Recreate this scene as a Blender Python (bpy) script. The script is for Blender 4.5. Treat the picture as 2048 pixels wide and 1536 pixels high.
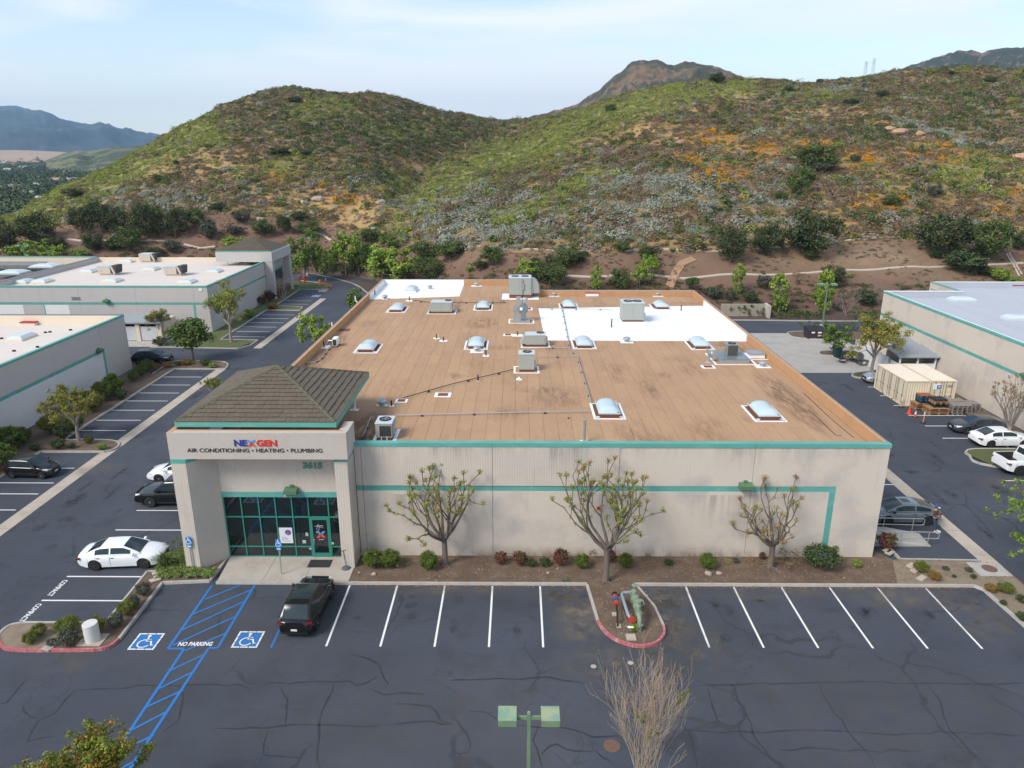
import bpy, math, random
import numpy as np
from mathutils import Vector, Matrix, Quaternion
S = bpy.context.scene
for o in list(bpy.data.objects): bpy.data.objects.remove(o)
COL = S.collection
R = math.radians
random.seed(7); NR = np.random.default_rng(7)

# ---------------- camera, sky, sun, exposure ----------------
cd = bpy.data.cameras.new('camera'); cam = bpy.data.objects.new('camera', cd); COL.objects.link(cam)
cam.location = (0, 0, 23.8)
cam.rotation_euler = (math.pi/2 - math.atan(463/1460.), 0, R(0.43))
cd.sensor_width = 36; cd.lens = 36*1460/2048; cd.clip_start = 0.3; cd.clip_end = 30000
S.camera = cam
S.view_settings.view_transform = 'Standard'; S.view_settings.look = 'None'
S.view_settings.gamma = 1; S.view_settings.use_curve_mapping = False
S.view_settings.exposure = 0.66
SUN_EL, SUN_AZ = 44, 229      # azimuth clockwise from +Y: behind the camera, to the left
W = bpy.data.worlds.new('World'); S.world = W; W.use_nodes = True
wt = W.node_tree; wt.nodes.clear()
def wn(t, **k):
    n = wt.nodes.new(t)
    for a, b in k.items(): setattr(n, a, b)
    return n
wo = wn('ShaderNodeOutputWorld'); bg = wn('ShaderNodeBackground'); bg.inputs[1].default_value = 0.13
sky = wn('ShaderNodeTexSky', sky_type='NISHITA', sun_disc=False)
sky.sun_elevation = R(SUN_EL); sky.sun_rotation = R(SUN_AZ); sky.air_density = 1.0; sky.dust_density = 0.5; sky.ozone_density = 0.6
tc = wn('ShaderNodeTexCoord'); sep = wn('ShaderNodeSeparateXYZ')
wt.links.new(tc.outputs['Generated'], sep.inputs[0])
mp = wn('ShaderNodeMapping'); mp.inputs['Scale'].default_value = (1.6, 2.2, 9.0); mp.inputs['Rotation'].default_value = (0, R(14), R(20))
wt.links.new(tc.outputs['Generated'], mp.inputs[0])
nz = wn('ShaderNodeTexNoise'); nz.inputs['Scale'].default_value = 1.15; nz.inputs['Detail'].default_value = 5; nz.inputs['Roughness'].default_value = 0.45; nz.inputs['Distortion'].default_value = 0.4
wt.links.new(mp.outputs[0], nz.inputs['Vector'])
cr = wn('ShaderNodeMapRange'); cr.inputs['From Min'].default_value = 0.44; cr.inputs['From Max'].default_value = 0.57; cr.inputs['To Min'].default_value = 0.02; cr.inputs['To Max'].default_value = 0.80
wt.links.new(nz.outputs[0], cr.inputs['Value'])
hz = wn('ShaderNodeMapRange'); hz.inputs['From Min'].default_value = 0.0; hz.inputs['From Max'].default_value = 0.22; hz.inputs['To Min'].default_value = 0.55; hz.inputs['To Max'].default_value = 0.0
wt.links.new(sep.outputs['Z'], hz.inputs['Value'])
ad = wn('ShaderNodeMath', operation='ADD', use_clamp=True); wt.links.new(cr.outputs[0], ad.inputs[0]); wt.links.new(hz.outputs[0], ad.inputs[1])
mx = wn('ShaderNodeMix', data_type='RGBA')
wt.links.new(ad.outputs[0], mx.inputs[0]); wt.links.new(sky.outputs[0], mx.inputs[6]); mx.inputs[7].default_value = (5.3, 5.55, 5.75, 1)
wt.links.new(mx.outputs[2], bg.inputs[0]); wt.links.new(bg.outputs[0], wo.inputs[0])
sd = bpy.data.lights.new('sun', 'SUN'); sd.energy = 2.3; sd.angle = R(22); sd.color = (1, .95, .87)
sun = bpy.data.objects.new('sun', sd); COL.objects.link(sun)
_a, _e = R(SUN_AZ), R(SUN_EL)
sun.rotation_euler = Vector((math.sin(_a)*math.cos(_e), math.cos(_a)*math.cos(_e), math.sin(_e))).to_track_quat('Z', 'Y').to_euler()
sun.location = (-60, -60, 80)

# ---------------- materials ----------------
_M = {}
def mat(name, col, rough=.7, metal=0., spec=.5, vcol=None, noise=None, bump=None, emit=None, coat=0., alpha=None, extra=None):
    """noise: list of (scale, amount, colour2, stretch, lo, hi); bump: (scale, strength, stretch); extra(nt, colour_socket)->socket"""
    if name in _M: return _M[name]
    m = bpy.data.materials.new(name); m.use_nodes = True; nt = m.node_tree
    b = nt.nodes['Principled BSDF']
    b.inputs['Roughness'].default_value = rough; b.inputs['Metallic'].default_value = metal
    b.inputs['Specular IOR Level'].default_value = spec
    if coat: b.inputs['Coat Weight'].default_value = coat; b.inputs['Coat Roughness'].default_value = .05
    rgb = nt.nodes.new('ShaderNodeRGB'); rgb.outputs[0].default_value = (*col, 1); out = rgb.outputs[0]
    if vcol:
        at = nt.nodes.new('ShaderNodeAttribute'); at.attribute_name = vcol[0]
        at.attribute_type = vcol[1] if len(vcol) > 1 else 'GEOMETRY'; out = at.outputs['Color']
    geo = nt.nodes.new('ShaderNodeTexCoord')
    def vec(stretch):
        mp = nt.nodes.new('ShaderNodeMapping'); mp.inputs['Scale'].default_value = stretch or (1, 1, 1)
        nt.links.new(geo.outputs['Object'], mp.inputs[0]); return mp.outputs[0]
    for n in noise or []:
        sc, amt, c2, st, lo, hi = n
        t = nt.nodes.new('ShaderNodeTexNoise'); t.inputs['Scale'].default_value = sc; t.inputs['Detail'].default_value = 6; t.inputs['Roughness'].default_value = .6
        nt.links.new(vec(st), t.inputs['Vector'])
        r = nt.nodes.new('ShaderNodeMapRange'); r.inputs['From Min'].default_value = lo; r.inputs['From Max'].default_value = hi; r.inputs['To Max'].default_value = amt
        nt.links.new(t.outputs[0], r.inputs['Value'])
        x = nt.nodes.new('ShaderNodeMix'); x.data_type = 'RGBA'
        nt.links.new(r.outputs[0], x.inputs[0]); nt.links.new(out, x.inputs[6]); x.inputs[7].default_value = (*c2, 1); out = x.outputs[2]
    if extra: out = extra(nt, out, geo, b)
    nt.links.new(out, b.inputs['Base Color'])
    if bump:
        t = nt.nodes.new('ShaderNodeTexNoise'); t.inputs['Scale'].default_value = bump[0]; t.inputs['Detail'].default_value = 4
        nt.links.new(vec(bump[2] if len(bump) > 2 else None), t.inputs['Vector'])
        bn = nt.nodes.new('ShaderNodeBump'); bn.inputs['Strength'].default_value = bump[1]; bn.inputs['Distance'].default_value = .05
        nt.links.new(t.outputs[0], bn.inputs['Height']); nt.links.new(bn.outputs[0], b.inputs['Normal'])
    if emit: b.inputs['Emission Color'].default_value = (*emit[:3], 1); b.inputs['Emission Strength'].default_value = emit[3]
    m.diffuse_color = (*col, 1); _M[name] = m
    return m

# ---------------- mesh builder ----------------
def basis(d):
    d = Vector(d).normalized(); q = d.to_track_quat('Z', 'Y'); return q @ Vector((1, 0, 0)), q @ Vector((0, 1, 0))
class MB:
    def __init__(s): s.v = []; s.f = []; s.mi = []; s.m = 0
    def add(s, vs, fs):
        o = len(s.v); s.v += [tuple(p) for p in vs]; s.f += [tuple(i+o for i in f) for f in fs]; s.mi += [s.m]*len(fs); return s
    def box(s, x0, x1, y0, y1, z0, z1, rz=0, c=None, bottom=True):
        vs = [(x0,y0,z0),(x1,y0,z0),(x1,y1,z0),(x0,y1,z0),(x0,y0,z1),(x1,y0,z1),(x1,y1,z1),(x0,y1,z1)]
        if rz:
            cx, cy = c or ((x0+x1)/2, (y0+y1)/2); co, si = math.cos(rz), math.sin(rz)
            vs = [(cx+(x-cx)*co-(y-cy)*si, cy+(x-cx)*si+(y-cy)*co, z) for x, y, z in vs]
        fs = [(4,5,6,7),(0,1,5,4),(1,2,6,5),(2,3,7,6),(3,0,4,7)]
        if bottom: fs.append((3,2,1,0))
        return s.add(vs, fs)
    def bx(s, c, d, rz=0):     # centre, dims
        return s.box(c[0]-d[0]/2, c[0]+d[0]/2, c[1]-d[1]/2, c[1]+d[1]/2, c[2]-d[2]/2, c[2]+d[2]/2, rz)
    def quad(s, a, b, c, d): return s.add([a, b, c, d], [(0,1,2,3)])
    def prism(s, poly, z0, z1):  # ccw xy polygon
        n = len(poly)
        vs = [(x, y, z0) for x, y in poly]+[(x, y, z1) for x, y in poly]
        return s.add(vs, [tuple(range(n, 2*n)), tuple(range(n-1, -1, -1))]+[(i, (i+1)%n, n+(i+1)%n, n+i) for i in range(n)])
    def extr(s, poly, y0, y1):   # xz polygon pushed along y
        n = len(poly)
        vs = [(x, y0, z) for x, z in poly]+[(x, y1, z) for x, z in poly]
        return s.add(vs, [tuple(range(n-1, -1, -1)), tuple(range(n, 2*n))]+[((i+1)%n, i, n+i, n+(i+1)%n) for i in range(n)])
    def tube(s, pts, r, n=8, cap=True):
        pts = [Vector(p) for p in pts]; rs = r if isinstance(r, (list, tuple)) else [r]*len(pts)
        vs = []; up = None
        for i, p in enumerate(pts):
            d = (pts[min(i+1, len(pts)-1)]-pts[max(i-1, 0)])
            if d.length < 1e-9: d = Vector((0, 0, 1))
            d.normalize()
            if up is None: a, b = basis(d)
            else:
                a = up-d*up.dot(d)
                a = a.normalized() if a.length > 1e-4 else basis(d)[0]
                b = d.cross(a)
            up = a
            for k in range(n):
                t = 2*math.pi*k/n; vs.append(p+(a*math.cos(t)+b*math.sin(t))*rs[i])
        m = len(pts); fs = [(i*n+k, i*n+(k+1)%n, (i+1)*n+(k+1)%n, (i+1)*n+k) for i in range(m-1) for k in range(n)]
        if cap: fs += [tuple(range(n-1, -1, -1)), tuple((m-1)*n+k for k in range(n))]
        return s.add(vs, fs)
    def lathe(s, prof, c=(0, 0, 0), n=16, axis='z'):  # prof: (r, h)
        vs = []
        for r, h in prof:
            for k in range(n):
                t = 2*math.pi*k/n; x, y = r*math.cos(t), r*math.sin(t)
                p = (x, y, h) if axis == 'z' else ((x, h, y) if axis == 'y' else (h, x, y))
                vs.append((p[0]+c[0], p[1]+c[1], p[2]+c[2]))
        m = len(prof); fs = [(i*n+k, i*n+(k+1)%n, (i+1)*n+(k+1)%n, (i+1)*n+k) for i in range(m-1) for k in range(n)]
        if prof[0][0] > 1e-6: fs.append(tuple(range(n-1, -1, -1)))
        if prof[-1][0] > 1e-6: fs.append(tuple((m-1)*n+k for k in range(n)))
        if axis == 'y': fs = [tuple(reversed(f)) for f in fs]
        return s.add(vs, fs)
    def mesh(s, name, mats, smooth=None):
        me = bpy.data.meshes.new(name); me.from_pydata(s.v, [], s.f)
        for m in (mats if isinstance(mats, (list, tuple)) else [mats]): me.materials.append(m)
        if any(s.mi): me.polygons.foreach_set('material_index', s.mi)
        if smooth is not None:
            me.polygons.foreach_set('use_smooth', [True]*len(me.polygons)); me.set_sharp_from_angle(angle=R(smooth))
        me.update(); return me
    def build(s, name, mats, parent=None, loc=None, rot=None, smooth=None, kind=None):
        return obj(name, s.mesh(name, mats, smooth), parent, loc, rot, kind)
def obj(name, me, parent=None, loc=None, rot=None, kind=None):
    o = bpy.data.objects.new(name, me); COL.objects.link(o)
    if parent: o.parent = parent
    if loc: o.location = loc
    if rot: o.rotation_euler = rot
    if kind: o['kind'] = kind
    return o
def thing(name, label, cat, loc=(0, 0, 0), rz=0, group=None, scale=None):
    o = bpy.data.objects.new(name, None); o.empty_display_size = .3; COL.objects.link(o)
    o.location = loc; o.rotation_euler = (0, 0, rz); o['label'] = label; o['category'] = cat
    if group: o['group'] = group
    if scale: o.scale = scale if hasattr(scale, '__len__') else (scale,)*3
    return o
def tag(o, label, cat, group=None):
    o['label'] = label; o['category'] = cat
    if group: o['group'] = group
    return o
def struct(name, loc=(0, 0, 0)):
    o = bpy.data.objects.new(name, None); COL.objects.link(o); o.location = loc; o['kind'] = 'structure'; return o
def dup(root, loc, rz=0, label=None, scale=None, group=None):
    r = root.copy(); COL.objects.link(r); r.location = loc; r.rotation_euler = (0, 0, rz)
    if label: r['label'] = label
    if group: r['group'] = group
    if scale: r.scale = scale if hasattr(scale, '__len__') else (scale,)*3
    for ch in list(root.children):
        c = ch.copy(); COL.objects.link(c); c.parent = r
        for g in list(ch.children):
            d = g.copy(); COL.objects.link(d); d.parent = c
    return r
def wait_parent(): pass

def cracknet(nt, out, geo):
    N, L = nt.nodes.new, nt.links.new
    t = N('ShaderNodeTexNoise'); t.inputs['Scale'].default_value = .5; t.inputs['Detail'].default_value = 5; L(geo.outputs['Object'], t.inputs['Vector'])
    vm = N('ShaderNodeVectorMath'); vm.operation = 'SCALE'; vm.inputs['Scale'].default_value = 2.2; L(t.outputs['Color'], vm.inputs[0]); va = N('ShaderNodeVectorMath'); L(geo.outputs['Object'], va.inputs[0]); L(vm.outputs[0], va.inputs[1])
    for sc, wd, am in ((.17, .010, .5), (.42, .007, .28)):
        v = N('ShaderNodeTexVoronoi'); v.feature = 'DISTANCE_TO_EDGE'; v.inputs['Scale'].default_value = sc; L(va.outputs[0], v.inputs['Vector'])
        r = N('ShaderNodeMapRange'); r.inputs['From Min'].default_value = wd; r.inputs['From Max'].default_value = wd*1.9; r.inputs['To Min'].default_value = 1; r.inputs['To Max'].default_value = 0; L(v.outputs['Distance'], r.inputs['Value'])
        n2 = N('ShaderNodeTexNoise'); n2.inputs['Scale'].default_value = .11+sc*.3; L(geo.outputs['Object'], n2.inputs['Vector']); m2 = N('ShaderNodeMapRange'); m2.inputs['From Min'].default_value = .47; m2.inputs['From Max'].default_value = .56; m2.inputs['To Max'].default_value = am; L(n2.outputs[0], m2.inputs['Value'])
        mu = N('ShaderNodeMath'); mu.operation = 'MULTIPLY'; L(r.outputs[0], mu.inputs[0]); L(m2.outputs[0], mu.inputs[1])
        x = N('ShaderNodeMix'); x.data_type = 'RGBA'; L(mu.outputs[0], x.inputs[0]); L(out, x.inputs[6]); x.inputs[7].default_value = (.015,.016,.019,1); out = x.outputs[2]
    return out
M_ASPH = mat('asphalt', (.041,.048,.063), .86, noise=[(.06,.7,(.062,.072,.092),None,.42,.62),(.45,.5,(.024,.027,.034),None,.48,.7),(.8,.3,(.06,.064,.072),(.4,1.6,1),.55,.75),(45,.4,(.075,.08,.085),None,.5,.8)], bump=(60,.25), extra=lambda nt, out, geo, b: cracknet(nt, out, geo))
M_WHITE = mat('line_white', (.72,.72,.70), .7, noise=[(9,.5,(.35,.35,.36),None,.56,.75)])
M_BLUE = mat('line_blue', (.018,.145,.40), .7, noise=[(12,.4,(.01,.07,.22),None,.55,.8)])
M_CONC = mat('concrete', (.40,.375,.335), .85, noise=[(1.5,.5,(.26,.24,.21),None,.45,.7),(30,.3,(.5,.47,.42),None,.5,.8)], bump=(40,.15))
M_SWALE = mat('swale_concrete', (.43,.37,.30), .85, noise=[(.7,.55,(.30,.25,.20),None,.42,.66),(20,.3,(.5,.45,.38),None,.5,.8)], bump=(40,.15))
M_RED = mat('kerb_red', (.40,.11,.12), .75, noise=[(4,.85,(.44,.33,.31),None,.5,.72)])
M_REDB = mat('kerb_red_bright', (.62,.05,.04), .7, noise=[(5,.4,(.5,.3,.28),None,.5,.72)])
M_SOIL = mat('soil', (.125,.082,.055), .95, noise=[(1.2,.7,(.19,.14,.10),None,.45,.65),(14,.6,(.07,.045,.03),None,.45,.7),(60,.5,(.28,.21,.15),None,.58,.75)], bump=(25,.6))
M_DRYSOIL = mat('dry_soil', (.23,.18,.125), .95, noise=[(1.2,.7,(.15,.11,.075),None,.45,.65),(40,.5,(.33,.27,.2),None,.55,.75)], bump=(25,.6))
M_GRASS = mat('lawn', (.10,.115,.035), .95, noise=[(3,.6,(.12,.13,.045),None,.4,.65),(60,.6,(.035,.06,.015),None,.45,.7)], bump=(80,.8))

# ---------------- the hills: height above the lots as a function of place ----------------
_TH = math.atan(463/1460.); _c, _s = math.cos(_TH), math.sin(_TH)
_TPX = np.array([-900,-300,0,150,320,450,560,620,700,780,820,870,950,1035,1100,1230,1330,1480,1600,1800,2048,2500,3200.])
def _slope(y):
    v = (np.asarray(y, float)-768)/1460.; return (-_s-v*_c)/(_c-v*_s)
_TA = np.tan(np.arctan((_TPX-1024)/1460./1.06)-0.0075)
_FOOT = np.array([150,150,148,148,149,149,150,150,146,135,128,122,116,112,111,110,110,110,110,110,110,110,110.])
_Y2 = np.array([165,165,165,168,170,170,170,172,165,150,145,138,128,126,126,126,127,128,131,134,136,138,140.])
_P2 = np.array([480,470,462,442,430,425,438,445,462,490,496,497,497,498,500,502,501,500,491,478,466,460,460.])
_Y4 = np.array([180,190,210,240,280,310,330,330,335,345,355,370,395,410,370,320,300,300,300,300,290,290,290.])
_P4 = np.array([470,450,440,363,275,215,178,175,181,192,202,213,229,240,232,190,163,160,160,145,133,110,120.])
_C3 = np.array([0,0,0,0,0,0,0,0,0,430,380,330,290,262,225,0,0,0,0,0,0,0,0.])
_CY = np.array([0,0,0,0,0,0,0,0,0,178,222,268,325,370,320,0,0,0,0,0,0,0,0.])
_Z2 = 23.8+_slope(_P2)*_Y2; _Z4 = 23.8+_slope(_P4)*_Y4
_Y3 = np.where(_CY > 0, _CY, _Y2+(_Y4-_Y2)*.5)
_Z3 = np.where(_CY > 0, 23.8+_slope(np.maximum(_C3, 1))*_Y3, _Z2+(_Z4-_Z2)*.56)
_Y5 = _Y4+130; _Z5 = np.minimum(_Z4-22, 40); _Z5 = np.maximum(_Z5, -4)
_Z5[:3] = -5
def _h2(ix, iy, sd):
    n = (ix*374761393+iy*668265263+sd*982451653) & 0x7fffffff
    n = ((n ^ (n >> 13))*1274126177) & 0x7fffffff
    return ((n ^ (n >> 16)) & 0xffff)/65535.
def vnoise(x, y, sd=0):
    x = np.asarray(x, float); y = np.asarray(y, float)
    ix = np.floor(x).astype(np.int64); iy = np.floor(y).astype(np.int64); fx = x-ix; fy = y-iy
    fx = fx*fx*(3-2*fx); fy = fy*fy*(3-2*fy)
    a = _h2(ix, iy, sd); b = _h2(ix+1, iy, sd); c = _h2(ix, iy+1, sd); d = _h2(ix+1, iy+1, sd)
    return (a*(1-fx)+b*fx)*(1-fy)+(c*(1-fx)+d*fx)*fy
def fbm(x, y, sd=0, o=4):
    t = 0; a = .5; 
    for i in range(o): t = t+a*vnoise(x*2**i, y*2**i, sd+i); a *= .5
    return t/(1-.5**o)
def hill_z(X, Y, noise=True):
    X = np.asarray(X, float); Y = np.asarray(Y, float); a = X/np.maximum(Y, 1.)
    f = lambda t: (np.interp(a-.018, _TA, t)+2*np.interp(a, _TA, t)+np.interp(a+.018, _TA, t))/4
    g = lambda t: np.interp(a, _TA, t)
    y1, y2, z2, y4, z4, y5, z5 = g(_FOOT), g(_Y2), g(_Z2), f(_Y4), f(_Z4), f(_Y5), f(_Z5)
    y3, z3 = f(_Y3), f(_Z3)
    S_ = lambda u: np.clip(u, 0, 1)
    def prof(Y):
        return z2*S_((Y-y1)/(y2-y1))+(z3-z2)*S_((Y-y2)/(y3-y2))+(z4-z3)*S_((Y-y3)/(y4-y3))+(z5-z4)*S_((Y-y4)/(y5-y4))
    z = prof(Y)*.4+prof(Y-3)*.3+prof(Y+3)*.3
    z = np.where(Y < y1+3, prof(Y), z)
    if noise:
        w = np.clip((Y-y2)/25, 0, 1)*np.clip((y5-Y)/100+.35, 0, 1)
        z = z+w*((fbm(X/38., Y/38., 3)-.5)*6.0+(fbm(X/9., Y/9., 9)-.5)*1.6)
        z = z+np.clip((Y-y1)/4, 0, 1)*(fbm(X/6., Y/6., 21)-.5)*.5
    return z
def hill_zone(X, Y):   # 0 on the lots, 1 planted bank, 2 wild hillside
    a = np.asarray(X, float)/np.maximum(np.asarray(Y, float), 1.)
    y1, y2 = np.interp(a, _TA, _FOOT), np.interp(a, _TA, _Y2)
    return np.where(Y < y1, 0, np.where(Y < y2, 1, 2))

def pix(X, Y, Z):   # where a place shows on the 2048 px wide photograph (to choose the plants that grow there)
    y_ = R(.43); x1 = X*math.cos(y_)+Y*math.sin(y_); y1 = -X*math.sin(y_)+Y*math.cos(y_); z1 = Z-23.8
    zc = y1*_c-z1*_s
    return 1024+1460*x1/zc, 768-1460*(y1*_s+z1*_c)/zc
def grid_mesh(name, X, Y, Z, m, col=None, smooth=True):
    ny, nx = X.shape; me = bpy.data.meshes.new(name)
    v = np.stack([X, Y, Z], -1).reshape(-1, 3)
    i = (np.arange(ny-1)[:, None]*nx+np.arange(nx-1)[None, :]).reshape(-1)
    f = np.stack([i, i+1, i+nx+1, i+nx], -1)
    me.vertices.add(len(v)); me.vertices.foreach_set('co', v.reshape(-1))
    me.loops.add(f.size); me.loops.foreach_set('vertex_index', f.reshape(-1).astype(np.int32))
    me.polygons.add(len(f)); me.polygons.foreach_set('loop_start', (np.arange(len(f))*4).astype(np.int32)); me.polygons.foreach_set('loop_total', np.full(len(f), 4, np.int32))
    me.polygons.foreach_set('use_smooth', [smooth]*len(f)); me.update(calc_edges=True); me.validate()
    if col is not None:
        at = me.color_attributes.new('Col', 'FLOAT_COLOR', 'POINT')
        c = np.concatenate([col.reshape(-1, 3), np.ones((len(v), 1))], 1); at.data.foreach_set('color', c.reshape(-1))
    me.materials.append(m); return me

def gau(x, y, cx, cy, sx, sy, rot=0.):
    dx, dy = x-cx, y-cy; c_, s_ = math.cos(rot), math.sin(rot); u = dx*c_+dy*s_; w = -dx*s_+dy*c_
    return np.exp(-(u/sx)**2-(w/sy)**2)
def band(x, y, pts, wd):
    best = np.full(x.shape, 1e9)
    for (x0, y0), (x1, y1) in zip(pts[:-1], pts[1:]):
        L = (x1-x0)**2+(y1-y0)**2; t = np.clip(((x-x0)*(x1-x0)+(y-y0)*(y1-y0))/L, 0, 1)
        best = np.minimum(best, np.hypot(x-x0-t*(x1-x0), y-y0-t*(y1-y0)))
    return np.exp(-(best/wd)**2)
def cover(X, Y, Z):
    """strength of each plant community on the hillside"""
    x, y = pix(X, Y, Z)
    green = np.maximum.reduce([band(x, y, [(20,440),(150,380),(300,310),(420,265)], 32), band(x, y, [(1350,175),(1200,235),(1050,300),(930,345),(850,400)], 30),
        band(x, y, [(1500,180),(1400,185),(1320,190)], 16), .9*band(x, y, [(1190,350),(1100,400),(1010,440)], 16), .8*gau(x, y, 810, 370, 30, 28), .8*gau(x, y, 800, 440, 26, 26),
        .7*gau(x, y, 640, 215, 50, 20), .7*gau(x, y, 1640, 190, 60, 12), .6*gau(x, y, 1960, 340, 60, 25), .5*gau(x, y, 820, 262, 60, 12), .6*gau(x,y,560,330,60,18)])
    sage = np.maximum.reduce([gau(x, y, 1320, 400, 150, 55), gau(x, y, 1240, 440, 110, 35), .95*gau(x, y, 890, 430, 90, 50), .9*gau(x, y, 980, 470, 110, 22), .9*gau(x, y, 1010, 400, 90, 25), .8*gau(x, y, 1540, 380, 60, 45),
        .9*band(x, y, [(1780,235),(1900,275),(2060,310)], 12), .8*gau(x, y, 1670, 180, 60, 12), .8*gau(x, y, 1500, 460, 120, 25), .8*gau(x, y, 1850, 450, 90, 22), .45*gau(x, y, 330, 400, 90, 22),
        .5*gau(x, y, 660, 370, 60, 18), .5*gau(x, y, 240, 395, 60, 20)])
    gold = np.maximum.reduce([gau(x, y, 1425, 350, 38, 16), .9*gau(x, y, 1480, 345, 40, 14), .8*gau(x, y, 1530, 300, 40, 12), .7*gau(x, y, 1430, 275, 40, 16), .7*gau(x, y, 1640, 290, 35, 8), .8*gau(x, y, 1720, 320, 40, 14), .9*gau(x, y, 1750, 405, 38, 12),
        .8*gau(x, y, 1890, 310, 55, 14), .7*gau(x, y, 2010, 415, 40, 14), .6*gau(x, y, 1890, 405, 24, 8), .5*gau(x, y, 2040, 390, 20, 10), .55*gau(x, y, 690, 395, 45, 20), .4*gau(x, y, 560, 355, 40, 10), .5*gau(x,y,1680,440,12,10), .5*gau(x,y,1380,320,40,12)])
    dry = np.maximum.reduce([.9*gau(x, y, 640, 410, 110, 30), gau(x, y, 720, 430, 70, 40), .7*gau(x, y, 430, 330, 120, 30), .7*gau(x, y, 1500, 195, 120, 12), .6*gau(x, y, 1400, 210, 80, 25), .8*gau(x, y, 1640, 230, 110, 10),
        .6*gau(x, y, 1290, 250, 60, 30), .7*gau(x, y, 830, 330, 40, 30), .5*gau(x, y, 620, 260, 120, 25), .7*band(x, y, [(1700,240),(1850,262),(2040,292)], 10), .6*gau(x,y,1820,195,90,14), .5*gau(x,y,1180,300,40,20), .55*gau(x,y,720,225,80,14)])
    dark = np.maximum.reduce([gau(x, y, 760, 270, 150, 45), .8*gau(x, y, 900, 265, 80, 25), .7*gau(x, y, 740, 350, 70, 35), .5*gau(x, y, 600, 225, 90, 20), .5*gau(x, y, 1750, 260, 80, 14), .5*gau(x, y, 1950, 240, 90, 40)])
    return green, sage, gold, dry, dark

# --- terrain sheet ---
_a = np.concatenate([np.linspace(-2.2, -.80, 26)[:-1], np.linspace(-.80, .80, 420), np.linspace(.80, 2.2, 26)[1:]])
_Yr = np.concatenate([np.linspace(104, 185, 70), np.linspace(187, 470, 150), np.linspace(480, 700, 16)])
A, YY = np.meshgrid(_a, _Yr); XX = A*YY; ZZ = hill_z(XX, YY)
zone = hill_zone(XX, YY)
far_ = YY > np.interp(A, _TA, _Y4)+110
ZZ = np.where(zone == 0, -.12, ZZ)
g_, s_, o_, d_, k_ = cover(XX, YY, ZZ)
n1 = fbm(XX/7., YY/7., 40)[..., None]; n2 = fbm(XX/2.2, YY/2.2, 50)[..., None]; n3 = fbm(XX/24., YY/24., 60)[..., None]
c_ = lambda *v: np.array(v)[None, None, :]
wild = c_(.20,.13,.052)*(1-n1)+c_(.32,.20,.072)*n1
wild = wild*(.72+.56*n2)
wild = wild*(1-.85*g_[..., None])+c_(.18,.20,.05)*.85*g_[..., None]
wild = wild*(1-.6*d_[..., None])+c_(.44,.275,.11)*(.8+.4*n2)*.6*d_[..., None]
wild = wild*(1-.5*k_[..., None])+c_(.075,.075,.035)*.5*k_[..., None]
bank = c_(.145,.080,.052)*(.7+.6*n2)*(1-n3*.5)+c_(.22,.135,.085)*n3*.5*(.8+.4*n1)
px_, py_ = pix(XX, YY, ZZ)
gr = (gau(px_, py_, 1750, 515, 200, 26)+.6*gau(px_, py_, 1900, 560, 90, 20)+.5*gau(px_,py_,960,520,60,14))[..., None]
bank = bank*(1-.6*np.clip(gr, 0, 1))+c_(.27,.19,.105)*(.75+.5*n2)*.6*np.clip(gr, 0, 1)
low = np.clip((12-(YY-np.interp(A, _TA, _FOOT)))/9., 0, 1)[..., None]
bank = bank*(1-.55*low)+c_(.075,.045,.035)*(.6+.8*n2)*.55*low
colr = np.where(zone[..., None] == 2, wild, bank)
M_HILL = mat('hillside', (.2,.15,.08), .95, vcol=('Col',), noise=[(1.1,.5,(.10,.075,.04),None,.52,.68),(4,.35,(.30,.21,.11),None,.55,.75)], bump=(1.8,.8))
hill = obj('hills', grid_mesh('hills', XX, YY, ZZ, M_HILL, colr), kind='structure')

# --- shrub prototypes for the scatter (never linked, only instanced) ---
def leaf_blob(n, rx, rz, size, rng, up=.3, tri=True):
    """n small leaf faces on an uneven half dome -> verts, faces"""
    d = rng.normal(size=(n, 3)); d[:, 2] = np.abs(d[:, 2])*1.0-.15; d /= np.linalg.norm(d, axis=1)[:, None]
    bump_ = 1+.25*np.sin(d[:, 0]*5+1)*np.cos(d[:, 1]*4+2)
    r = rng.uniform(.62, 1., n)**.6*bump_
    c = d*r[:, None]*np.array([rx, rx, rz]); c[:, 2] += rz*.12
    nrm = d+rng.normal(size=(n, 3))*.55+np.array([0, 0, up]); nrm /= np.linalg.norm(nrm, axis=1)[:, None]
    t = np.cross(nrm, rng.normal(size=(n, 3))); t /= np.linalg.norm(t, axis=1)[:, None]; b = np.cross(nrm, t)
    s = (size*rng.uniform(.6, 1.4, n))[:, None]
    v = np.stack([c-t*s, c+b*s*.6, c+t*s, c-b*s*.6], 1).reshape(-1, 3)
    f = np.arange(n*4).reshape(-1, 4)
    return v, f
def raw_mesh(name, v, f, m, col=None, smooth=False):
    me = bpy.data.meshes.new(name); k = f.shape[1]
    me.vertices.add(len(v)); me.vertices.foreach_set('co', np.ascontiguousarray(v, dtype=np.float32).reshape(-1))
    me.loops.add(f.size); me.loops.foreach_set('vertex_index', f.reshape(-1).astype(np.int32))
    me.polygons.add(len(f)); me.polygons.foreach_set('loop_start', (np.arange(len(f))*k).astype(np.int32)); me.polygons.foreach_set('loop_total', np.full(len(f), k, np.int32))
    me.update(calc_edges=True)
    if col is not None:
        at = me.color_attributes.new('Col', 'FLOAT_COLOR', 'POINT')
        at.data.foreach_set('color', np.concatenate([col, np.ones((len(v), 1))], 1).astype(np.float32).reshape(-1))
    me.materials.append(m); return me
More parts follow.
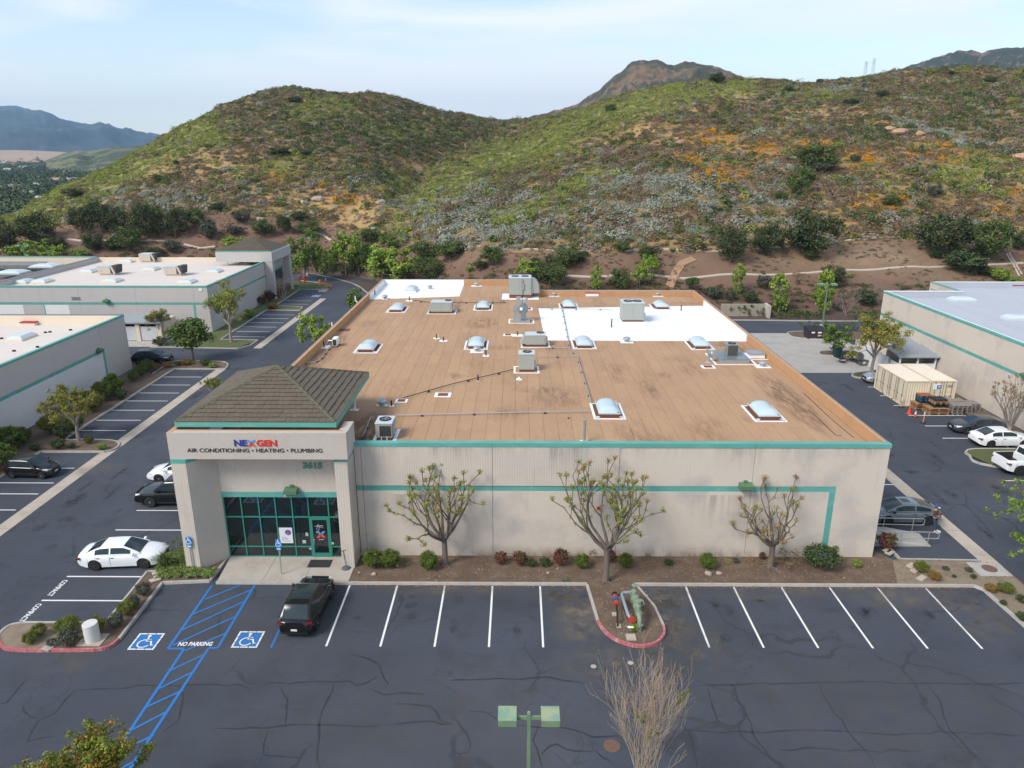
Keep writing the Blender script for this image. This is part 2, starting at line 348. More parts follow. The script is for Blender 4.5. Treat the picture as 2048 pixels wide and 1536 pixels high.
def vary(nt, out, geo, b):
    at = nt.nodes.new('ShaderNodeAttribute'); at.attribute_name = 'Col'
    x = nt.nodes.new('ShaderNodeMix'); x.data_type = 'RGBA'; x.blend_type = 'MULTIPLY'; x.inputs[0].default_value = 1
    nt.links.new(out, x.inputs[6]); nt.links.new(at.outputs['Color'], x.inputs[7]); return x.outputs[2]
M_SCRUB = mat('scrub', (.1,.1,.06), .95, spec=.15, vcol=('plant_col', 'INSTANCER'), extra=vary)
M_SHADE = None
rng = np.random.default_rng(11)
protos = []
for k in range(5):
    n = [110, 90, 130, 70, 90][k]
    v, f = leaf_blob(n, 1., [.75,.6,.9,.5,1.1][k], [.17,.15,.15,.2,.13][k], rng)
    tint = np.repeat(rng.uniform(.75, 1.22, n), 4)[:, None]*np.ones(3)
    protos.append(bpy.data.objects.new('scrub_plant', raw_mesh('scrub_plant', v, f, M_SCRUB, tint)))

def scatter(name, P, scl, col, objs, seed=0):
    me = bpy.data.meshes.new(name); me.vertices.add(len(P)); me.vertices.foreach_set('co', P.astype(np.float32).reshape(-1))
    a = me.attributes.new('scl', 'FLOAT_VECTOR', 'POINT'); a.data.foreach_set('vector', scl.astype(np.float32).reshape(-1))
    a = me.attributes.new('rot', 'FLOAT', 'POINT'); a.data.foreach_set('value', np.random.default_rng(seed).uniform(0, 6.28, len(P)).astype(np.float32))
    a = me.attributes.new('plant_col', 'FLOAT_COLOR', 'POINT'); a.data.foreach_set('color', np.concatenate([col, np.ones((len(P), 1))], 1).astype(np.float32).reshape(-1))
    me.update(); o = obj(name, me, kind='stuff')
    ng = bpy.data.node_groups.new(name, 'GeometryNodeTree')
    ng.interface.new_socket('Geometry', in_out='INPUT', socket_type='NodeSocketGeometry'); ng.interface.new_socket('Geometry', in_out='OUTPUT', socket_type='NodeSocketGeometry')
    N = ng.nodes; gi = N.new('NodeGroupInput'); go = N.new('NodeGroupOutput')
    ji = N.new('GeometryNodeJoinGeometry'); iop = N.new('GeometryNodeInstanceOnPoints')
    g2i = N.new('GeometryNodeGeometryToInstance')
    for q in objs:
        oi = N.new('GeometryNodeObjectInfo'); oi.inputs[0].default_value = q; oi.transform_space = 'ORIGINAL'
        ng.links.new(oi.outputs['Geometry'], g2i.inputs[0])
    m2p = N.new('GeometryNodeMeshToPoints'); ng.links.new(gi.outputs[0], m2p.inputs[0])
    ng.links.new(m2p.outputs[0], iop.inputs['Points']); ng.links.new(g2i.outputs[0], iop.inputs['Instance'])
    iop.inputs['Pick Instance'].default_value = True
    rv = N.new('FunctionNodeRandomValue'); rv.data_type = 'INT'; rv.inputs[4].default_value = 0; rv.inputs[5].default_value = len(objs)-1
    ng.links.new(rv.outputs[2], iop.inputs['Instance Index'])
    na = N.new('GeometryNodeInputNamedAttribute'); na.data_type = 'FLOAT_VECTOR'; na.inputs[0].default_value = 'scl'; ng.links.new(na.outputs[0], iop.inputs['Scale'])
    nr = N.new('GeometryNodeInputNamedAttribute'); nr.data_type = 'FLOAT'; nr.inputs[0].default_value = 'rot'
    cx = N.new('ShaderNodeCombineXYZ'); ng.links.new(nr.outputs[0], cx.inputs[2])
    ng.links.new(cx.outputs[0], iop.inputs['Rotation'])
    ng.links.new(iop.outputs[0], go.inputs[0])
    md = o.modifiers.new('scatter', 'NODES'); md.node_group = ng
    return o

# --- wild scrub ---
def pts_on_hill(n, amin, amax, ymin, ymax, rng):
    Y = np.sqrt(rng.uniform(ymin**2, ymax**2, n)); a = rng.uniform(amin, amax, n); return a*Y, Y
N_ = 290000
X, Y = pts_on_hill(N_, -.86, .86, 120, 430, rng)
a_ = X/Y; Z = hill_z(X, Y)
keep = (hill_zone(X, Y) == 2) & (Y < np.interp(a_, _TA, _Y4)+14)
X, Y, Z = X[keep], Y[keep], Z[keep]
g_, s_, o_, d_, k_ = cover(X, Y, Z)
n3 = fbm(X/14., Y/14., 70); n4 = fbm(X/5., Y/5., 75); u = rng.uniform(0, 1, len(X)); u2 = rng.uniform(0, 1, len(X))
jl = lambda c: np.array(c)
thin = u2 < np.clip(.98-.50*d_-.10*g_+.15*s_+.25*k_+(n4-.5)*1.5, .08, 1)
pal = {'brown': (.165,.118,.070), 'olive': (.150,.145,.042), 'dkgreen': (.062,.085,.028), 'green': (.15,.19,.042), 'lime': (.235,.26,.06), 'sage': (.27,.28,.225), 'gold': (.50,.235,.015), 'straw': (.40,.27,.12), 'grey': (.23,.19,.15)}
w = {'brown': .50*(1-.5*k_), 'grey': .30+.15*s_, 'straw': .12+.25*d_, 'gold': .0+3.2*o_**.9, 'olive': .22+0*u, 'dkgreen': .13+.55*k_, 'green': .12+1.2*g_+.15*k_, 'lime': .035+3.6*g_**1.2, 'sage': .07+2.2*s_**1.2}
names = list(w); Wt = np.stack([np.clip(w[k], 0, 9) for k in names], 1)
# neighbours tend to be the same plant
key = (n4*7.3 % 1)*.45+u*.55
rk = np.argsort(np.argsort(fbm(X/4.0, Y/4.0, 85, 4)))/len(X); uu = .46*rk+.54*u; uu = np.argsort(np.argsort(uu))/len(X)
Wc = np.cumsum(Wt/Wt.sum(1, keepdims=True), 1); idx = (uu[:, None] > Wc).sum(1).clip(0, len(names)-1)
colp = np.array([pal[k] for k in names])[idx]*1.0*rng.uniform(.82, 1.2, (len(X), 1))
size = rng.gamma(5, .115, len(X))*(1+.2*s_-.25*g_)
size *= np.where(idx == names.index('dkgreen'), 1.35, 1.)*np.where(idx == names.index('straw'), .6, 1.)*np.where(idx == names.index('gold'), .8, 1.)
size = np.clip(size, .25, 1.6)
sc = np.stack([size*rng.uniform(.85, 1.3, len(X)), size, size*rng.uniform(.7, 1.15, len(X))], 1)
m_ = thin
scatter('hillside_scrub', np.stack([X, Y, Z-.08], 1)[m_], sc[m_], colp[m_], protos, 1)

# --- low weeds on the planted bank ---
X, Y = pts_on_hill(26000, -.86, .86, 104, 172, rng); Z = hill_z(X, Y)
kp = (hill_zone(X, Y) == 1) & (fbm(X/5., Y/5., 90) > .45+.12*rng.uniform(-1, 1, len(X)))
X, Y, Z = X[kp], Y[kp], Z[kp]; lowb = (Y-np.interp(X/Y, _TA, _FOOT)) < 9
cc = np.array([(.16,.11,.07),(.22,.16,.09),(.09,.11,.035),(.12,.10,.05)])[rng.integers(0, 4, len(X))]*rng.uniform(.7, 1.3, (len(X), 1))
cc[lowb] = np.array([(.09,.11,.035),(.065,.085,.025),(.10,.08,.05)])[rng.integers(0, 3, lowb.sum())]
sz = rng.uniform(.15, .45, len(X)); sz[lowb] *= 1.5
scatter('bank_weeds', np.stack([X, Y, Z-.04], 1), np.stack([sz, sz, sz*.7], 1), cc, protos, 2)

# --- concrete drainage ditches and the dirt track on the bank ---
M_DITCH = mat('ditch_concrete', (.44,.37,.30), .9, noise=[(.5,.5,(.38,.31,.25),None,.5,.7)])
M_TRACK = mat('dirt_track', (.34,.20,.115), .95, noise=[(2,.5,(.25,.15,.09),None,.45,.7)])
def ribbon_on_hill(name, P, wd, m, lift=.12, step=1.2, parent=None):
    P = [Vector(p) for p in P]; pts = []
    for a, b in zip(P[:-1], P[1:]):
        n = max(1, int((b-a).length/step)); pts += [a.lerp(b, i/n) for i in range(n)]
    pts.append(P[-1]); mb = MB(); vs = []
    for i, p in enumerate(pts):
        d = pts[min(i+1, len(pts)-1)]-pts[max(i-1, 0)]; d.z = 0; d.normalize(); nn = Vector((-d.y, d.x, 0))
        for s, dz in ((-1, 0), (-1, lift), (0, lift*.55), (1, lift), (1, 0)):
            q = p+nn*s*wd/2; vs.append((q.x, q.y, float(hill_z(q.x, q.y))+dz))
    fs = [(i*5+j, i*5+j+1, i*5+j+6, i*5+j+5) for i in range(len(pts)-1) for j in range(4)]
    return mb.add(vs, [tuple(reversed(f)) for f in fs]).build(name, m, parent, kind=None if parent else 'structure')
ditch = [[(-8.86, 131.75, 7.47),(-2.16, 127.25, 7.77),(7.28, 126.25, 7.69),(12.47, 126.75, 7.60),(17.22, 127.00, 7.89)],[(17.56, 126.25, 7.65),(25.54, 127.75, 7.79),(33.28, 127.50, 7.49),(38.74, 128.50, 7.57),(43.63, 130.25, 7.81),(51.08, 131.50, 8.17),(59.83, 133.50, 8.73),(72.57, 135.75, 9.29),(80.70, 135.75, 9.54),(92.02, 136.50, 9.80)],
 [(21.01, 120.25, 4.66),(27.41, 119.25, 4.09),(33.42, 120.50, 4.51),(41.92, 121.25, 4.40),(49.72, 122.25, 4.66),(57.61, 123.25, 4.88),(67.28, 124.25, 5.34),(75.84, 124.50, 5.32),(86.44, 125.75, 5.77)],[(7.79, 119.50, 4.50),(13.51, 119.25, 4.35),(21.01, 120.25, 4.66)],
 [(-98.84, 160.75, 5.70),(-94.47, 159.75, 5.41),(-89.68, 160.00, 5.54),(-85.10, 159.50, 5.31),(-81.08, 160.25, 5.50),(-76.73, 160.25, 5.46)],[(-89.24, 160.00, 5.52),(-88.20, 165.25, 7.95),(-87.04, 168.50, 9.29)],[(-72.11, 159.00, 4.86),(-68.11, 157.50, 4.18),(-65.03, 158.00, 4.50)],[(-46.81, 167.00, 6.94),(-43.72, 165.75, 6.22),(-41.09, 162.50, 5.27)],
 [(85.21, 128.75, 6.98),(84.37, 125.25, 5.57),(83.23, 121.50, 4.19)],[(85.77, 129.00, 7.11),(84.93, 125.50, 5.68),(83.95, 122.00, 4.40)]]
for i, d in enumerate(ditch): ribbon_on_hill('drainage_ditch', d, .42 if i < 8 else .3, M_DITCH, .13)
ribbon_on_hill('dirt_track', [(30.02, 125.00, 6.58),(27.79, 123.50, 6.03),(26.25, 121.00, 4.90),(25.41, 119.00, 4.00),(24.42, 117.00, 3.07)], 1.35, M_TRACK, .14)

# --- rocks on the hillside ---
M_ROCK = mat('rock', (.36,.30,.25), .9, noise=[(1.5,.6,(.22,.17,.13),None,.45,.65)], bump=(3,.8))
M_ROCKR = mat('rock_red', (.42,.25,.16), .9, noise=[(1.5,.6,(.26,.15,.10),None,.45,.65)], bump=(3,.8))
def rock_mb(r, seed):
    import bmesh
    g = random.Random(seed); bm = bmesh.new(); bmesh.ops.create_icosphere(bm, subdivisions=2, radius=r)
    for v in bm.verts:
        k = 1+.28*math.sin(v.co.x*3/r+seed)*math.cos(v.co.y*2.3/r+seed*2)+g.uniform(-.12, .12); v.co *= k; v.co.z *= .62
    me = bpy.data.meshes.new('rock'); bm.to_mesh(me); bm.free(); return me
for i, (p, r, red, lb) in enumerate([((-32.33, 176.00, 12.30), 1.6, 0, 'pale grey boulder low on the slope above the roadside shrubs'), ((-51.77, 181.00, 11.97), 1.5, 0, 'rounded pale boulder on dry grass left of the gully'), ((-49.00, 184.00, 12.57), 1.9, 0, 'large pale boulder in dry grass left of the gully'),
    ((-48.48, 176.25, 9.96), 1.0, 0, 'small grey boulder below the large pale one'), ((-31.66, 161.75, 7.54), 1.3, 0, 'grey boulder at the mouth of the gully'), ((-36.56, 170.50, 9.15), 1.1, 0, 'grey boulder in the dry gully bed'),
    ((41.68, 197.75, 25.97), 1.6, 1, 'reddish boulder left of the orange flowers'), ((41.39, 201.00, 26.97), 1.1, 1, 'smaller reddish boulder atop the larger one'), ((98.60, 199.75, 28.38), 2.6, 1, 'broad reddish outcrop high on the right hill'), ((97.71, 203.50, 29.24), 2.0, 1, 'left shoulder of the reddish outcrop on the right hill'),
    ((102.48, 197.25, 28.08), 1.7, 1, 'orange boulder right of the broad outcrop'), ((36.49, 197.25, 25.45), .9, 1, 'lone small red boulder left of the reddish pair'), ((-58.38, 168.50, 9.26), 1.1, 0, 'pale boulder above the hip roofed entrance'), ((115.81, 177.00, 22.39), 2.2, 1, 'reddish outcrop at the right edge of the hill')]):
    o = obj('boulder', rock_mb(r*.72, i), loc=(p[0], p[1], p[2]+r*.15)); o.data.materials.append(M_ROCKR if red else M_ROCK); tag(o, lb, 'boulder')

# --- mountains behind, valley with trees and houses ---
def mountain(name, sky_px, Yd, depth, base, m, seed, amp, colf):
    xs = np.array([p[0] for p in sky_px], float); ys = np.array([p[1] for p in sky_px], float)
    a = (xs-1024)/1460./1.075-.0075; zt = 23.8+_slope(ys)*Yd
    aa = np.linspace(a[0], a[-1], 260); t = np.linspace(0, 1.6, 90); A, Tt = np.meshgrid(aa, t)
    top = np.interp(A, a, zt); Yv = Yd-depth*(1-Tt); Xv = A*Yd*(Yv/Yd)**.4*1.0
    Xv = A*Yv
    prof = np.where(Tt < 1, Tt**1.15, 1-(Tt-1)*1.0)
    rid = 1-np.abs(2*fbm(Xv/(depth*.25), Yv/(depth*.6), seed, 5)-1)
    rid2 = 1-np.abs(2*fbm(Xv/(depth*.07), Yv/(depth*.16), seed+9, 4)-1)
    env = 4*np.clip(Tt*(1-Tt), 0, 1)*(Tt < 1)+.12*np.exp(-((Tt-1)/.08)**2)
    Zv = base+(top-base)*prof+amp*(rid-.75)*env+amp*.4*(rid2-.75)*env+amp*.12*(fbm(Xv/(depth*.02), Yv/(depth*.02), seed+5)-.5)
    return obj(name, grid_mesh(name, Xv, Yv, Zv, m, colf(Xv, Yv, Zv)), kind='structure')
def peakcol(X, Y, Z):
    n = (.55*fbm(X/26., Y/26., 5, 5)+.45*fbm(X/6., Y/6., 8, 3))[..., None]; n2 = fbm(X/4., Y/4., 6, 3)[..., None]
    c = np.array([.045,.048,.026])*(n < .53)+np.array([.15,.10,.06])*(n >= .53)
    return c*(.4+1.2*n2)
M_MTN = mat('mountain', (.1,.1,.06), .95, vcol=('Col',), noise=[(.08,.5,(.05,.06,.035),None,.5,.6)])
mountain('mountain', [(960,262),(1035,243),(1100,226),(1160,203),(1200,178),(1222,158),(1240,145),(1262,126),(1285,121),(1310,120),(1330,128),(1345,131),(1365,124),(1385,122),(1420,131),(1445,141),(1470,151),(1510,165),(1560,190),(1640,230)], 900, 420, -5, M_MTN, 2, 45, peakcol)
def peak2(X, Y, Z):
    n = (.55*fbm(X/36., Y/36., 15, 5)+.45*fbm(X/9., Y/9., 8, 3))[..., None]; n2 = fbm(X/5., Y/5., 6, 3)[..., None]
    c = np.array([.03,.04,.03])*(n < .56)+np.array([.17,.11,.08])*(n >= .56)
    return c*(.6+.8*n2)
mountain('mountain', [(1600,200),(1700,165),(1770,146),(1830,126),(1850,117),(1870,110),(1900,103),(1925,101),(1945,108),(1962,102),(1990,98),(2048,94),(2120,110),(2300,150)], 1500, 700, -5, M_MTN, 4, 80, peak2)
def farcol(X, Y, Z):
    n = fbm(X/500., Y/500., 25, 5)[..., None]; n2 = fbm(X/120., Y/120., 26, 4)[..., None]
    c = np.array([.02,.045,.06])*(1-n)+np.array([.045,.075,.085])*n  # bluish base: some of the distance haze painted into the colour
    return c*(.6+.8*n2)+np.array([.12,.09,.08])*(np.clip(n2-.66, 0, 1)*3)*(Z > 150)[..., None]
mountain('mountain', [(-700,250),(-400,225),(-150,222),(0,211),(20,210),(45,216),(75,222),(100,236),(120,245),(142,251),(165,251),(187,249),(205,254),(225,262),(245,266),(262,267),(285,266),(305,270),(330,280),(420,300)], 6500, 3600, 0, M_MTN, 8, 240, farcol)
def fieldcol(X, Y, Z):
    n = fbm(X/90., Y/60., 35, 4)[..., None]
    return np.array([.42,.28,.17])*(.8+.4*n)
def ridgecol(X, Y, Z):
    n = fbm(X/35., Y/35., 45, 4)[..., None]
    return (np.array([.05,.065,.03])*(n < .55)+np.array([.13,.13,.055])*(n >= .55))*(.7+.6*n)
mountain('foothill', [(-600,300),(-200,298),(0,300),(40,301),(85,303),(108,304),(140,306),(200,310)], 3300, 1500, -6, M_MTN, 3, 6, fieldcol)
mountain('foothill', [(60,322),(90,311),(110,304),(130,300),(150,303),(180,298),(205,294),(240,291),(262,290),(300,289),(380,285),(480,290)], 1500, 560, -6, M_MTN, 6, 20, ridgecol)

M_FAR = mat('valley_floor', (.07,.085,.04), .95, noise=[(.02,.7,(.13,.12,.06),None,.5,.65)])
MB().quad((-6000,160,-6),(6000,160,-6),(6000,14000,-6),(-6000,14000,-6)).build('valley_floor', M_FAR, kind='structure')
MB().quad((-260,-60,0),(260,-60,0),(260,175,0),(-260,175,0)).build('asphalt_lot', M_ASPH, kind='structure')

def flat(mb, p, q, w, z=.008):
    p, q = Vector(p[:2]), Vector(q[:2]); d = (q-p).normalized(); n = Vector((-d.y, d.x))*w/2
    return mb.quad((*(p-n), z), (*(q-n), z), (*(q+n), z), (*(p+n), z))
marks = struct('parking_markings')
def line(p, q, w=.11, m=None, name='stall_line', z=.008, parent=None):
    return flat(MB(), p, q, w, z).build(name, m or M_WHITE, parent or marks)
for x in (-9.63, -6.89, -4.15, -1.40, 1.34): line((x, 31.1), (x, 36.55), .108)
for x in (9.72, 12.46, 15.20, 17.95, 20.69, 23.43): line((x, 31.15), (x, 36.55), .108)
# left side of the building
for a, b in [((-26.55, 42.91), -18.9), ((-26.53, 45.67), -18.9), ((-26.49, 37.35), -19.9), ((-26.48, 34.94), -20.9), ((-26.55, 40.06), -19.5)]:
    line(a, (b, a[1]), .11)
for k in range(1, 12): line((-23.6, 44.9+2.74*k), (-18.3, 44.9+2.74*k))
# right side of the building
for k in range(0, 8): line((22.6, 44.75+2.74*k), (28.3, 44.75+2.74*k))
# left row of stalls, in front of the left building
LX0, LX1 = -41.6, -34.6
for p in [(-39.06, 77.33),(-39.06, 74.40),(-39.11, 71.67),(-39.15, 69.11),(-39.10, 66.35),(-39.13, 63.58),(-39.12, 60.94)]: line((-41.2, p[1]), (-35.1, p[1]))
for p in [(-35.35, 52.75),(-35.28, 50.04),(-35.60, 48.18),(-35.40, 45.67),(-36.36, 43.10)]: line((-40.5, p[1]), (-35.0, p[1]))
# far left row of stalls
for y in (631,638.5,647,656,664.5,676): 
    pass
for a, b in [((-39.22, 110.01),(-34.17, 109.87)),((-39.31, 107.35),(-34.37, 107.21)),((-39.27, 104.64),(-34.37, 104.51)),((-39.31, 101.89),(-34.41, 101.62)),((-39.24, 98.98),(-34.45, 98.87)),((-39.12, 96.08),(-34.15, 95.84)),((-39.46, 121.36),(-34.54, 120.96)),((-39.45, 118.37),(-34.45, 118.20))]: line(a, b, .12)
# right row of stalls
for p, q in [((37.35, 74.28),(37.83, 74.28)),((37.24, 71.34),(37.70, 71.34)),((37.14, 68.31),(37.63, 68.31)),((37.15, 65.44),(38.60, 65.59)),((37.23, 62.65),(39.59, 62.79)),((37.17, 59.65),(39.71, 59.90)),((37.08, 50.98),(38.58, 51.13))]:
    line(p, (p[0]+5.4, p[1]), .12)
# blue access aisle
aisle = struct('access_aisle')
bl = lambda p, q, w=.15, z=.010: line(p, q, w, M_BLUE, 'aisle_line', z, aisle)
bl((-17.57, 36.48), (-17.54, 30.87)); bl((-15.12, 36.50), (-15.06, 30.93), z=.0105)
bl((-17.54, 30.85), (-16.71, 30.86), z=.012); bl((-15.53, 30.93), (-15.05, 30.93), z=.012)
for p, q in [((-17.41, 35.10),(-15.99, 36.49)),((-17.52, 33.71),(-15.14, 36.05)),((-17.47, 32.37),(-15.18, 34.88)),((-17.43, 31.11),(-15.17, 33.50)),((-16.61, 30.69),(-15.08, 32.13)),
    ((-16.68, 29.24),(-15.49, 30.47)),((-16.66, 27.97),(-15.52, 29.18)),((-16.69, 26.78),(-15.47, 27.91)),((-16.71, 25.35),(-15.59, 26.54)),((-16.67, 24.09),(-15.53, 25.16)),((-16.66, 22.82),(-15.55, 23.81))]: bl(p, q, .12, .0118)
bl((-16.72, 30.80), (-16.67, 23.17), z=.0125); bl((-15.51, 30.89), (-15.66, 23.18), z=.0128)
bl((-12.41, 32.45), (-12.38, 30.95), .12)
def text(s, size, m, name, parent, loc, rot, depth=.004, bold=0., sx=1., align='CENTER'):
    cu = bpy.data.curves.new(name, 'FONT'); cu.body = s; cu.size = size; cu.extrude = depth; cu.offset = bold; cu.align_x = align; cu.align_y = 'CENTER'; cu.resolution_u = 3
    t = bpy.data.objects.new(name, cu); me = bpy.data.meshes.new_from_object(t); bpy.data.objects.remove(t)
    me.materials.clear(); me.materials.append(m)
    o = obj(name, me, parent, loc, rot); o.scale = (sx, 1, 1); return o
text('NO PARKING', .42, M_WHITE, 'no_parking_lettering', aisle, (-16.30, 31.20, .02), (0, 0, R(1)), bold=.012, sx=.68)
text('COMPACT', .43, M_WHITE, 'compact_lettering', marks, (-26.33, 36.16, .012), (0, 0, R(-90)), bold=.008, sx=.78)
text('COMPACT', .43, M_WHITE, 'compact_lettering', marks, (-26.39, 33.82, .012), (0, 0, R(-90)), bold=.008, sx=.78)
# wheelchair symbols
def wheelchair(parent, name='wheelchair_symbol', z=.004, m=None):
    mb = MB(); 
    def seg(p, q, w): flat(mb, p, q, w, z)
    for k in range(14):     # wheel arc, open at the top right
        t0, t1 = R(75+k*20), R(75+(k+1)*20)
        if k > 12: break
        r0, r1 = .27, .34; c = (-.05, -.17)
        P = lambda r, t: (c[0]+r*math.cos(t), c[1]+r*math.sin(t), z)
        mb.quad(P(r0, t0), P(r1, t0), P(r1, t1), P(r0, t1))
    n = 12; mb.add([(-.03+.085*math.cos(6.283*i/n), .44+.085*math.sin(6.283*i/n), z) for i in range(n)], [tuple(range(n))])
    seg((-.03, .36), (.0, -.02), .085); z += .001; seg((-.01, .16), (.2, .16), .06); seg((-.02, -.0), (.27, -.0), .075); z += .001; seg((.24, .03), (.38, -.34), .075); seg((.36, -.33), (.47, -.29), .06)
    return mb.build(name, m or M_WHITE, parent)
def isa(cx, cy, h, nm='accessible_stall_symbol'):
    r = obj(nm, MB().quad((-.56,-.56,0),(.56,-.56,0),(.56,.56,0),(-.56,.56,0)).mesh(nm, M_BLUE), marks, (cx, cy, .009)); r.scale = (1, 1, 1)
    mb = MB(); a, b = .57, .66
    for i in range(4):
        c_, s_ = math.cos(i*math.pi/2), math.sin(i*math.pi/2)
        for u0, u1 in ((-.66, -.24), (-.20, .20), (.24, .66 if False else .56)):
            q = [(u0, -b), (u1, -b), (u1, -a), (u0, -a)]
            mb.add([(x*c_-y*s_, x*s_+y*c_, .002) for x, y in q], [(0,1,2,3)])
    mb.build('border', M_WHITE, r); wheelchair(r); r.scale = (h, h, 1); return r
isa(*((-18.90, 31.41)), 1.0); isa(*((-13.76, 31.61)), 1.0)
for p in [(-35.14, 130.25),(-35.05, 125.44)]: isa(p[0], p[1], 1.0)
for a, b in [((-37.71, 128.75),(-34.59, 126.38)),((-38.36, 127.30),(-34.91, 123.61))]: line(a, b, .12, M_BLUE, 'aisle_line')

# sealed cracks in the asphalt
M_TAR = mat('crack_sealant', (.020,.022,.027), .6, noise=[(3,.7,(.03,.032,.037),None,.48,.62)])
cracks = struct('sealed_cracks'); _ck = random.Random(5)
def crack(pts, w=.10):
    P = [Vector((p[0], p[1], 0)) for p in pts]; Q = []
    for a, b in zip(P[:-1], P[1:]):
        n = max(1, int((b-a).length/.45))
        for i in range(n):
            q = a.lerp(b, i/n); Q.append(q+Vector((_ck.uniform(-.09, .09), _ck.uniform(-.09, .09), 0)) if i else q)
    Q.append(P[-1]); vs = []
    for i, q in enumerate(Q):
        d = Q[min(i+1, len(Q)-1)]-Q[max(i-1, 0)]; d.normalize(); n = Vector((-d.y, d.x, 0)); ww = w*_ck.uniform(.4, 1.15)/2*(.35 if i in (0, len(Q)-1) else 1)
        vs += [q-n*ww+Vector((0, 0, .005)), q+n*ww+Vector((0, 0, .005))]
    MB().add(vs, [(2*i, 2*i+2, 2*i+3, 2*i+1) for i in range(len(Q)-1)]).build('crack_sealant', M_TAR, cracks)
for c in [[(-23.40, 26.98),(-23.15, 27.01),(-23.24, 28.12),(-23.19, 28.60)],[(-20.49, 27.84),(-20.59, 27.22),(-20.53, 26.44),(-21.01, 25.93),(-20.85, 25.12),(-20.72, 24.76),(-19.73, 25.05)],[(-22.28, 26.83),(-21.55, 26.22),(-21.09, 26.05)],
    [(-20.49, 27.84),(-19.17, 27.98),(-17.17, 28.20),(-14.84, 28.25),(-13.03, 28.30),(-12.40, 28.00)],[(-15.52, 28.18),(-15.21, 27.26),(-14.85, 26.04),(-15.24, 25.31)],[(-11.86, 28.34),(-10.20, 28.45),(-8.56, 28.50),(-7.87, 28.57),(-7.40, 28.24)],[(-8.61, 28.50),(-8.62, 27.31),(-8.69, 26.69),(-8.61, 25.79),(-8.39, 24.94),(-8.35, 24.53),(-7.96, 23.46)],
    [(-13.07, 25.55),(-11.57, 25.62),(-10.29, 25.72),(-8.57, 25.79),(-7.25, 25.74),(-5.74, 25.84)],[(-7.56, 28.24),(-7.02, 28.48),(-6.58, 28.93)],[(-10.72, 25.54),(-10.66, 24.65),(-10.48, 24.11),(-9.77, 24.04),(-8.96, 23.97)],[(-6.69, 27.98),(-6.05, 27.65),(-5.39, 27.82),(-4.22, 27.73)],
    [(-3.15, 28.64),(-1.73, 28.72),(0.16, 28.74),(1.54, 28.92),(2.29, 28.65),(3.27, 28.49)],[(-5.50, 27.08),(-4.59, 27.03),(-3.85, 26.94),(-3.36, 26.12),(-2.79, 25.89)],[(-5.51, 25.81),(-3.80, 26.06),(-2.79, 25.86)],
    [(-2.66, 26.19),(-2.46, 25.78),(-2.10, 25.26),(-1.93, 24.71),(-2.02, 24.33),(-2.34, 24.22),(-2.77, 24.43)],[(-2.34, 24.22),(-2.27, 23.50)],[(-2.08, 26.64),(-1.40, 26.62),(-1.06, 26.32),(-0.28, 25.85),(1.02, 25.72),(2.11, 25.69),(2.74, 25.50),(3.19, 25.19),(4.43, 25.26)],
    [(0.94, 25.69),(0.70, 25.01),(0.88, 24.46),(1.04, 23.53)],[(1.02, 24.25),(1.41, 24.68),(1.73, 24.79),(2.03, 24.52),(2.45, 24.42),(3.17, 24.40),(3.31, 25.14)],[(3.28, 24.48),(3.55, 24.09),(3.94, 23.88)],[(0.34, 26.75),(0.70, 27.13)],
    [(8.35, 28.36),(9.07, 28.43),(10.97, 28.51),(13.34, 28.60),(15.72, 28.68),(19.22, 28.64),(22.48, 28.60),(23.88, 28.68)],[(8.91, 28.26),(8.83, 27.13),(8.85, 26.30)],[(10.12, 28.51),(10.08, 27.45),(10.19, 26.52),(10.16, 25.50),(10.39, 24.53),(10.69, 23.60)],[(7.40, 25.62),(7.92, 25.57),(10.06, 25.52),(12.26, 25.66),(14.37, 25.56)],
    [(7.16, 26.05),(7.43, 25.48),(7.42, 24.51),(7.38, 23.73)],[(6.38, 24.29),(7.40, 24.22)],[(14.23, 28.47),(14.17, 27.17),(14.27, 25.81),(14.57, 24.56),(14.55, 23.63)],[(14.37, 25.56),(16.23, 25.40),(18.28, 25.64),(21.76, 25.44)],[(19.22, 28.64),(19.31, 27.52),(18.74, 25.70),(19.05, 24.07)],[(11.02, 24.54),(12.72, 24.63),(14.75, 24.51),(17.07, 24.58)],
    [(21.82, 28.59),(21.82, 27.54),(22.53, 26.62)],[(-37.87, 64.74),(-37.42, 67.16),(-35.46, 66.16)],[(33.04, 54.88),(32.89, 53.99),(32.88, 53.31)],[(32.95, 52.36),(33.37, 51.72)],[(25.79, 47.05),(29.07, 47.23),(31.78, 47.01)],[(31.78, 47.01),(31.46, 44.72),(31.05, 42.68)],[(-35.80, 103.03),(-33.39, 99.93),(-30.13, 91.56)],[(-32.99, 74.45),(-32.40, 80.13),(-32.12, 87.82)],
    [(-8.29, 30.52),(-6.65, 29.71),(-5.92, 28.25)],[(-11.07, 28.21),(-10.44, 27.30),(-10.09, 25.78)],[(5.15, 30.62),(3.99, 29.08),(4.02, 28.32)]]: crack(c, .10)
